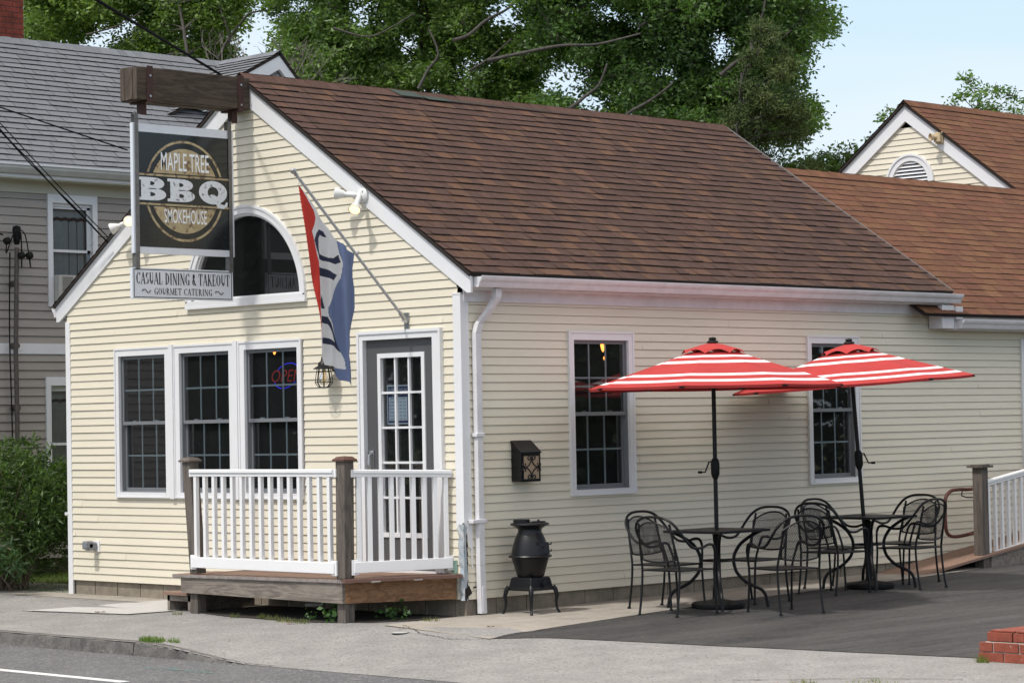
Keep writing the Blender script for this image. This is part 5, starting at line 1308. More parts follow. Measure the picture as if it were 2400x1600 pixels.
b = MB(); b.box(CX0 - .03, CX1 + .03, -CY1 - .03, -CY0 + .03, 6.9, 7.42); part(b, 'flashing', mat('blue_grey_flashing', (.28, .36, .52), .5, var=.2, vs=10), CH)
# grey house windows
def gh_window(y0, y1, z0, z1):
    b = MB((-10, 0, 0), (0, 1, 0), (1, 0, 0)); t_ = .075
    b.box(y0, y0 + t_, -.05, .035, z0, z1); b.box(y1 - t_, y1, -.05, .035, z0, z1); b.box(y0 + t_, y1 - t_, -.05, .035, z1 - .11, z1); b.box(y0 + t_, y1 - t_, -.05, .045, z0, z0 + .04)
    wo = part(b, 'window', m_gt, GH)
    b = MB((-10, 0, 0), (0, 1, 0), (1, 0, 0)); a0, a1, c0, c1 = y0 + t_, y1 - t_, z0 + .04, z1 - .11; mid = (c0 + c1) / 2 + .02
    for (n, s0, s1) in ((-.03, mid, c1 - .04), (-.055, c0 + .0, mid + .03)):
        b.box(a0, a0 + .012, n - .02, n, s0, s1); b.box(a1 - .05, a1, n - .02, n, s0, s1); b.box(a0, a1, n - .02, n, s1 - .03, s1); b.box(a0, a1, n - .02, n, s0, s0 + .035)
    b.box(a0, a1, -.05, -.01, c1 - .04, c1); part(b, 'sash', m_gt, wo)
    b = MB((-10, 0, 0), (0, 1, 0), (1, 0, 0)); b.face([b.P(a0, -.045, c0), b.P(a1, -.045, c0), b.P(a1, -.045, c1), b.P(a0, -.045, c1)]); part(b, 'glass', M['glass'], wo)
    b = MB((-10, 0, 0), (0, 1, 0), (1, 0, 0))
    top_ = c1 - .22
    for k in range(24):
        u0_, u1_ = a0 + (a1 - a0) * k / 24, a0 + (a1 - a0) * (k + 1) / 24; w0_ = .006 * math.sin(k * 1.3); w1_ = .006 * math.sin((k + 1) * 1.3)
        b.quad(b.P(u0_, -.10 + w0_ * 2, c0), b.P(u1_, -.10 + w1_ * 2, c0), b.P(u1_, -.10 + w1_ * 2, top_ + w1_), b.P(u0_, -.10 + w0_ * 2, top_ + w0_), 0)
        b.quad(b.P(u0_, -.10, top_ + .045 + w0_), b.P(u1_, -.10, top_ + .045 + w1_), b.P(u1_, -.10, c1), b.P(u0_, -.10, c1), 0)
    b.quad(b.P(a0, -.11, c0), b.P(a1, -.11, c0), b.P(a1, -.11, c1), b.P(a0, -.11, c1), 1)
    part(b, 'curtain', [mat('pale_curtain', (.42, .47, .47), .9, var=.12, vs=6), M['dark']], wo)
    return wo
gh_window(2.16, 2.945, 3.62, 5.09); gh_window(2.10, 2.90, .95, 2.70)
AC = thing('air_conditioner', (-9.95, 2.38, 3.68), 'beige window air conditioner sitting in the grey house upper window', 'air conditioner')
b = MB((-10, 0, 0), (0, 1, 0), (1, 0, 0)); b.box(2.245, 2.52, -.04, .14, 3.69, 4.03, 0); part(b, 'case', mat('ac_case', (.42, .42, .40), .5), AC, bevel=.006)
b = MB((-10, 0, 0), (0, 1, 0), (1, 0, 0))
for k in range(12): b.box(2.30, 2.46, .140, .147, 3.72 + k * .025, 3.732 + k * .025)
part(b, 'grille', mat('ac_grille', (.20, .19, .17), .6), AC)
# service mast and cables
SM = thing('service_mast', (-9.8, 1.58, .3), 'dark electrical service mast fixed to the grey house wall', 'service mast')
b = MB(); b.tube([(-9.86, 1.585, .3), (-9.86, 1.57, 2.6), (-9.86, 1.565, 3.0), (-9.86, 1.60, 4.36)], .030, 10)
for z in (2.3, 3.1, 3.9): b.tube([(-9.98, 1.585, z), (-9.85, 1.585, z)], .04, 8)
part(b, 'conduit', mat('weathered_conduit', (.05, .05, .055), .6, c2=(.11, .09, .07), vs=9), SM, smooth=True)
b = MB(); b.lathe([(.03, -.1), (.045, -.04), (.055, .08), (.05, .13), (.0, .15)], (-9.86, 1.60, 4.50), 14)
for dx, dy, dz_ in ((.02, -.16, -.02), (.06, .15, -.20), (.04, .04, -.20)): b.lathe([(.02, -.05), (.045, -.03), (.045, .03), (.02, .05)], (-9.86 + dx, 1.60 + dy, 4.46 + dz_), 12, axis=(0, 1, .3))
for k, (dx, dy, dz_) in enumerate(((.02, -.16, -.02), (.06, .15, -.20), (.04, .04, -.20))): b.tube(smooth_path([(-9.86, 1.60, 4.60), (-9.80, 1.60 + dy * .6, 4.52), (-9.86 + dx, 1.60 + dy * 1.1, 4.30 + dz_), (-9.86 + dx, 1.60 + dy, 4.46 + dz_)]), .009, 6)
part(b, 'weatherhead', M['blackpl'], SM)
b = MB(); b.tube(smooth_path([(-9.90, 1.52, 4.3), (-9.90, 1.50, 3.2), (-9.91, 1.53, 2.0), (-9.90, 1.52, .4)]), .010, 6); part(b, 'cable', M['blackpl'], SM)
m_wire = mat('wire_rubber', (.006, .006, .007), .95, spec=.05)
def wire(a, c, sag, r, label, strands=1, more=None):
    a, c = Vector(a), Vector(c); b = MB()
    for s in range(strands):
        p = []
        for i in range(25):
            t = i / 24; q = a.lerp(c, t); q.z -= sag * 4 * t * (1 - t); q.z += s * .05 * (1 - t * .0) * (1 - t) + s * .0; 
            if strands > 1: q += Vector((0, 0, .008 * math.sin(i * 1.5 + s * 2)))
            p.append(q)
        b.tube(p, r, 6)
    o = b.build('overhead_wire', m_wire); tag(o, label, 'wire', 'overhead service wires'); return o
def ext(p, q, k): p, q = Vector(p), Vector(q); return q + (p - q) * k
wire(ext((1.97, -5.67, 5.24), (-3.24, -.30, 5.70), 1.25), (-3.24, -.30, 5.69), -.0, .013, 'thick black cable running from the top edge down to the sign beam')
wire(ext((-6.17, -1.09, 5.61), (-5.19, -.08, 5.09), 3.0), (-5.19, -.08, 5.09), .02, .009, 'single black wire crossing the grey roof towards the hanging sign')
wire(ext((-6.18, -1.08, 5.36), (-5.55, -.10, 4.09), 2.2), (-5.55, -.10, 4.09), .04, .008, 'pair of black wires slanting down to the left edge of the brown roof', 2)
wire((-10.8, -1.6, 6.2), (-9.9, 1.42, 4.52), .12, .011, 'black wire dropping from the left edge to the grey house service mast')
wire((-8.4, -.9, 6.9), (-6.3, .9, 3.85), .05, .007, 'thin grey guy wire in front of the grey house window')

# ================================================================== VEGETATION
def leafmat(name, rough=.45, trans=.40, spec=.45):
    m = bpy.data.materials.new(name); m.use_nodes = True; t = m.node_tree; b = t.nodes['Principled BSDF']; b.inputs['Roughness'].default_value = rough; b.inputs['Specular IOR Level'].default_value = spec
    a = t.nodes.new('ShaderNodeVertexColor'); a.layer_name = 'tone'; t.links.new(a.outputs[0], b.inputs['Base Color'])
    tr = t.nodes.new('ShaderNodeBsdfTranslucent'); mx_ = t.nodes.new('ShaderNodeMix'); mx_.data_type = 'RGBA'; mx_.blend_type = 'MULTIPLY'; mx_.inputs[0].default_value = 1; mx_.inputs[7].default_value = (1.3, 1.5, .6, 1)
    t.links.new(a.outputs[0], mx_.inputs[6]); t.links.new(mx_.outputs[2], tr.inputs[0])
    ms = t.nodes.new('ShaderNodeMixShader'); ms.inputs[0].default_value = trans
    t.links.new(b.outputs[0], ms.inputs[1]); t.links.new(tr.outputs[0], ms.inputs[2]); t.links.new(ms.outputs[0], t.nodes['Material Output'].inputs[0]); return m
LEAF = leafmat('leaf'); NEEDLE = leafmat('cedar_spray', .8, .1, .2)
m_bark = mat('oak_bark', (.040, .035, .03), .95, c2=(.10, .09, .08), vs=6, bump=.8, bs=18, vscale=(1, 1, .3), bdist=.03)

def leaves(name, cen, ln, wd, tones, m, parent, loc, droop=.25, narrow=.5, flat=0.6, seed=1):
    """many small bent leaves: cen (N,3) leaf bases, arrays of length and width"""
    rg_ = np.random.default_rng(seed); n = len(cen)
    d = rg_.normal(size=(n, 3)); d[:, 2] = d[:, 2] * flat - droop; d /= np.linalg.norm(d, axis=1)[:, None]
    u = rg_.normal(size=(n, 3)); u[:, 2] *= .5; s = np.cross(d, u); s /= np.linalg.norm(s, axis=1)[:, None] + 1e-9
    L_ = (ln * rg_.uniform(.6, 1.3, n))[:, None]; W_ = (wd * rg_.uniform(.7, 1.25, n))[:, None]
    nn_ = np.cross(d, s)
    p0 = cen; p1 = cen + d * L_ * narrow + s * W_ / 2 + nn_ * W_ * .12; p2 = cen + d * L_; p3 = cen + d * L_ * narrow - s * W_ / 2 + nn_ * W_ * .12
    V = np.stack([p0, p1, p2, p3], 1).reshape(-1, 3) - np.array(loc)
    me = bpy.data.meshes.new(name); me.vertices.add(4 * n); me.vertices.foreach_set('co', V.ravel().astype(np.float32))
    me.loops.add(4 * n); me.loops.foreach_set('vertex_index', np.arange(4 * n, dtype=np.int32)); me.polygons.add(n)
    me.polygons.foreach_set('loop_start', np.arange(0, 4 * n, 4, dtype=np.int32)); me.polygons.foreach_set('loop_total', np.full(n, 4, dtype=np.int32))
    me.update(calc_edges=True); me.materials.append(m)
    ca = me.color_attributes.new('tone', 'FLOAT_COLOR', 'CORNER'); cc = np.concatenate([tones, np.ones((n, 1))], 1); ca.data.foreach_set('color', np.repeat(cc, 4, 0).ravel().astype(np.float32))
    o = bpy.data.objects.new(name, me); col.objects.link(o); o.parent = parent; return o

def tree(name, label, blobs, base, root_r, per, ln, wd, c0, c1, m=LEAF, group=None, seed=1, limbs=True, droop=.25, flat=.6, cluster=.10, twig=True, vert=1.0, forks=None, cat='tree', big=()):
    rg_ = np.random.default_rng(seed); rs = random.Random(seed)
    t = thing(name, base, label, cat, group); B = np.array(blobs)
    # ---- limbs: greedy attachment, each blob is reached from the nearest limb node that is lower and nearer the trunk
    nodes = [(Vector(base), root_r)]; b = MB()
    top = Vector((base[0], base[1], 0)); H = float(np.percentile(B[:, 2], 30)); lean = Vector((rs.uniform(-.3, .3), rs.uniform(-.3, .3), 0))
    prev = Vector(base); pts = [prev]; k = 6
    cen = Vector((float(B[:, 0].mean()), float(B[:, 1].mean()), 0)); Ht = float(B[:, 2].max()) * .9
    for i in range(1, k + 1):
        f_ = i / k; p = Vector((base[0], base[1], 0)).lerp(cen, f_ * .7); p = Vector((p.x + rs.uniform(-.12, .12), p.y + rs.uniform(-.12, .12), base[2] + (Ht - base[2]) * f_)); pts.append(p)
    sp = smooth_path(pts, 4); rad = [root_r * (1 - .85 * i / (len(sp) - 1)) for i in range(len(sp))]; b.tube(sp, rad, 10)
    nodes = [(p, r_, 0.0) for p, r_ in zip(sp, rad)][8:]
    order = sorted(range(len(B)), key=lambda i: min((Vector(B[i][:3]) - n[0]).length for n in nodes)) if limbs else []
    for i in order:
        c = Vector(B[i][:3]); best = None
        for n_, r_, dd_ in nodes:
            v = c - n_; cost = v.length + max(0, -v.z + .1) * 1.5 + (.0 if r_ > .02 else .6)
            if best is None or cost < best[0]: best = (cost, n_, r_)
        _, n_, r_ = best; v = c - n_
        mid = n_.lerp(c, .45) + Vector((rs.uniform(-.1, .1), rs.uniform(-.1, .1), rs.uniform(-.02, .14))) * v.length; r0 = min(r_ * .62, .015 + .022 * v.length); r0 = max(r0, .012)
        pa = smooth_path([n_, mid, c], 4); rr_ = [r0 * (1 - .7 * q / (len(pa) - 1)) for q in range(len(pa))]; b.tube(pa, rr_, 6, cap=False)
        nodes += [(p, q, 0) for p, q in zip(pa[3:], rr_[3:])]
    # twigs
    tips = []
    for i in range(len(B)):
        c = Vector(B[i][:3]); r_ = B[i][3]
        for _ in range(int(7 if limbs else 3)):
            d = Vector((rs.gauss(0, 1), rs.gauss(0, 1), rs.gauss(0, .7) * vert)).normalized() * r_ * rs.uniform(.7, 1.2)
            e_ = c + d; mm_ = c + d * .5 + Vector((rs.uniform(-.06, .06), rs.uniform(-.06, .06), rs.uniform(0, .1))) * r_ * 2
            if twig: b.tube([c, mm_, e_], [.010, .007, .003], 4, cap=False)
            tips.append((mm_, r_)); tips.append((e_, r_))
    for P_, r_ in big:
        r_ *= .62; sp_ = smooth_path([Vector(q) + Vector((-.25, .25, 0)) + Vector((rs.uniform(-.08, .08), rs.uniform(-.08, .08), rs.uniform(-.06, .06))) for q in P_], 4); b.tube(sp_, [r_ * (1 - .55 * q / (len(sp_) - 1)) for q in range(len(sp_))], 8)
    part(b, 'trunk', m_bark, t, smooth=True)
    # ---- leaves gathered in tufts round the blobs
    cens, tn = [], []
    for i in range(len(B)):
        c, r_ = B[i][:3], B[i][3]; n = int(per * (r_ / .3) ** 2); nt_ = max(4, n // 14)
        dv = rg_.normal(size=(nt_, 3)); dv /= np.linalg.norm(dv, axis=1)[:, None]; rad_ = r_ * rg_.uniform(.15, 1.12, nt_) ** .6; rad_ = np.where(rg_.uniform(size=nt_) < .14, rad_ * 1.5, rad_)
        tc_ = c + dv * rad_[:, None] * np.array([1, 1, .8 * vert])
        idx = rg_.integers(0, nt_, n); pos = tc_[idx] + rg_.normal(size=(n, 3)) * cluster * np.array([1, 1, .7])
        mixf = np.clip(rg_.beta(1.2, 1.4) * .80 - .05 + rg_.uniform(0, .35, n) + (rg_.uniform(-.15, .15, nt_))[idx], 0, 1)[:, None]
        col_ = np.array(c0) * (1 - mixf) + np.array(c1) * mixf; col_ *= rg_.uniform(.8, 1.2, (n, 1)); cens.append(pos); tn.append(col_)
    cens = np.concatenate(cens); tn = np.concatenate(tn)
    leaves('crown', cens, ln, wd, tn, m, t, base, droop, .5, flat, seed)
    return t
OAK_LEFT = [(-21.6,12.93,9.8,0.41),(-19.32,11.77,8.97,0.27),(-20.89,14.1,10.05,0.2),(-21.37,11.97,10.89,0.31),(-22.02,10.14,10.84,0.39),(-21.13,13.35,11.23,0.2),(-19.54,11.35,10.84,0.38),(-23.3,12.02,11.25,0.4),(-21.67,13.33,9.28,0.25),(-20.65,10.9,10.85,0.17),(-20.49,10.47,9.74,0.33),(-22.48,12.1,10.9,0.29),(-22.27,11.83,10.42,0.18),(-20.36,13.88,11.52,0.39),(-22.28,10.32,9.51,0.31),(-21.75,9.94,11.18,0.4),(-23.25,11.9,9.86,0.42),(-21.7,11.57,10.62,0.36),(-23.16,11.38,9.82,0.39),(-22.68,10.98,10.73,0.4),(-20.6,10.64,10.79,0.2),(-23.44,11.88,11.67,0.31),(-21.69,11.88,10.94,0.38),(-20.16,11.0,10.19,0.39),(-23.48,11.23,10.48,0.2),(-20.88,12.94,9.19,0.37),(-21.42,10.17,10.24,0.37),(-23.1,12.32,10.65,0.4),(-19.75,13.36,10.31,0.35),(-20.99,11.73,10.7,0.2),(-19.84,13.34,9.9,0.25),(-23.14,11.29,11.0,0.39),(-22.54,11.84,10.44,0.35),(-19.51,11.47,9.77,0.29),(-21.85,11.18,9.83,0.37),(-21.31,14.03,10.0,0.42),(-20.28,11.4,9.99,0.37),(-20.37,13.66,10.37,0.35),(-21.01,12.71,10.49,0.37),(-19.6,11.47,9.45,0.2),(-20.69,12.31,11.33,0.22),(-21.99,10.33,11.06,0.21),(-21.96,11.0,11.37,0.26),(-20.2,11.81,9.87,0.39),(-22.07,10.1,10.39,0.26),(-22.02,10.62,9.4,0.17),(-20.93,12.4,11.25,0.25),(-21.81,12.85,9.27,0.28),(-19.95,12.65,9.8,0.2),(-22.08,13.16,10.33,0.43),(-21.86,13.07,10.82,0.17),(-22.66,11.04,10.18,0.2),(-20.53,12.13,9.22,0.27),(-23.23,12.06,11.05,0.27),(-22.12,13.2,11.1,0.3),(-22.68,12.65,10.97,0.3),(-20.83,10.64,10.11,0.32),(-22.07,12.35,10.91,0.38),(-22.03,10.14,10.08,0.4),(-19.75,12.35,10.7,0.2),(-20.0,13.64,10.77,0.29),(-21.39,12.89,10.11,0.2),(-20.49,12.81,10.73,0.25),(-21.7,11.32,10.17,0.26),(-19.3,11.8,9.75,0.22),(-22.36,12.61,9.42,0.31),(-22.46,10.43,9.57,0.31),(-22.44,12.31,10.71,0.22),(-20.07,12.14,10.27,0.36),(-19.89,13.15,11.07,0.3),(-20.29,11.31,10.45,0.31),(-19.55,12.36,11.1,0.37),(-19.15,11.91,9.57,0.34),(-21.42,13.24,11.54,0.22),(-21.34,12.84,9.23,0.2),(-21.73,11.96,11.15,0.17),(-21.2,10.04,10.32,0.17),(-21.96,12.95,9.84,0.2),(-21.64,11.97,10.76,0.29),(-18.78,12.38,10.26,0.33),(-22.25,10.97,9.95,0.4),(-20.43,11.69,9.82,0.3),(-21.98,11.3,9.66,0.2),(-22.59,11.64,10.71,0.21),(-22.62,10.94,11.25,0.23),(-19.63,12.74,10.16,0.36),(-21.41,9.78,9.5,0.2),(-19.18,12.77,9.62,0.19),(-20.52,13.17,11.17,0.26),(-22.26,11.41,10.73,0.25),(-22.36,12.27,11.34,0.34),(-21.17,13.58,10.58,0.3),(-21.54,12.73,10.19,0.27),(-21.55,10.24,11.22,0.17),(-20.69,13.65,10.4,0.17),(-21.62,12.13,9.35,0.28),(-20.36,11.21,11.01,0.2),(-21.01,10.62,10.6,0.23),(-20.74,10.33,10.05,0.39),(-20.32,11.18,8.98,0.33),(-22.43,11.8,9.95,0.21),(-21.32,10.59,11.25,0.18),(-21.49,11.52,10.69,0.24),(-21.09,12.79,9.23,0.28),(-18.65,12.49,11.13,0.35),(-21.54,11.8,11.39,0.42),(-20.08,11.25,10.37,0.18),(-21.1,14.03,10.47,0.18),(-21.64,11.02,11.29,0.18),(-21.4,10.9,10.38,0.17),(-21.88,10.86,10.19,0.3),(-21.36,10.03,10.5,0.3),(-20.84,13.95,10.16,0.22),(-22.58,10.54,10.18,0.31),(-22.15,12.05,10.07,0.41),(-22.61,12.03,10.56,0.23),(-19.3,12.19,10.46,0.18),(-22.43,11.6,11.45,0.18),(-21.73,10.86,10.71,0.19),(-20.68,13.68,9.97,0.32),(-20.38,10.8,10.89,0.2),(-21.34,10.89,9.72,0.18),(-23.23,11.56,10.83,0.42),(-20.65,12.17,10.85,0.26),(-21.87,11.63,11.49,0.38),(-20.56,12.7,11.23,0.21),(-21.68,13.46,10.6,0.38),(-23.4,11.62,10.96,0.29),(-22.07,12.3,10.54,0.41),(-21.38,12.28,9.14,0.19),(-19.13,12.02,10.16,0.4),(-20.9,11.24,10.81,0.21),(-21.64,12.65,10.73,0.23),(-22.86,12.46,11.15,0.39),(-19.92,12.82,9.87,0.2),(-19.05,12.04,9.99,0.2),(-23.46,11.54,9.95,0.22),(-20.76,13.22,10.75,0.39),(-20.54,12.11,9.44,0.16),(-21.2,11.08,11.29,0.26),(-20.78,13.31,9.28,0.34),(-20.11,12.09,10.06,0.18),(-21.63,13.46,10.94,0.24),(-21.16,13.11,11.42,0.34),(-23.1,11.86,10.44,0.23),(-19.53,13.17,10.04,0.16),(-19.7,12.97,9.87,0.19),(-21.18,12.97,10.21,0.26),(-19.54,12.73,10.79,0.23),(-20.01,11.71,9.1,0.32),(-19.27,11.9,10.63,0.3),(-20.82,13.42,9.41,0.27),(-22.46,12.54,10.4,0.25),(-23.07,12.22,10.25,0.22),(-22.71,10.7,11.25,0.32),(-22.35,11.22,11.08,0.33),(-19.78,12.62,9.02,0.38),(-20.11,11.89,9.06,0.34),(-19.18,12.2,10.05,0.21),(-21.25,10.32,11.04,0.31),(-23.01,11.26,9.77,0.38),(-21.38,13.73,9.92,0.42),(-19.85,11.59,8.91,0.18),(-22.12,10.46,10.92,0.28),(-20.48,13.81,11.41,0.36),(-21.71,11.33,11.18,0.25),(-20.23,12.46,9.15,0.24),(-22.69,12.03,10.86,0.3),(-21.81,10.17,10.32,0.33),(-23.21,11.35,10.8,0.17),(-19.17,11.81,10.28,0.22),(-21.35,11.89,10.54,0.18),(-20.28,11.02,10.08,0.23),(-20.35,13.45,9.93,0.17),(-19.96,12.71,9.15,0.42),(-19.51,13.28,10.85,0.23),(-21.69,12.21,10.86,0.2),(-21.04,10.22,10.13,0.25),(-19.29,12.56,9.13,0.16),(-20.51,13.16,9.14,0.2),(-19.07,12.63,11.15,0.27),(-23.48,11.84,10.49,0.36),(-21.79,11.75,10.35,0.42),(-21.34,10.78,9.97,0.3),(-20.43,12.62,11.1,0.35),(-19.75,11.45,9.3,0.28),(-22.13,10.34,10.47,0.17),(-22.19,11.68,10.47,0.41),(-22.13,12.01,10.3,0.41),(-19.41,12.92,8.93,0.2),(-19.75,13.15,11.2,0.35),(-22.19,12.89,10.75,0.25),(-20.14,11.45,9.26,0.25),(-20.46,11.41,9.92,0.27),(-19.23,12.91,10.65,0.36),(-21.29,13.34,11.0,0.33),(-20.87,11.18,9.8,0.23),(-21.07,13.89,10.58,0.21),(-22.86,11.35,11.51,0.31),(-23.47,11.12,11.6,0.3),(-20.27,13.25,11.39,0.19),(-20.83,12.86,10.01,0.22),(-18.74,12.42,10.89,0.33),(-22.25,10.7,11.3,0.33),(-18.97,12.29,9.45,0.32),(-20.78,13.5,11.29,0.23),(-22.42,11.87,11.63,0.3),(-19.14,12.48,10.1,0.21),(-21.64,10.83,11.18,0.18),(-21.81,12.05,10.03,0.21),(-22.75,11.27,10.4,0.28),(-20.1,11.52,9.06,0.23),(-22.25,12.74,10.37,0.31),(-21.43,13.02,10.58,0.39),(-21.14,10.91,11.06,0.25),(-20.34,13.39,10.86,0.33),(-23.29,11.45,10.14,0.32),(-20.4,10.94,10.43,0.17),(-21.48,13.35,10.65,0.18),(-22.91,12.23,11.3,0.38),(-19.03,12.36,9.98,0.26),(-22.13,11.29,11.46,0.24),(-23.5,11.63,10.48,0.42),(-21.95,12.39,11.38,0.2),(-22.3,13.03,11.55,0.31),(-21.42,11.79,10.96,0.4),(-22.64,12.43,10.15,0.25),(-19.37,12.19,9.95,0.17),(-19.75,13.17,10.26,0.4),(-20.42,11.78,10.12,0.35),(-22.76,11.26,11.11,0.36),(-21.16,10.14,10.83,0.27),(-21.71,10.36,9.94,0.25),(-21.52,9.98,9.55,0.35),(-22.05,11.77,10.11,0.29),(-19.58,12.66,9.09,0.25),(-19.84,12.93,11.06,0.27),(-20.13,13.7,11.2,0.36),(-21.59,13.52,11.72,0.25),(-21.25,12.95,10.75,0.3),(-21.33,13.19,10.1,0.21),(-21.91,12.52,11.64,0.37),(-20.24,13.04,11.35,0.29),(-23.55,11.73,11.28,0.4),(-22.39,11.5,9.54,0.26),(-20.16,11.96,10.76,0.16),(-20.79,12.17,9.58,0.34),(-23.37,11.31,11.06,0.21),(-23.17,11.15,11.63,0.19),(-21.15,12.58,9.47,0.35),(-18.96,12.07,9.67,0.38),(-18.64,12.55,10.67,0.24),(-22.67,12.51,11.34,0.41),(-20.36,12.35,10.86,0.28),(-21.3,11.62,11.37,0.36),(-20.87,13.67,9.34,0.28),(-21.71,13.21,10.05,0.36),(-20.88,11.48,10.9,0.22),(-19.15,12.18,10.31,0.31),(-21.01,11.17,10.99,0.16)]
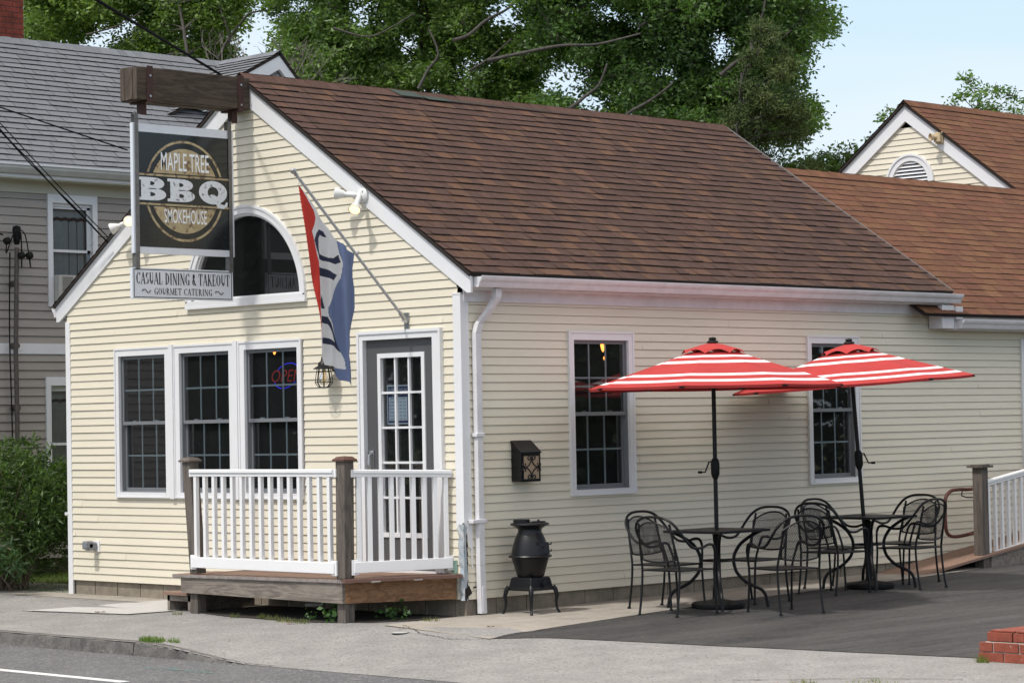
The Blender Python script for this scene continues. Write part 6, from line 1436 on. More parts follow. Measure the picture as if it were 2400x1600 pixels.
OAK_MIDDLE = [(-15.32,15.77,9.89,0.17),(-15.46,11.2,10.48,0.27),(-15.32,15.19,9.29,0.25),(-14.07,15.11,8.68,0.18),(-16.59,14.02,9.47,0.2),(-15.09,11.76,7.8,0.26),(-16.76,12.72,8.58,0.17),(-14.17,13.88,9.25,0.34),(-14.89,14.95,9.8,0.18),(-15.72,13.9,10.59,0.36),(-14.95,14.01,10.63,0.25),(-15.04,12.75,10.12,0.24),(-16.33,11.38,8.38,0.21),(-18.11,13.02,10.05,0.22),(-18.13,13.07,9.91,0.17),(-16.49,13.36,10.19,0.25),(-15.99,12.78,8.42,0.34),(-16.44,11.41,9.9,0.2),(-14.11,14.63,8.77,0.3),(-14.85,13.74,9.33,0.17),(-16.43,13.05,9.61,0.28),(-17.27,12.88,9.42,0.16),(-12.9,13.88,10.22,0.28),(-15.01,11.63,8.31,0.24),(-14.54,15.09,7.92,0.34),(-16.14,11.92,9.08,0.28),(-17.16,14.11,8.33,0.37),(-16.2,12.48,8.65,0.28),(-14.38,12.21,9.51,0.32),(-14.86,14.07,9.93,0.28),(-14.03,14.1,9.6,0.28),(-15.06,11.62,8.74,0.19),(-15.2,11.4,8.97,0.17),(-14.95,11.79,9.67,0.16),(-14.71,15.75,8.01,0.21),(-15.45,11.29,9.61,0.18),(-13.41,13.08,8.8,0.21),(-14.84,15.36,7.94,0.32),(-13.7,14.69,8.77,0.27),(-15.55,12.14,10.51,0.25),(-16.09,11.54,10.36,0.23),(-14.52,14.96,8.24,0.22),(-16.19,13.44,9.78,0.35),(-13.5,13.66,9.52,0.14),(-13.84,12.59,9.67,0.21),(-16.86,12.9,10.21,0.28),(-15.49,12.03,8.15,0.35),(-17.42,12.61,8.9,0.32),(-15.9,13.78,7.86,0.31),(-16.85,11.9,10.16,0.27),(-16.54,11.7,8.2,0.25),(-14.91,13.11,7.81,0.27),(-14.62,13.43,8.43,0.21),(-15.97,13.75,8.8,0.18),(-14.86,12.58,8.7,0.16),(-13.86,15.03,10.66,0.21),(-16.36,13.28,8.48,0.15),(-17.49,13.45,10.09,0.25),(-16.3,12.6,9.15,0.18),(-14.84,14.06,8.28,0.27),(-14.84,14.78,7.53,0.16),(-16.27,13.31,8.74,0.3),(-14.49,15.58,8.42,0.31),(-16.78,12.82,8.77,0.16),(-14.5,14.39,9.97,0.27),(-16.99,14.49,9.11,0.23),(-15.68,14.77,9.08,0.35),(-17.06,12.5,9.21,0.31),(-14.68,16.01,8.14,0.16),(-13.47,14.69,8.06,0.32),(-15.91,13.86,9.18,0.28),(-14.89,11.76,8.82,0.18),(-13.39,14.53,9.66,0.33),(-14.89,12.83,9.51,0.22),(-15.41,12.48,9.8,0.29),(-15.56,13.47,10.39,0.21),(-15.23,15.98,9.93,0.16),(-13.38,13.14,7.74,0.21),(-15.18,16.2,10.55,0.28),(-15.92,12.61,10.46,0.26),(-16.8,14.41,10.0,0.26),(-15.51,12.21,8.01,0.24),(-18.23,13.22,10.32,0.3),(-14.65,11.89,9.97,0.17),(-16.21,13.57,10.87,0.23),(-16.39,12.52,9.72,0.19),(-13.54,14.38,8.65,0.3),(-12.79,13.93,8.23,0.23),(-13.53,13.99,8.56,0.19),(-14.57,12.6,7.92,0.35),(-15.08,16.15,8.08,0.32),(-17.41,12.32,9.96,0.36),(-14.37,13.76,10.52,0.22),(-16.66,12.35,10.05,0.23),(-17.51,13.72,9.65,0.29),(-13.41,13.25,7.35,0.34),(-17.55,12.59,10.3,0.32),(-15.63,14.46,9.26,0.25),(-15.48,11.49,9.81,0.15),(-13.52,14.76,7.42,0.24),(-16.28,12.7,8.12,0.18),(-12.99,13.75,7.36,0.24),(-16.11,12.17,8.54,0.21),(-16.2,12.8,8.72,0.26),(-15.97,15.26,9.4,0.25),(-13.67,13.78,8.16,0.23),(-17.16,12.69,10.87,0.22),(-15.0,11.48,10.38,0.29),(-15.97,15.44,10.32,0.19),(-14.16,13.02,8.15,0.33),(-16.89,13.3,8.81,0.22),(-17.59,13.78,9.96,0.31),(-17.18,12.15,10.5,0.28),(-15.4,13.42,9.32,0.23),(-13.57,13.5,8.58,0.35),(-15.53,13.72,8.24,0.28),(-14.18,12.86,10.13,0.3),(-16.81,13.7,10.56,0.33),(-13.56,13.53,9.21,0.31),(-17.05,12.95,8.62,0.21),(-15.67,15.77,9.0,0.21),(-14.83,14.54,9.31,0.22),(-16.74,12.79,8.99,0.36),(-15.49,14.25,9.14,0.29),(-16.26,13.6,9.99,0.24),(-16.71,11.5,10.15,0.3),(-15.73,14.85,9.26,0.23),(-16.52,13.41,8.31,0.25),(-14.1,14.98,10.67,0.34),(-14.84,15.64,10.28,0.27),(-16.17,15.32,8.82,0.23),(-16.31,13.54,10.48,0.16),(-13.38,13.97,10.04,0.36),(-15.1,13.13,8.12,0.2),(-13.52,14.29,8.29,0.31),(-13.31,14.25,8.56,0.28),(-12.96,14.25,8.52,0.19),(-13.65,12.73,10.26,0.22),(-15.19,11.63,8.87,0.26),(-15.02,14.33,9.73,0.27),(-14.79,14.9,8.85,0.28),(-13.27,13.68,10.15,0.33),(-15.2,15.69,10.99,0.29),(-13.9,14.48,8.28,0.17),(-16.85,14.54,10.38,0.39),(-17.22,12.87,10.28,0.24),(-14.99,12.87,8.32,0.28),(-16.63,12.54,10.08,0.24),(-15.05,15.97,10.52,0.21),(-15.49,12.49,10.3,0.37),(-17.29,14.16,8.16,0.32),(-16.51,13.33,10.34,0.27),(-15.23,11.9,9.7,0.17),(-15.7,13.33,10.54,0.2),(-15.37,15.37,10.06,0.37),(-14.96,16.14,10.23,0.26),(-15.51,15.39,9.72,0.32),(-15.05,12.68,10.52,0.24),(-14.62,11.86,8.53,0.24),(-14.59,15.41,7.56,0.31),(-17.89,12.72,9.86,0.28),(-15.62,12.03,10.29,0.17),(-15.94,11.52,8.11,0.18),(-15.86,14.75,10.54,0.3),(-14.72,15.46,8.37,0.21),(-16.09,13.6,8.11,0.17),(-17.31,13.14,8.99,0.2),(-16.25,12.5,9.49,0.24),(-13.39,14.47,8.54,0.22),(-15.11,13.26,10.16,0.16),(-15.99,15.07,7.98,0.29),(-16.04,13.23,8.9,0.19),(-14.53,12.91,8.9,0.24),(-13.84,14.29,8.46,0.2),(-14.48,13.48,8.76,0.25),(-16.83,14.08,8.84,0.24),(-16.11,11.68,8.36,0.25),(-14.75,12.54,9.76,0.36),(-17.75,12.38,10.49,0.23),(-17.92,13.54,8.39,0.2),(-15.99,15.49,9.7,0.29),(-13.14,14.0,8.28,0.24),(-13.62,13.21,9.96,0.36),(-15.03,14.61,9.33,0.36),(-14.48,12.63,10.28,0.35),(-13.86,13.4,7.4,0.16),(-14.7,14.07,9.27,0.2),(-14.77,15.01,10.4,0.34),(-14.92,13.87,9.44,0.27),(-15.17,15.79,8.79,0.21),(-16.18,14.74,10.25,0.27),(-16.22,12.99,8.96,0.21),(-15.2,14.66,9.97,0.29),(-15.63,12.74,8.43,0.32),(-15.37,12.63,7.87,0.18),(-17.04,13.77,10.61,0.39),(-16.76,14.11,10.21,0.35),(-15.46,11.57,9.22,0.17),(-16.15,14.9,10.0,0.38),(-15.5,14.75,9.98,0.23),(-17.15,13.7,9.51,0.19),(-16.4,11.69,10.64,0.31),(-15.69,13.37,8.58,0.23),(-16.95,14.24,10.96,0.33),(-17.17,13.0,10.5,0.34),(-16.8,13.35,9.62,0.22),(-16.18,12.43,10.08,0.18),(-14.81,15.91,8.97,0.27),(-17.77,12.97,10.27,0.29),(-15.15,15.12,8.8,0.27),(-17.61,13.49,9.95,0.28),(-15.84,13.79,9.29,0.29),(-14.68,15.48,8.17,0.32),(-15.92,11.87,8.99,0.19),(-14.13,14.41,7.85,0.15),(-17.22,12.84,8.71,0.23),(-15.48,14.24,10.31,0.33),(-14.65,14.71,8.86,0.15),(-15.14,11.65,9.15,0.16),(-14.0,15.32,8.43,0.31),(-13.97,14.65,8.53,0.23),(-12.96,14.32,7.31,0.32),(-15.44,14.49,9.71,0.21),(-14.81,14.6,8.89,0.16),(-14.73,15.64,7.58,0.22),(-14.74,14.41,10.39,0.23),(-15.92,12.15,10.09,0.17),(-15.52,13.03,10.32,0.26),(-13.92,13.47,7.72,0.23),(-15.24,14.42,7.61,0.19),(-15.46,13.38,9.65,0.29),(-15.5,13.56,8.0,0.19),(-14.08,13.4,9.65,0.23),(-15.1,13.1,10.57,0.36),(-15.3,13.43,9.49,0.3),(-15.66,13.71,9.44,0.21),(-15.33,14.67,9.43,0.23),(-14.89,13.96,10.08,0.26),(-16.47,14.12,8.32,0.35),(-13.65,13.86,7.31,0.18),(-16.74,12.67,10.06,0.31),(-13.92,14.25,7.72,0.15),(-15.88,13.71,10.78,0.26),(-15.22,14.99,8.01,0.31),(-13.25,13.42,7.39,0.15),(-15.36,13.23,10.46,0.22),(-16.66,12.77,8.19,0.36),(-15.39,12.96,10.07,0.27),(-14.67,16.08,8.68,0.35),(-16.61,14.05,9.24,0.32),(-16.41,13.69,10.29,0.22),(-16.79,13.09,10.06,0.3),(-13.86,15.04,8.71,0.35),(-18.12,13.34,9.06,0.23),(-15.38,11.14,10.1,0.3),(-16.72,14.01,8.14,0.15),(-15.5,12.24,9.74,0.15),(-15.71,12.28,8.85,0.35),(-12.89,14.03,8.56,0.22),(-14.18,13.7,8.7,0.23),(-17.94,12.67,9.63,0.24),(-16.11,13.89,10.35,0.25),(-15.37,12.61,8.04,0.16),(-13.82,12.92,8.01,0.22),(-17.36,13.73,9.02,0.31),(-16.63,11.64,9.57,0.16),(-12.94,13.85,10.01,0.36),(-15.9,11.66,9.61,0.19),(-14.4,14.46,10.5,0.17),(-15.44,15.5,7.83,0.28),(-15.61,11.22,8.14,0.31),(-14.58,12.64,9.1,0.26),(-14.96,13.24,8.3,0.28),(-14.29,12.72,9.75,0.34),(-15.85,12.57,9.99,0.34),(-14.75,14.52,7.69,0.22),(-15.89,13.94,10.7,0.34),(-14.38,15.39,7.97,0.33),(-15.32,11.96,8.69,0.35),(-16.66,14.72,10.49,0.3),(-16.01,14.9,8.84,0.22),(-15.48,12.01,8.68,0.3),(-14.52,12.5,9.85,0.18),(-16.02,14.52,7.78,0.35),(-14.82,13.34,7.95,0.23),(-14.29,15.26,9.93,0.28),(-14.24,14.38,7.67,0.35),(-14.72,14.04,7.96,0.28),(-13.46,13.87,9.78,0.31),(-14.2,14.97,9.99,0.26),(-16.05,12.52,8.09,0.18),(-16.7,12.92,10.74,0.22),(-15.36,13.86,10.16,0.16),(-14.19,15.23,7.59,0.26),(-16.08,13.33,8.26,0.31),(-16.25,13.84,9.55,0.19),(-15.22,12.23,9.78,0.34),(-14.96,11.76,8.05,0.35),(-14.57,12.45,8.04,0.28),(-13.28,13.6,9.5,0.23),(-13.41,13.39,7.93,0.21),(-14.8,15.29,10.25,0.36),(-14.16,14.28,8.9,0.37),(-16.48,14.45,7.89,0.27),(-15.81,11.34,8.52,0.22),(-17.32,14.1,8.44,0.27),(-13.97,14.12,7.83,0.28),(-12.89,14.11,10.4,0.34),(-15.99,14.46,9.51,0.25),(-16.73,14.68,11.09,0.17),(-17.49,13.75,8.31,0.31),(-16.38,13.49,8.32,0.28),(-13.39,13.48,10.11,0.28),(-15.13,14.02,10.12,0.37),(-15.86,11.52,9.87,0.17),(-17.35,12.53,8.72,0.31),(-16.73,12.85,10.38,0.21),(-13.9,12.74,8.0,0.3),(-16.17,14.7,9.87,0.2),(-16.76,11.94,9.06,0.28),(-15.98,14.23,9.59,0.16),(-13.38,14.41,7.77,0.24),(-15.26,15.92,8.05,0.26),(-16.57,14.62,10.97,0.17),(-15.86,12.53,10.69,0.23),(-16.88,13.09,8.81,0.33),(-15.27,16.14,7.61,0.23),(-17.28,12.46,10.67,0.38),(-13.96,13.2,8.93,0.25),(-16.49,14.46,10.35,0.33),(-16.96,12.53,8.74,0.36),(-12.67,14.11,7.48,0.23),(-16.23,15.02,8.8,0.36),(-14.77,14.46,8.63,0.27),(-16.72,13.83,8.45,0.35),(-16.22,11.42,10.0,0.32),(-14.7,14.79,9.5,0.25),(-14.9,13.25,9.76,0.36),(-15.96,13.56,8.65,0.29),(-14.87,15.87,10.45,0.21),(-17.01,12.01,9.81,0.33),(-13.73,13.22,8.8,0.31),(-15.15,15.34,10.72,0.15),(-14.3,13.67,8.52,0.16),(-16.45,12.72,8.68,0.33),(-16.13,11.87,8.58,0.15),(-15.62,11.57,10.2,0.15),(-14.56,14.46,9.31,0.2),(-15.71,15.19,10.38,0.33),(-13.92,14.37,8.66,0.2),(-16.64,11.91,10.65,0.17),(-15.52,11.58,9.48,0.19),(-15.87,13.33,8.69,0.37),(-15.29,15.63,7.74,0.32),(-15.16,16.3,10.13,0.21),(-16.27,13.11,8.29,0.2),(-17.44,13.24,9.25,0.26),(-16.66,14.47,10.51,0.29),(-14.34,15.03,8.21,0.28),(-15.7,13.0,8.7,0.35),(-14.95,14.7,9.56,0.2),(-15.92,11.86,8.36,0.17),(-16.2,15.24,10.55,0.23),(-14.43,13.54,10.55,0.26),(-15.24,13.12,9.3,0.15),(-13.92,13.07,9.31,0.22),(-14.67,13.92,8.17,0.17),(-14.98,13.92,8.7,0.37),(-14.7,11.9,8.74,0.17),(-15.65,11.63,9.95,0.17),(-13.38,13.16,9.01,0.14),(-14.85,13.07,9.38,0.36),(-13.96,15.24,8.17,0.37),(-13.78,13.33,9.74,0.17),(-13.49,14.31,7.81,0.33),(-16.36,12.8,8.81,0.2),(-16.07,14.37,10.06,0.2),(-13.16,13.28,9.79,0.24),(-13.48,14.26,8.44,0.26),(-15.53,12.4,8.42,0.18),(-16.31,14.28,10.46,0.32),(-15.51,11.44,9.97,0.25),(-14.32,13.36,8.17,0.34),(-14.94,14.59,10.61,0.31),(-17.35,13.4,9.51,0.34),(-15.92,13.19,10.77,0.19),(-13.81,13.09,10.06,0.21),(-17.33,14.05,8.64,0.31),(-14.53,12.44,8.79,0.28),(-14.92,14.48,9.18,0.36),(-16.05,14.89,8.61,0.32),(-14.83,15.59,8.69,0.23),(-15.18,11.83,9.95,0.17),(-16.66,14.84,8.06,0.26),(-17.82,12.91,9.25,0.18),(-15.23,11.72,8.36,0.33),(-15.3,15.09,9.01,0.18),(-16.09,13.82,10.77,0.16),(-14.98,13.5,9.97,0.24),(-14.39,13.86,8.5,0.2)]
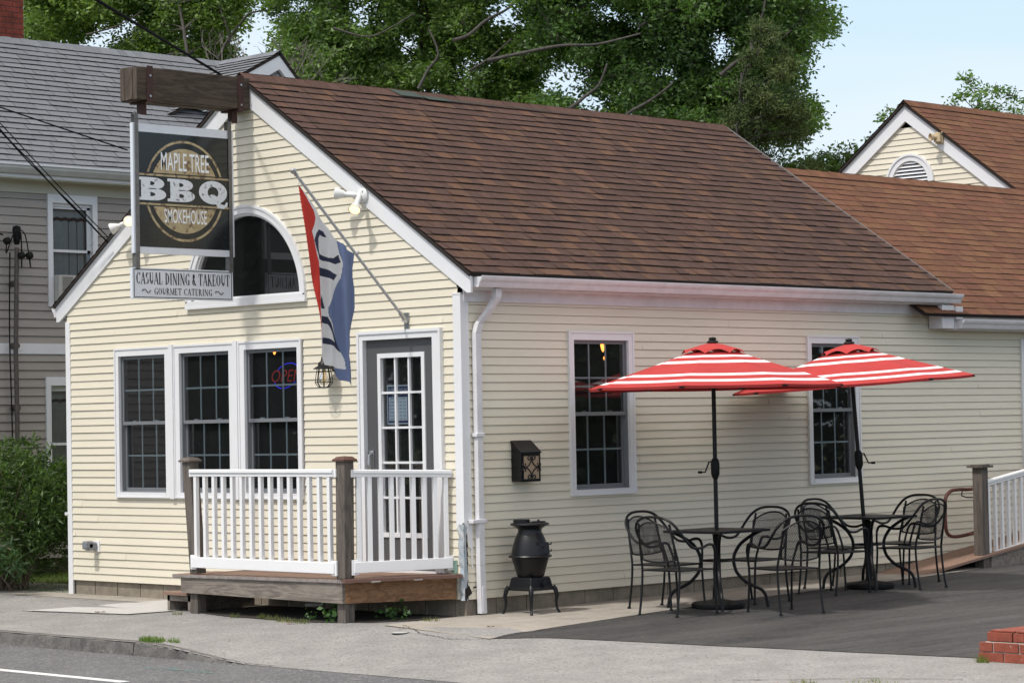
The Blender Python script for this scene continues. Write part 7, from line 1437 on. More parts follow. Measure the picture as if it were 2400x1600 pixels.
OAK_RIGHT = [(-9.88,16.63,10.1,0.3),(-9.29,14.68,9.91,0.27),(-10.84,17.8,8.26,0.3),(-11.51,14.03,9.86,0.14),(-9.83,14.76,8.23,0.27),(-10.23,16.24,9.98,0.29),(-12.03,14.22,9.02,0.2),(-12.19,13.5,9.27,0.31),(-9.75,16.94,9.1,0.16),(-9.03,16.9,8.71,0.19),(-9.25,16.54,6.83,0.25),(-11.96,14.84,7.88,0.33),(-9.43,14.77,8.72,0.2),(-8.94,17.04,9.47,0.33),(-12.52,14.08,10.33,0.28),(-9.21,15.66,8.02,0.33),(-10.78,15.67,7.08,0.27),(-8.69,16.51,8.59,0.35),(-8.82,15.92,7.42,0.19),(-13.24,14.61,10.18,0.17),(-11.82,16.33,9.02,0.29),(-11.91,16.17,10.41,0.31),(-12.0,13.93,10.02,0.3),(-11.0,17.3,7.43,0.31),(-13.24,15.25,7.43,0.24),(-9.66,14.29,9.75,0.31),(-9.6,14.96,9.17,0.15),(-8.75,15.11,9.03,0.31),(-11.65,14.79,9.76,0.22),(-10.81,15.55,8.69,0.2),(-11.83,14.13,8.82,0.24),(-12.5,15.88,8.3,0.18),(-11.88,15.43,8.64,0.2),(-9.9,18.46,8.87,0.26),(-9.56,15.38,7.63,0.33),(-10.71,16.12,8.57,0.22),(-11.17,13.6,6.95,0.21),(-9.51,14.58,8.3,0.19),(-9.7,16.3,9.77,0.16),(-11.85,16.6,7.17,0.23),(-11.53,16.28,9.72,0.17),(-12.11,15.21,9.79,0.34),(-12.02,16.22,9.38,0.17),(-10.71,17.49,9.38,0.2),(-9.01,16.26,7.15,0.18),(-10.43,16.05,10.07,0.21),(-10.56,16.49,10.03,0.2),(-9.78,14.73,7.56,0.2),(-10.92,17.26,8.02,0.15),(-12.15,15.93,9.3,0.26),(-11.3,14.52,9.71,0.21),(-9.2,16.7,8.78,0.33),(-9.51,15.9,9.53,0.21),(-10.42,17.4,7.62,0.18),(-11.27,14.54,8.16,0.29),(-10.49,17.07,7.94,0.35),(-10.36,16.94,7.12,0.16),(-11.01,13.13,6.91,0.32),(-10.82,17.24,10.03,0.31),(-12.34,14.71,9.21,0.28),(-10.12,15.18,7.17,0.32),(-8.93,16.96,7.2,0.19),(-11.2,15.79,8.98,0.16),(-10.65,13.54,9.74,0.2),(-10.4,15.17,7.42,0.33),(-10.07,14.43,7.42,0.33),(-13.65,14.94,9.99,0.16),(-9.84,16.6,6.83,0.34),(-10.11,13.91,7.45,0.27),(-11.0,15.15,9.49,0.14),(-10.71,14.7,9.43,0.27),(-9.73,16.06,8.52,0.2),(-9.82,15.05,7.53,0.16),(-10.6,16.82,9.49,0.27),(-13.45,14.88,9.38,0.33),(-10.27,17.88,8.7,0.21),(-10.06,17.09,6.92,0.29),(-10.24,17.2,7.25,0.2),(-11.31,16.76,8.75,0.28),(-11.87,15.75,7.89,0.29),(-11.51,15.03,7.98,0.16),(-11.69,14.48,9.81,0.16),(-8.98,15.35,7.98,0.28),(-10.19,17.08,10.31,0.25),(-9.6,17.22,7.04,0.32),(-12.38,15.31,8.32,0.28),(-11.58,13.59,9.2,0.2),(-9.42,15.24,8.77,0.34),(-10.4,15.48,7.02,0.16),(-12.84,13.75,10.15,0.23),(-10.15,15.32,9.62,0.19),(-11.06,15.61,7.18,0.31),(-8.63,15.42,9.94,0.31),(-11.44,15.83,7.55,0.16),(-10.15,17.95,8.58,0.2),(-9.21,14.42,8.65,0.27),(-10.31,14.89,9.03,0.23),(-9.55,15.69,6.83,0.14),(-11.2,12.99,7.17,0.3),(-10.63,15.28,10.13,0.23),(-9.99,15.67,8.89,0.32),(-9.74,16.6,9.41,0.15),(-11.06,15.69,10.34,0.23),(-8.41,16.06,8.27,0.3),(-11.79,15.53,8.45,0.23),(-10.2,14.92,9.99,0.15),(-10.14,14.55,8.42,0.21),(-10.48,18.13,9.45,0.31),(-11.24,15.91,9.33,0.33),(-10.55,17.49,8.88,0.19),(-12.99,14.01,9.87,0.29),(-13.21,15.04,10.56,0.37),(-9.73,17.61,10.2,0.24),(-11.81,15.39,9.37,0.23),(-10.93,12.87,9.91,0.22),(-9.34,16.9,8.35,0.29),(-10.37,15.97,9.7,0.24),(-10.86,15.34,8.57,0.27),(-12.7,15.92,10.1,0.32),(-10.44,13.23,9.32,0.19),(-7.92,15.79,9.02,0.33),(-9.48,14.63,6.79,0.31),(-9.49,14.91,8.87,0.17),(-9.0,15.53,9.74,0.31),(-11.05,13.54,8.07,0.31),(-10.07,15.2,9.87,0.28),(-11.97,13.11,9.8,0.31),(-9.82,17.53,8.99,0.33),(-9.4,17.73,9.58,0.34),(-10.58,17.2,10.35,0.32),(-9.4,14.56,9.86,0.13),(-9.69,14.47,7.96,0.31),(-11.33,15.21,9.87,0.2),(-12.59,14.98,9.76,0.16),(-12.2,14.75,9.94,0.29),(-9.9,13.77,9.45,0.33),(-10.69,16.09,10.17,0.33),(-11.94,13.9,8.73,0.35),(-11.46,15.87,7.78,0.2),(-10.23,18.37,10.0,0.22),(-9.75,16.26,8.59,0.23),(-12.15,14.75,7.11,0.2),(-9.84,17.02,8.26,0.3),(-10.74,17.24,9.74,0.31),(-9.24,15.61,7.5,0.35),(-9.52,15.51,9.61,0.25),(-11.07,16.13,7.08,0.34),(-11.31,13.49,7.1,0.19),(-9.05,14.6,9.11,0.28),(-13.35,14.84,8.76,0.24),(-13.04,15.3,7.34,0.25),(-8.77,14.92,9.11,0.18),(-9.65,14.75,7.33,0.16),(-11.21,14.16,9.3,0.3),(-11.75,15.23,7.74,0.34),(-10.59,14.06,8.21,0.18),(-12.42,15.85,7.46,0.25),(-11.28,14.71,8.29,0.35),(-11.81,14.99,9.46,0.17),(-11.65,14.68,8.41,0.27),(-12.72,14.77,9.57,0.37),(-12.99,15.03,10.29,0.37),(-9.44,14.47,6.89,0.14),(-8.62,15.54,8.38,0.3),(-9.95,16.32,7.64,0.27),(-10.07,15.29,9.27,0.27),(-12.3,14.27,9.38,0.24),(-10.9,14.62,10.17,0.22),(-9.25,15.71,6.73,0.28),(-10.16,16.44,9.46,0.3),(-9.89,15.03,8.22,0.19),(-11.31,14.43,8.49,0.18),(-10.76,12.84,9.2,0.18),(-9.64,14.9,7.63,0.25),(-10.73,16.4,7.8,0.31),(-12.93,14.31,10.03,0.24),(-10.67,16.9,7.82,0.3),(-11.57,15.52,7.17,0.25),(-9.2,16.15,8.95,0.27),(-11.94,14.91,10.05,0.25),(-10.57,14.89,8.95,0.26),(-11.26,13.11,8.43,0.24),(-10.39,14.82,8.73,0.31),(-12.99,15.54,8.7,0.23),(-11.14,15.03,7.88,0.31),(-9.3,16.83,9.43,0.24),(-10.27,14.35,7.88,0.19),(-11.34,13.87,8.67,0.2),(-8.7,16.54,7.96,0.16),(-10.61,15.93,7.48,0.29),(-9.91,16.31,8.36,0.2),(-11.26,16.4,9.38,0.36),(-9.92,13.9,6.99,0.2),(-8.88,14.74,9.35,0.2),(-9.39,15.25,7.07,0.26),(-9.74,17.16,7.61,0.25),(-12.0,14.45,9.39,0.21),(-11.06,17.15,7.3,0.24),(-8.89,16.67,9.69,0.2),(-10.85,14.53,10.02,0.27),(-10.82,17.48,8.93,0.3),(-9.6,15.88,7.23,0.3),(-11.26,15.72,9.38,0.3),(-10.0,18.34,10.44,0.24),(-11.93,14.98,9.59,0.22),(-12.48,14.19,8.58,0.18),(-11.58,15.44,9.54,0.34),(-11.01,17.61,10.06,0.35),(-9.29,15.16,9.31,0.16),(-10.85,17.8,8.57,0.18),(-12.18,15.73,9.53,0.32),(-11.29,16.76,8.57,0.17),(-9.7,15.15,9.74,0.28),(-10.17,14.66,7.07,0.21),(-10.22,13.84,7.32,0.27),(-10.68,15.16,8.8,0.18),(-11.69,15.66,9.84,0.23),(-8.91,15.94,8.37,0.32),(-11.63,15.17,10.02,0.21),(-8.14,15.76,6.82,0.17),(-12.51,16.07,8.04,0.29),(-11.47,16.76,8.09,0.16),(-11.72,13.25,9.96,0.35),(-10.2,16.45,9.04,0.24),(-11.86,16.43,9.32,0.31),(-8.29,15.96,8.67,0.14),(-10.77,15.61,9.0,0.29),(-11.32,15.35,8.19,0.27),(-10.18,14.78,9.4,0.28),(-8.08,15.74,9.58,0.23),(-8.55,16.26,7.0,0.27),(-10.97,14.36,9.12,0.16),(-10.2,13.54,9.27,0.23),(-9.66,16.75,7.59,0.17),(-10.86,15.06,9.37,0.33),(-11.92,14.09,8.42,0.24),(-10.08,17.88,9.72,0.25),(-8.41,15.47,8.9,0.34),(-10.62,14.05,9.97,0.21),(-9.09,16.0,6.73,0.16),(-10.42,14.72,9.71,0.25),(-9.77,16.96,7.88,0.16),(-12.4,15.62,9.56,0.34),(-9.23,15.12,7.68,0.14),(-12.28,15.42,9.87,0.33),(-9.99,14.22,8.37,0.26),(-10.65,17.2,7.26,0.32),(-12.49,13.86,9.53,0.3),(-10.32,15.39,7.69,0.26),(-9.43,16.64,8.06,0.23),(-13.52,15.03,9.29,0.26),(-11.83,14.38,8.46,0.31),(-10.92,17.7,9.27,0.27),(-10.04,13.61,9.42,0.21),(-9.49,14.76,9.1,0.24),(-12.21,13.9,9.56,0.3),(-11.02,14.25,7.78,0.17),(-10.06,16.92,8.04,0.31),(-9.89,14.43,9.83,0.25),(-10.69,16.57,10.31,0.35),(-10.45,15.72,7.14,0.3),(-10.87,17.48,7.66,0.24),(-9.76,17.24,10.31,0.35),(-11.83,14.82,8.17,0.22),(-8.42,16.01,9.71,0.29),(-10.64,17.39,8.76,0.19),(-12.55,15.24,10.41,0.21),(-10.49,15.88,8.59,0.2),(-11.11,15.23,9.09,0.15),(-9.45,15.79,8.97,0.19),(-10.15,15.92,7.41,0.33),(-11.95,15.81,8.57,0.21),(-9.86,14.03,8.78,0.34),(-8.42,15.31,7.26,0.32),(-11.88,15.51,10.43,0.15),(-10.27,17.49,10.0,0.15),(-13.15,14.81,8.52,0.33),(-10.21,17.59,7.94,0.26),(-11.7,16.1,8.32,0.18),(-12.21,13.92,10.2,0.26),(-12.54,16.09,8.9,0.26),(-11.54,13.06,9.35,0.23),(-10.64,13.52,6.97,0.15),(-8.8,15.01,9.75,0.19),(-9.04,16.83,9.3,0.22),(-12.9,15.04,8.53,0.19),(-11.83,13.77,9.97,0.36),(-11.33,17.15,10.18,0.19),(-12.16,16.41,8.43,0.34),(-8.55,15.5,7.91,0.29),(-8.24,15.97,7.0,0.26),(-11.18,16.86,7.67,0.17),(-13.11,15.42,10.65,0.25),(-9.77,14.87,7.06,0.2),(-10.78,16.58,9.21,0.23),(-10.22,15.33,8.27,0.35),(-9.66,16.73,9.29,0.27),(-11.61,14.09,9.71,0.27),(-9.53,16.63,8.31,0.24),(-8.85,15.23,7.77,0.32),(-9.98,17.53,7.34,0.22),(-11.52,14.21,8.95,0.15),(-12.85,14.92,9.68,0.25),(-12.2,15.16,8.26,0.27),(-12.19,16.22,7.41,0.27),(-9.53,14.74,6.98,0.21),(-12.14,15.45,8.37,0.27),(-10.37,17.08,8.75,0.14),(-10.86,16.33,7.79,0.16),(-12.69,14.27,9.68,0.15),(-11.31,15.45,10.22,0.28),(-11.89,13.4,9.72,0.2),(-10.46,14.84,8.12,0.14),(-11.23,15.23,9.75,0.16),(-11.49,14.02,8.16,0.15),(-11.27,17.19,9.67,0.19),(-9.37,16.23,9.4,0.26),(-8.94,15.41,8.28,0.35),(-10.89,17.54,7.81,0.32),(-10.77,15.96,8.42,0.15),(-11.18,16.79,10.18,0.17),(-10.86,13.59,7.5,0.18),(-10.47,17.43,8.13,0.26),(-10.83,14.73,7.29,0.32),(-9.36,14.35,9.6,0.24),(-10.26,16.79,9.26,0.23),(-12.06,14.48,10.12,0.29),(-9.64,14.47,8.86,0.17),(-9.62,17.05,8.97,0.18),(-12.96,15.61,10.42,0.2),(-10.9,14.9,9.7,0.35),(-11.81,15.19,10.3,0.24),(-9.6,17.2,6.84,0.31),(-10.07,16.53,10.07,0.31),(-10.29,17.12,8.31,0.32),(-10.63,17.94,9.75,0.35),(-11.33,12.71,9.03,0.25),(-11.82,13.6,8.69,0.26),(-10.28,13.3,9.59,0.32),(-10.26,13.76,7.81,0.15),(-9.97,16.79,7.36,0.21),(-12.51,14.28,8.89,0.15),(-11.66,13.2,8.39,0.27),(-9.77,17.68,9.97,0.33),(-11.43,16.23,7.36,0.15),(-11.41,16.72,9.28,0.33),(-10.09,13.65,9.08,0.22),(-11.58,12.96,9.68,0.17),(-12.39,13.97,9.2,0.25),(-10.53,16.39,10.32,0.35),(-10.49,13.53,8.97,0.15),(-9.29,16.39,7.95,0.21),(-13.76,14.83,9.74,0.34),(-10.96,12.84,7.07,0.17),(-12.03,15.68,9.88,0.32),(-10.1,16.79,8.17,0.35),(-10.8,17.92,8.13,0.15),(-11.68,15.75,8.61,0.17),(-11.29,15.49,8.47,0.31),(-12.29,14.34,7.3,0.31),(-10.12,17.95,7.44,0.24),(-9.1,14.82,6.75,0.16),(-11.43,13.96,8.93,0.14),(-12.11,14.25,9.62,0.21),(-10.63,17.66,9.74,0.19),(-10.02,15.89,7.52,0.34),(-9.98,17.77,7.47,0.35),(-11.35,13.13,7.23,0.28),(-11.13,13.86,8.79,0.16),(-10.42,15.07,7.12,0.18),(-8.7,15.41,9.1,0.14),(-11.01,17.15,9.1,0.35),(-10.04,15.69,10.05,0.23),(-12.65,14.27,8.48,0.19),(-10.99,16.28,10.27,0.27),(-8.81,16.39,6.94,0.15),(-10.78,16.62,7.97,0.21),(-11.46,15.26,7.49,0.2),(-8.86,15.84,8.53,0.14),(-11.53,15.1,8.68,0.24),(-10.57,16.73,9.62,0.25),(-11.45,16.77,8.3,0.37),(-10.56,14.67,10.03,0.19),(-10.7,14.36,9.61,0.21),(-8.87,15.54,7.1,0.18),(-10.3,15.67,7.17,0.32),(-11.47,17.0,10.6,0.35),(-10.61,14.1,7.28,0.27),(-11.08,16.84,9.1,0.17),(-12.63,14.7,8.43,0.15),(-10.15,16.07,9.5,0.25),(-10.54,17.01,9.0,0.21),(-8.33,16.12,8.8,0.2),(-11.91,15.15,10.06,0.3),(-12.99,14.75,9.22,0.28),(-12.63,14.65,8.63,0.37),(-12.31,15.48,10.02,0.3),(-13.38,15.09,8.9,0.25),(-11.75,16.79,10.27,0.23),(-11.67,16.7,9.49,0.24),(-11.01,16.79,7.54,0.26),(-9.2,16.21,7.69,0.24),(-11.03,16.02,8.39,0.23),(-8.85,15.69,7.03,0.3),(-12.73,14.72,9.19,0.15),(-9.74,18.17,9.7,0.27),(-12.14,13.23,9.44,0.29),(-13.4,15.25,7.49,0.33),(-9.88,15.2,8.57,0.18),(-12.33,14.04,9.71,0.32),(-12.84,15.4,9.73,0.18),(-10.92,14.07,7.15,0.18),(-9.05,16.44,6.97,0.29),(-10.78,16.24,7.61,0.17),(-10.8,16.96,9.92,0.16),(-12.82,14.98,8.72,0.22),(-11.66,15.41,9.89,0.21),(-10.87,13.96,10.08,0.17),(-13.12,14.7,9.8,0.26),(-9.2,16.93,8.27,0.26),(-9.46,15.43,9.36,0.27),(-12.56,14.37,10.06,0.32),(-11.6,12.53,9.79,0.21),(-9.01,15.75,7.63,0.33),(-9.62,14.13,6.84,0.32),(-11.8,13.95,9.59,0.28),(-12.52,15.31,9.84,0.27),(-11.46,15.53,7.64,0.34),(-10.15,13.78,9.49,0.27),(-11.53,14.72,10.17,0.27),(-8.86,16.5,9.13,0.34),(-9.8,15.66,9.67,0.18),(-9.96,16.08,7.86,0.15),(-10.79,15.4,9.42,0.19),(-10.69,16.17,7.42,0.15),(-12.88,14.23,9.03,0.25),(-10.9,17.05,9.01,0.19),(-11.68,13.84,7.04,0.24),(-10.37,16.13,7.02,0.35),(-10.26,17.95,9.72,0.31),(-12.06,15.51,9.96,0.29),(-8.71,15.72,9.4,0.17),(-10.5,15.03,7.54,0.16),(-10.01,14.58,9.13,0.14),(-12.6,15.21,9.09,0.34),(-10.58,18.05,8.22,0.36),(-12.11,15.54,9.61,0.16),(-9.58,17.98,9.69,0.28),(-10.39,14.54,7.1,0.29),(-10.03,16.91,8.71,0.32),(-8.27,15.67,7.8,0.23),(-8.57,15.93,7.61,0.3),(-9.0,15.29,9.62,0.26),(-12.68,15.18,10.51,0.35),(-10.03,18.42,9.66,0.16),(-9.8,16.38,9.03,0.35),(-10.47,16.89,9.16,0.23),(-11.78,16.77,10.42,0.16),(-9.19,15.05,7.45,0.2),(-10.17,14.64,6.89,0.17),(-12.5,15.87,10.0,0.35),(-12.14,15.67,10.12,0.21),(-10.71,17.9,10.0,0.28),(-10.22,17.31,7.51,0.29),(-10.26,16.08,10.06,0.21),(-9.26,16.97,9.97,0.19),(-9.51,14.95,9.53,0.31),(-9.48,14.39,8.48,0.15),(-11.23,16.73,9.45,0.2),(-8.3,15.5,6.74,0.23),(-12.12,16.36,8.24,0.15),(-9.06,16.43,8.64,0.29),(-10.95,17.28,8.94,0.19),(-12.01,13.86,9.57,0.14),(-10.23,17.61,9.66,0.36),(-9.59,17.62,9.37,0.19),(-9.0,16.12,8.22,0.17),(-8.13,16.07,9.5,0.33),(-9.86,17.47,10.34,0.35),(-10.37,17.73,10.1,0.17),(-13.0,14.89,9.09,0.25),(-10.26,17.93,10.51,0.31),(-8.29,15.95,9.43,0.24),(-12.75,15.94,7.99,0.34),(-9.71,14.7,8.91,0.25),(-11.45,15.07,7.24,0.17),(-10.66,15.75,8.14,0.29),(-12.71,15.8,8.89,0.35),(-12.04,14.69,9.93,0.33),(-9.04,14.74,7.35,0.2),(-9.18,17.19,7.03,0.25),(-10.58,18.02,9.97,0.32),(-10.05,13.81,9.34,0.17),(-11.3,16.94,8.22,0.19),(-9.94,17.81,7.11,0.29),(-12.53,15.27,8.81,0.24),(-10.11,17.21,7.34,0.19),(-9.5,14.85,9.92,0.15),(-11.3,13.39,8.77,0.21),(-10.25,14.28,9.43,0.35),(-8.33,15.74,8.41,0.2),(-10.47,17.49,9.19,0.34),(-10.01,17.4,8.16,0.32),(-9.23,17.62,8.88,0.33),(-10.38,17.42,10.11,0.2),(-10.77,17.11,9.37,0.21),(-11.99,13.42,8.69,0.17),(-10.5,16.37,7.46,0.22),(-9.74,13.95,9.33,0.31),(-10.44,15.45,8.22,0.3),(-10.31,17.17,7.94,0.32),(-9.62,16.65,7.05,0.2),(-8.83,15.22,8.66,0.15),(-10.07,18.18,10.43,0.25),(-9.07,17.03,8.91,0.23),(-11.72,14.33,10.2,0.34),(-10.59,14.87,9.97,0.3),(-10.4,15.41,9.96,0.32),(-11.18,14.39,9.27,0.34),(-12.08,16.14,10.45,0.32),(-10.39,17.84,7.92,0.18),(-10.45,17.97,10.46,0.2),(-12.57,14.35,8.65,0.33),(-11.74,14.72,9.57,0.34),(-8.99,14.86,7.5,0.18),(-11.63,16.79,8.43,0.35),(-10.45,16.92,8.8,0.25),(-12.28,14.28,8.17,0.19),(-12.63,14.39,8.96,0.32),(-11.59,12.66,10.04,0.2),(-10.48,14.16,9.06,0.29),(-10.17,15.72,8.91,0.25),(-10.89,14.46,8.0,0.14),(-13.23,14.45,10.47,0.28),(-10.46,15.87,9.1,0.27),(-10.66,13.37,9.69,0.22),(-9.1,17.38,8.74,0.26),(-11.6,14.3,8.68,0.19),(-10.68,14.72,8.06,0.29),(-9.89,17.67,8.52,0.35),(-10.54,17.86,8.09,0.24),(-13.55,15.04,10.3,0.2),(-11.04,13.52,9.66,0.16),(-11.17,16.36,8.59,0.34),(-11.02,14.66,9.02,0.25),(-11.37,15.21,7.09,0.21),(-12.17,15.79,8.76,0.32),(-8.61,15.79,9.47,0.19),(-10.73,13.12,9.66,0.32),(-12.21,15.92,8.28,0.36),(-9.91,18.05,9.71,0.33),(-12.85,15.1,10.54,0.26),(-12.18,13.1,9.67,0.31),(-9.38,16.14,8.89,0.22),(-11.39,14.97,9.27,0.17),(-10.87,17.73,10.33,0.26),(-10.06,14.57,8.54,0.17),(-11.44,12.63,9.21,0.24),(-10.51,16.93,10.35,0.22),(-8.64,16.8,8.5,0.14)]
CEDAR = [(-7.55,13.82,7.02,0.17),(-7.97,14.63,8.26,0.09),(-7.32,13.89,6.78,0.15),(-7.99,14.4,6.52,0.15),(-7.89,14.08,7.63,0.15),(-7.46,14.34,6.74,0.18),(-7.88,14.35,7.99,0.13),(-7.81,13.77,7.15,0.13),(-7.33,14.12,7.46,0.15),(-8.18,13.65,6.06,0.19),(-8.0,14.62,8.22,0.09),(-8.12,14.01,6.77,0.19),(-7.59,13.66,7.64,0.13),(-7.77,14.15,8.16,0.13),(-7.9,14.31,7.2,0.12),(-8.09,14.08,6.81,0.19),(-7.74,14.37,8.09,0.1),(-7.84,14.96,7.63,0.12),(-7.19,14.38,6.44,0.18),(-7.84,14.39,8.13,0.12),(-8.06,13.69,6.31,0.21),(-7.72,14.11,6.77,0.19),(-8.35,14.14,6.86,0.15),(-7.87,14.01,7.14,0.14),(-7.34,13.93,7.91,0.13),(-7.83,14.62,8.19,0.11),(-8.18,14.23,6.51,0.17),(-7.42,14.37,7.62,0.12),(-8.06,14.24,6.14,0.17),(-7.7,13.56,6.1,0.22),(-7.88,14.89,7.86,0.13),(-7.56,13.88,8.12,0.1),(-7.28,14.47,6.68,0.14),(-7.71,13.58,6.78,0.16),(-8.12,13.81,6.51,0.19),(-8.19,14.48,6.4,0.16),(-7.82,14.83,6.51,0.18),(-7.85,14.14,7.97,0.1),(-8.32,14.15,6.72,0.15),(-7.72,14.14,8.16,0.11),(-7.91,14.03,7.26,0.17),(-7.08,14.11,6.82,0.19),(-7.78,14.29,6.04,0.2),(-8.38,13.89,6.02,0.2),(-7.76,14.57,7.5,0.12),(-7.81,14.18,6.5,0.18),(-7.55,14.17,8.05,0.13),(-7.73,14.61,7.67,0.14),(-8.36,13.83,6.1,0.2),(-7.53,13.75,6.5,0.15),(-7.68,13.58,6.67,0.15),(-7.36,13.82,6.99,0.17),(-7.2,13.94,7.31,0.16),(-7.75,15.06,6.83,0.19),(-7.53,13.96,7.9,0.13),(-7.52,13.78,7.67,0.11),(-7.2,14.61,5.89,0.22),(-7.63,14.13,7.04,0.16),(-7.83,14.16,7.63,0.11),(-7.09,14.07,7.05,0.12)]
LOCUST = [(-9.64,22.61,8.19,0.17),(-9.33,21.88,7.86,0.15),(-9.16,22.32,7.95,0.17),(-9.31,23.02,8.06,0.15),(-8.97,23.01,7.91,0.14),(-9.52,21.93,7.68,0.13),(-9.12,22.1,7.65,0.18),(-9.02,22.51,7.63,0.19),(-8.79,22.78,7.55,0.18),(-9.22,23.07,7.41,0.18),(-9.09,23.44,7.43,0.17),(-9.68,22.55,8.27,0.09),(-9.86,22.56,7.67,0.1),(-8.99,23.46,7.82,0.1),(-9.48,22.9,7.51,0.19)]
SAPLING = [(-10.68,21.53,7.71,0.11),(-10.78,21.47,7.58,0.13),(-10.33,21.18,7.43,0.1),(-10.65,21.07,7.21,0.11),(-10.71,20.95,7.13,0.1),(-10.63,21.32,7.35,0.08),(-10.44,21.4,7.64,0.06)]
BUSHES = [(-10.38,18.49,6.44,0.23),(-10.44,19.12,6.52,0.2),(-9.98,18.96,6.55,0.2),(-9.7,18.96,6.63,0.17),(-10.52,18.24,6.4,0.2),(-9.95,19.06,6.78,0.08),(-10.24,18.99,6.69,0.12),(-9.84,19.33,6.49,0.15),(-10.33,18.67,6.3,0.23),(-9.91,18.73,6.3,0.23)]
LIMBS_RIGHT = [([(-11.37,11.71,7.92),(-10.98,12.09,8.03),(-10.57,12.51,8.1),(-10.07,13.0,8.1),(-9.64,13.42,8.23)],0.055),([(-10.56,12.56,7.0),(-10.43,12.68,7.18),(-10.26,12.84,7.29),(-10.16,12.94,7.48),(-10.05,13.04,7.76)],0.06),([(-9.98,13.15,6.82),(-9.77,13.34,7.06),(-9.55,13.56,7.25),(-9.27,13.82,7.53)],0.055),([(-8.78,14.31,7.55),(-8.5,14.58,7.76),(-8.39,14.68,7.95),(-8.29,14.77,8.16),(-8.21,14.84,8.51),(-8.15,14.88,8.88)],0.06),([(-8.39,14.68,7.95),(-8.03,15.03,8.05),(-7.83,15.23,8.25)],0.03),([(-9.77,13.57,8.4),(-9.46,13.86,8.6),(-9.06,14.25,8.86)],0.035)]
LIMBS_MIDDLE = [([(-13.08,12.52,8.46),(-12.94,12.65,8.6),(-12.66,12.93,8.78),(-12.36,13.22,9.05),(-12.19,13.38,9.26)],0.06),([(-13.49,12.15,7.75),(-13.4,12.22,8.0),(-13.29,12.32,8.28),(-13.33,12.27,8.71)],0.05),([(-14.5,11.1,8.75),(-14.15,11.45,8.59),(-13.84,11.76,8.73),(-13.57,12.01,9.01)],0.035),([(-12.89,12.73,8.05),(-12.63,12.98,8.21),(-12.37,13.24,8.47)],0.04)]
LIMBS_LEFT = [([(-18.43,11.7,8.75),(-18.29,11.82,9.02),(-18.11,11.98,9.41),(-17.9,12.19,9.56),(-17.55,12.54,9.6)],0.05),([(-18.29,11.82,9.02),(-18.32,11.77,9.37),(-18.42,11.66,9.72)],0.035),([(-20.08,10.03,9.22),(-19.69,10.41,9.41),(-19.36,10.73,9.63)],0.03)]

top_row = lambda L_, dx: [(x + .3, y - .3, z + 1.3, r) for x, y, z, r in L_ if z > 8.6]
tree('oak_tree', 'dark green oak rising behind the grey roof at the far left', OAK_LEFT, (-15.8, 10.5, 0), .11, 430, .10, .044, (.065, .12, .028), (.22, .32, .07), group='oak trees behind the buildings', seed=3, big=LIMBS_LEFT)
tree('oak_tree', 'bushy oak behind the roof ridge in the middle with bare twigs at its left', OAK_MIDDLE, (-14.0, 13.5, 0), .13, 420, .095, .042, (.054, .105, .028), (.20, .31, .07), group='oak trees behind the buildings', seed=4, big=LIMBS_MIDDLE)
tree('oak_tree', 'largest dark oak behind the right end of the ridge with grey limbs', OAK_RIGHT, (-10.8, 15.8, 0), .20, 420, .095, .042, (.044, .094, .028), (.155, .265, .065), group='oak trees behind the buildings', seed=6, big=LIMBS_RIGHT)
tree('cedar_tree', 'olive feathery cedar in front of the largest oak', CEDAR, (-7.9, 12.8, 0), .10, 1300, .075, .020, (.040, .068, .022), (.095, .125, .040), m=NEEDLE, seed=8, droop=-.2, flat=1.0, cluster=.05)
tree('locust_tree', 'light green locust tree behind the far gable at the right edge', LOCUST, (-9.4, 22.2, 0), .14, 330, .10, .040, (.06, .13, .025), (.14, .24, .05), seed=9, cluster=.07)
tree('sapling', 'small light green sapling left of the far gable peak', SAPLING, (-11.3, 21.4, 0), .07, 210, .10, .045, (.07, .14, .03), (.15, .24, .06), seed=10, cluster=.06)
tree('bush', 'low mixed green bushes between the cedar and the far gable', BUSHES, (-9.6, 18.6, 0), .08, 420, .10, .045, (.03, .065, .018), (.10, .17, .04), seed=12, cat='bush')
# bare twigs of a dead treetop in the gap left of the middle oak
b = MB(); rs = random.Random(5)
def twigs(p, d, l, r, n):
    q = p + d * l; mid = p.lerp(q, .5) + Vector((rs.uniform(-.1, .1), rs.uniform(-.1, .1), rs.uniform(-.05, .05))) * l
    b.tube([p, mid, q], [r, r * .85, r * .7], 5, cap=False)
    if n:
        for _ in range(2 if n > 1 else 3):
            dd_ = (d + Vector((rs.gauss(0, .45), rs.gauss(0, .45), rs.gauss(0, .30)))).normalized(); twigs(q, dd_, l * rs.uniform(.65, .9), r * .62, n - 1)
        if rs.random() < .7: twigs(mid, (d + Vector((rs.gauss(0, .7), rs.gauss(0, .7), rs.gauss(0, .4)))).normalized(), l * .6, r * .45, max(0, n - 2))
DT = thing('bare_tree', (-13.6, 8.6, 0), 'leafless grey branches in the sky gap between the left and middle oaks', 'bare tree')
p = Vector((-13.6, 8.6, 0)); b.tube(smooth_path([p, (-13.55, 8.6, 3), (-13.5, 8.55, 5.6)]), [.10] * 4 + [.08] * 4 + [.06], 8)
for q in range(5): twigs(Vector((-13.5, 8.55, 5.6)), Vector((rs.uniform(-.35, .35), rs.uniform(-.35, .35), 1)).normalized(), .75, .035, 5)
part(b, 'trunk', mat('dead_bark', (.16, .14, .125), .9), DT)
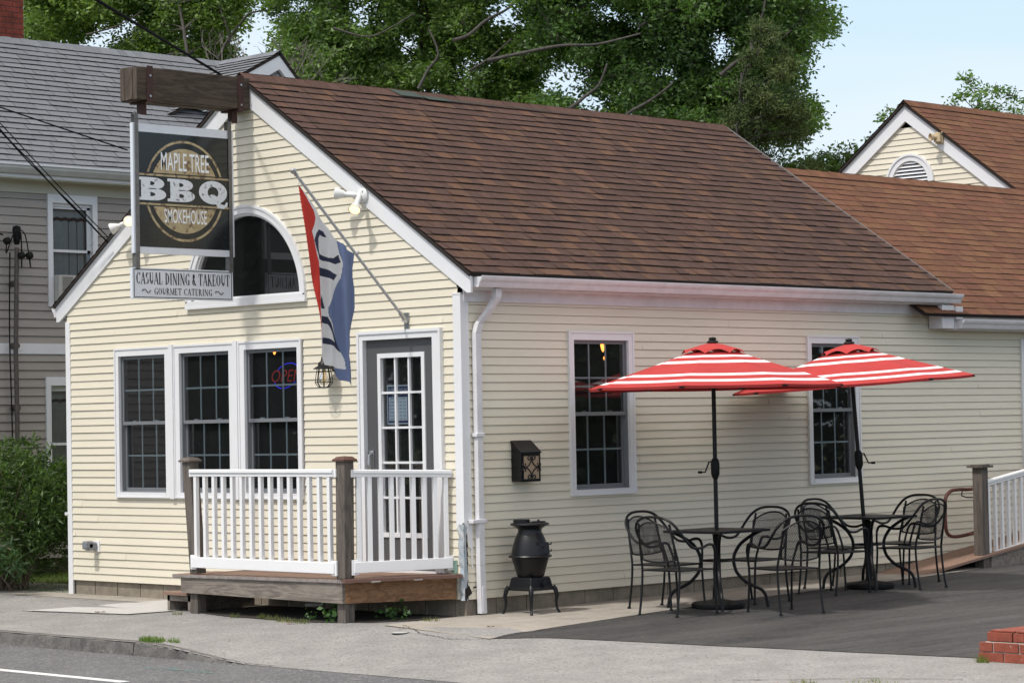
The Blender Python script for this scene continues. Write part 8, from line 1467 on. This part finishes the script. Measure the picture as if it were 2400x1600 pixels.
# ---- shrub at the left corner
SH = thing('oleander_shrub', (-7.75, .15, .1), 'dense long-leaved green shrub at the left corner of the restaurant', 'shrub')
rg2 = np.random.default_rng(5); n = 26000
dv = rg2.normal(size=(n, 3)); dv /= np.linalg.norm(dv, axis=1)[:, None]; rr = rg2.uniform(.25, 1, n) ** .45
ang = np.arctan2(dv[:, 1], dv[:, 0]); lump = 1 + .10 * np.sin(ang * 5 + dv[:, 2] * 4) + .07 * np.sin(ang * 9 + 2)
pos = np.stack([-7.95 + dv[:, 0] * rr * lump * 1.05, .05 + dv[:, 1] * rr * lump * .95, 1.02 + dv[:, 2] * rr * lump * .82], 1)
tuft = rg2.uniform(0, 1, (700, 3)); tpos = pos[:700]; idx = rg2.integers(0, 700, n); pos = np.where(rg2.uniform(size=(n, 1)) < .6, tpos[idx] + rg2.normal(size=(n, 3)) * .035, pos)
keep = (pos[:, 2] > .22) & (pos[:, 0] < -6.66) & (rg2.uniform(size=n) < np.clip((pos[:, 2] - .1) * 1.6, .12, 1)); pos = pos[keep]; n = len(pos)
mf = np.clip((rg2.beta(1.4, 2, n)), 0, 1)[:, None]; tn = (np.array((.028, .060, .016)) * (1 - mf) + np.array((.12, .20, .045)) * mf) * np.clip(rg2.normal(1, .15, (n, 1)), .6, 1.5)
leaves('foliage', pos, .088, .022, tn, LEAF, SH, (-7.75, .15, .1), droop=-.25, narrow=.45, flat=.9, seed=3)
b = MB(); rs = random.Random(2)
for k in range(60):
    a = rs.uniform(0, 6.28); e_ = Vector((-7.95 + rs.uniform(.3, 1) * math.cos(a), .05 + rs.uniform(.3, .9) * math.sin(a), rs.uniform(.5, 1.7))); s_ = Vector((-7.85 + rs.uniform(-.3, .3), .05 + rs.uniform(-.25, .25), .1))
    if e_.x > -6.7: e_.x = -6.75
    b.tube([s_, s_.lerp(e_, .5) + Vector((0, 0, .12)), e_], [.012, .009, .004], 5, cap=False)
b.tube(smooth_path([(-7.6, -.55, .78), (-7.35, -.75, .84), (-7.0, -.75, .78), (-6.75, -.62, .66)]), [.008] * 13, 5); b.tube(smooth_path([(-7.2, -.75, .83), (-6.95, -.65, .62), (-6.85, -.55, .52)]), [.006] * 9, 5)
part(b, 'stems', mat('shrub_stem', (.14, .10, .07), .9), SH)
tw = []
for (x, y, z) in ((-6.72, -.62, .66), (-6.85, -.66, .70), (-6.85, -.55, .52), (-6.95, -.62, .58), (-7.0, -.72, .60), (-6.8, -.5, .46)): tw.append(rg2.normal(size=(26, 3)) * .045 + np.array((x, y, z)))
tw = np.concatenate(tw); leaves('foliage', tw, .13, .024, np.array((.05, .10, .04)) * rg2.uniform(.7, 1.4, (len(tw), 1)), LEAF, SH, (-7.75, .15, .1), droop=.5, narrow=.45, flat=.6, seed=4)
# ---- grass and weeds
def grass(name, pts, h, tone, label, seed, cat='grass', kind='stuff', w_=.006):
    rg_ = np.random.default_rng(seed); pts = np.array(pts); n = len(pts); a = rg_.uniform(0, 6.28, n); hh_ = h * rg_.uniform(.4, 1.2, n); ld = rg_.normal(size=(n, 2)) * .5
    d = np.stack([ld[:, 0] * hh_, ld[:, 1] * hh_, hh_], 1); s = np.stack([np.cos(a), np.sin(a), np.zeros(n)], 1) * w_
    V = np.stack([pts - s / 2, pts + s / 2, pts + d], 1).reshape(-1, 3)
    me = bpy.data.meshes.new(name); me.vertices.add(3 * n); me.vertices.foreach_set('co', V.ravel().astype(np.float32)); me.loops.add(3 * n); me.loops.foreach_set('vertex_index', np.arange(3 * n, dtype=np.int32)); me.polygons.add(n)
    me.polygons.foreach_set('loop_start', np.arange(0, 3 * n, 3, dtype=np.int32)); me.polygons.foreach_set('loop_total', np.full(n, 3, dtype=np.int32)); me.update(calc_edges=True); me.materials.append(LEAF)
    tn_ = np.array(tone) * rg_.uniform(.6, 1.5, (n, 1)) * np.array([1, 1, 1]); tn_[:, 0] *= rg_.uniform(.8, 1.5, n)
    ca = me.color_attributes.new('tone', 'FLOAT_COLOR', 'CORNER'); ca.data.foreach_set('color', np.repeat(np.concatenate([tn_, np.ones((n, 1))], 1), 3, 0).ravel().astype(np.float32))
    o = bpy.data.objects.new(name, me); col.objects.link(o); tag(o, label, cat, kind=kind); return o
rg3 = np.random.default_rng(8)
P_ = [(x, y, gnd(x, y) - .02) for x, y in zip(rg3.uniform(-11, -6.45, 26000), rg3.uniform(.02, 3.5, 26000))]
grass('lawn_grass', P_, .05, (.085, .15, .03), 'short lawn grass between the shrub and the grey house', 1)
def clump(x, y, r, n): 
    a = rg3.uniform(0, 6.28, n); q = np.sqrt(rg3.uniform(0, 1, n)) * r; return [(x + c, y + s * .6, gnd(x + c, y + s * .6) - .0) for c, s in zip(q * np.cos(a), q * np.sin(a))]
grass('grass_tuft', clump(-1.25, -2.80, .16, 420) + clump(-1.02, -2.72, .08, 60), .05, (.10, .19, .035), 'green grass tuft growing in the kerb joint', 2, kind='', w_=.007)
grass('grass_tuft', clump(-6.35, -1.35, .28, 500) + clump(-6.7, -1.3, .2, 300), .04, (.12, .18, .04), 'flat patch of grass at the left edge of the pavement', 3, kind='')
w_pts = []
for x, y, r, n in ((-1.55, -1.12, .10, 60), (-1.25, -1.20, .12, 70), (-1.0, -1.22, .10, 60), (-2.1, -1.15, .06, 40), (-1.75, -1.10, .05, 60), (.1, -.55, .1, 60), (-2.95, -1.2, .07, 30)): w_pts += clump(x, y, r, n)
grass('weeds', w_pts, .055, (.13, .17, .05), 'thin dry weeds along the front of the deck', 4)
grass('grass_tuft', clump(6.16, -.36, .06, 90), .07, (.12, .17, .04), 'small grass tuft at the foot of the brick wall corner', 5, kind='')
grass('weeds', clump(6.1, -1.7, .22, 90) + clump(5.6, -1.9, .12, 60), .03, (.16, .19, .05), 'sparse weeds in the pavement crack at the right', 6)
for (x, y, s, lb) in ((-.78, -1.0, 1.0, 'leafy green weed beside the right deck post'), (-.36, -.62, .9, 'broad-leaved weed in the shade under the deck side'), (-1.1, -1.0, .6, 'small low weed under the deck front')):
    t = thing('weed', (x, y, gnd(x, y)), lb, 'weed'); n = int(60 * s); pp = rg3.normal(size=(n, 3)) * np.array((.08, .06, .05)) * s + np.array((x, y, gnd(x, y) + .08 * s)); pp[:, 2] = np.maximum(pp[:, 2], gnd(x, y) + .01)
    leaves('leaves', pp, .06 * s, .04 * s, np.array((.06, .13, .035)) * rg3.uniform(.7, 1.4, (n, 1)), LEAF, t, (x, y, gnd(x, y)), droop=-.1, seed=int(x * 100) % 50)
# litter
def litter(x, y, s, c, lb):
    b = MB(); random.seed(int(abs(x) * 977)); k = 7
    for q in range(k):
        a = random.uniform(0, 6.28); r_ = random.uniform(0, s); px_, py_ = x + r_ * math.cos(a), y + r_ * .6 * math.sin(a); l = s * random.uniform(.4, .9); h = random.uniform(0, 6.28); z = gnd(px_, py_) + .012
        b.face([(px_, py_, z), (px_ + l * math.cos(h), py_ + l * math.sin(h), z + .012), (px_ + l * math.cos(h + .6), py_ + l * math.sin(h + .6), z + .004)])
    tag(b.build('dead_leaf', mat('dead_leaf', c, .8)), lb, 'leaf litter', 'dead leaf scraps on the paving')
litter(.33, -1.15, .045, (.10, .03, .02), 'dark red leaf scrap on the paving right of the deck')
litter(1.1, -.75, .04, (.12, .06, .03), 'brown leaf scrap near the corner of the asphalt')
litter(-3.95, -1.45, .05, (.15, .08, .05), 'curled brown leaf scrap on the pale slab')
litter(-1.05, -1.32, .07, (.30, .14, .05), 'orange-brown leaf scraps before the deck front')
litter(5.5, -2.1, .06, (.25, .09, .05), 'reddish leaf scrap on the pavement at the lower right')
b = MB(); b.lathe([(.0, .0), (.075, .002), (.085, .010), (.06, .016), (.0, .018)], (.50, -1.32, gnd(.5, -1.32) + .003), 20)
tag(b.build('cup_lid', mat('clear_plastic', (.50, .50, .48), .2)), 'flattened translucent plastic lid on the paving near the deck', 'plastic lid')
b = MB(); b.tube([(-1.35, -.85, .26), (-1.15, -.80, .27)], .03, 10); tag(b.build('pipe_stub', M['silver']), 'silver pipe end glinting in the dark under the deck', 'pipe')

# woods on the far sides of the street and the lot, which the window panes mirror
def woodland(name, label, cx, cy, n, spread, h, seed):
    rg_ = np.random.default_rng(seed); k = 40
    bc = np.stack([cx + rg_.uniform(-1, 1, k) * spread[0], cy + rg_.uniform(-1, 1, k) * spread[1], rg_.uniform(.5, h, k)], 1); idx = rg_.integers(0, k, n)
    p = bc[idx] + rg_.normal(size=(n, 3)) * np.array((1.3, 1.3, 1.1)); p[:, 2] = np.maximum(p[:, 2], .3)
    o = leaves(name, p, .40, .26, np.array((.03, .055, .02)) * rg_.uniform(.6, 1.6, (n, 1)), LEAF, None, (0, 0, 0), seed=seed); tag(o, label, 'woods', kind='stuff')
woodland('woods', 'dark mass of trees beyond the parking lot', 30, 33, 42000, (10, 8), 8, 31)
woodland('woods', 'dark mass of trees across the street to the left', -26, -27, 42000, (9, 8), 9, 32)
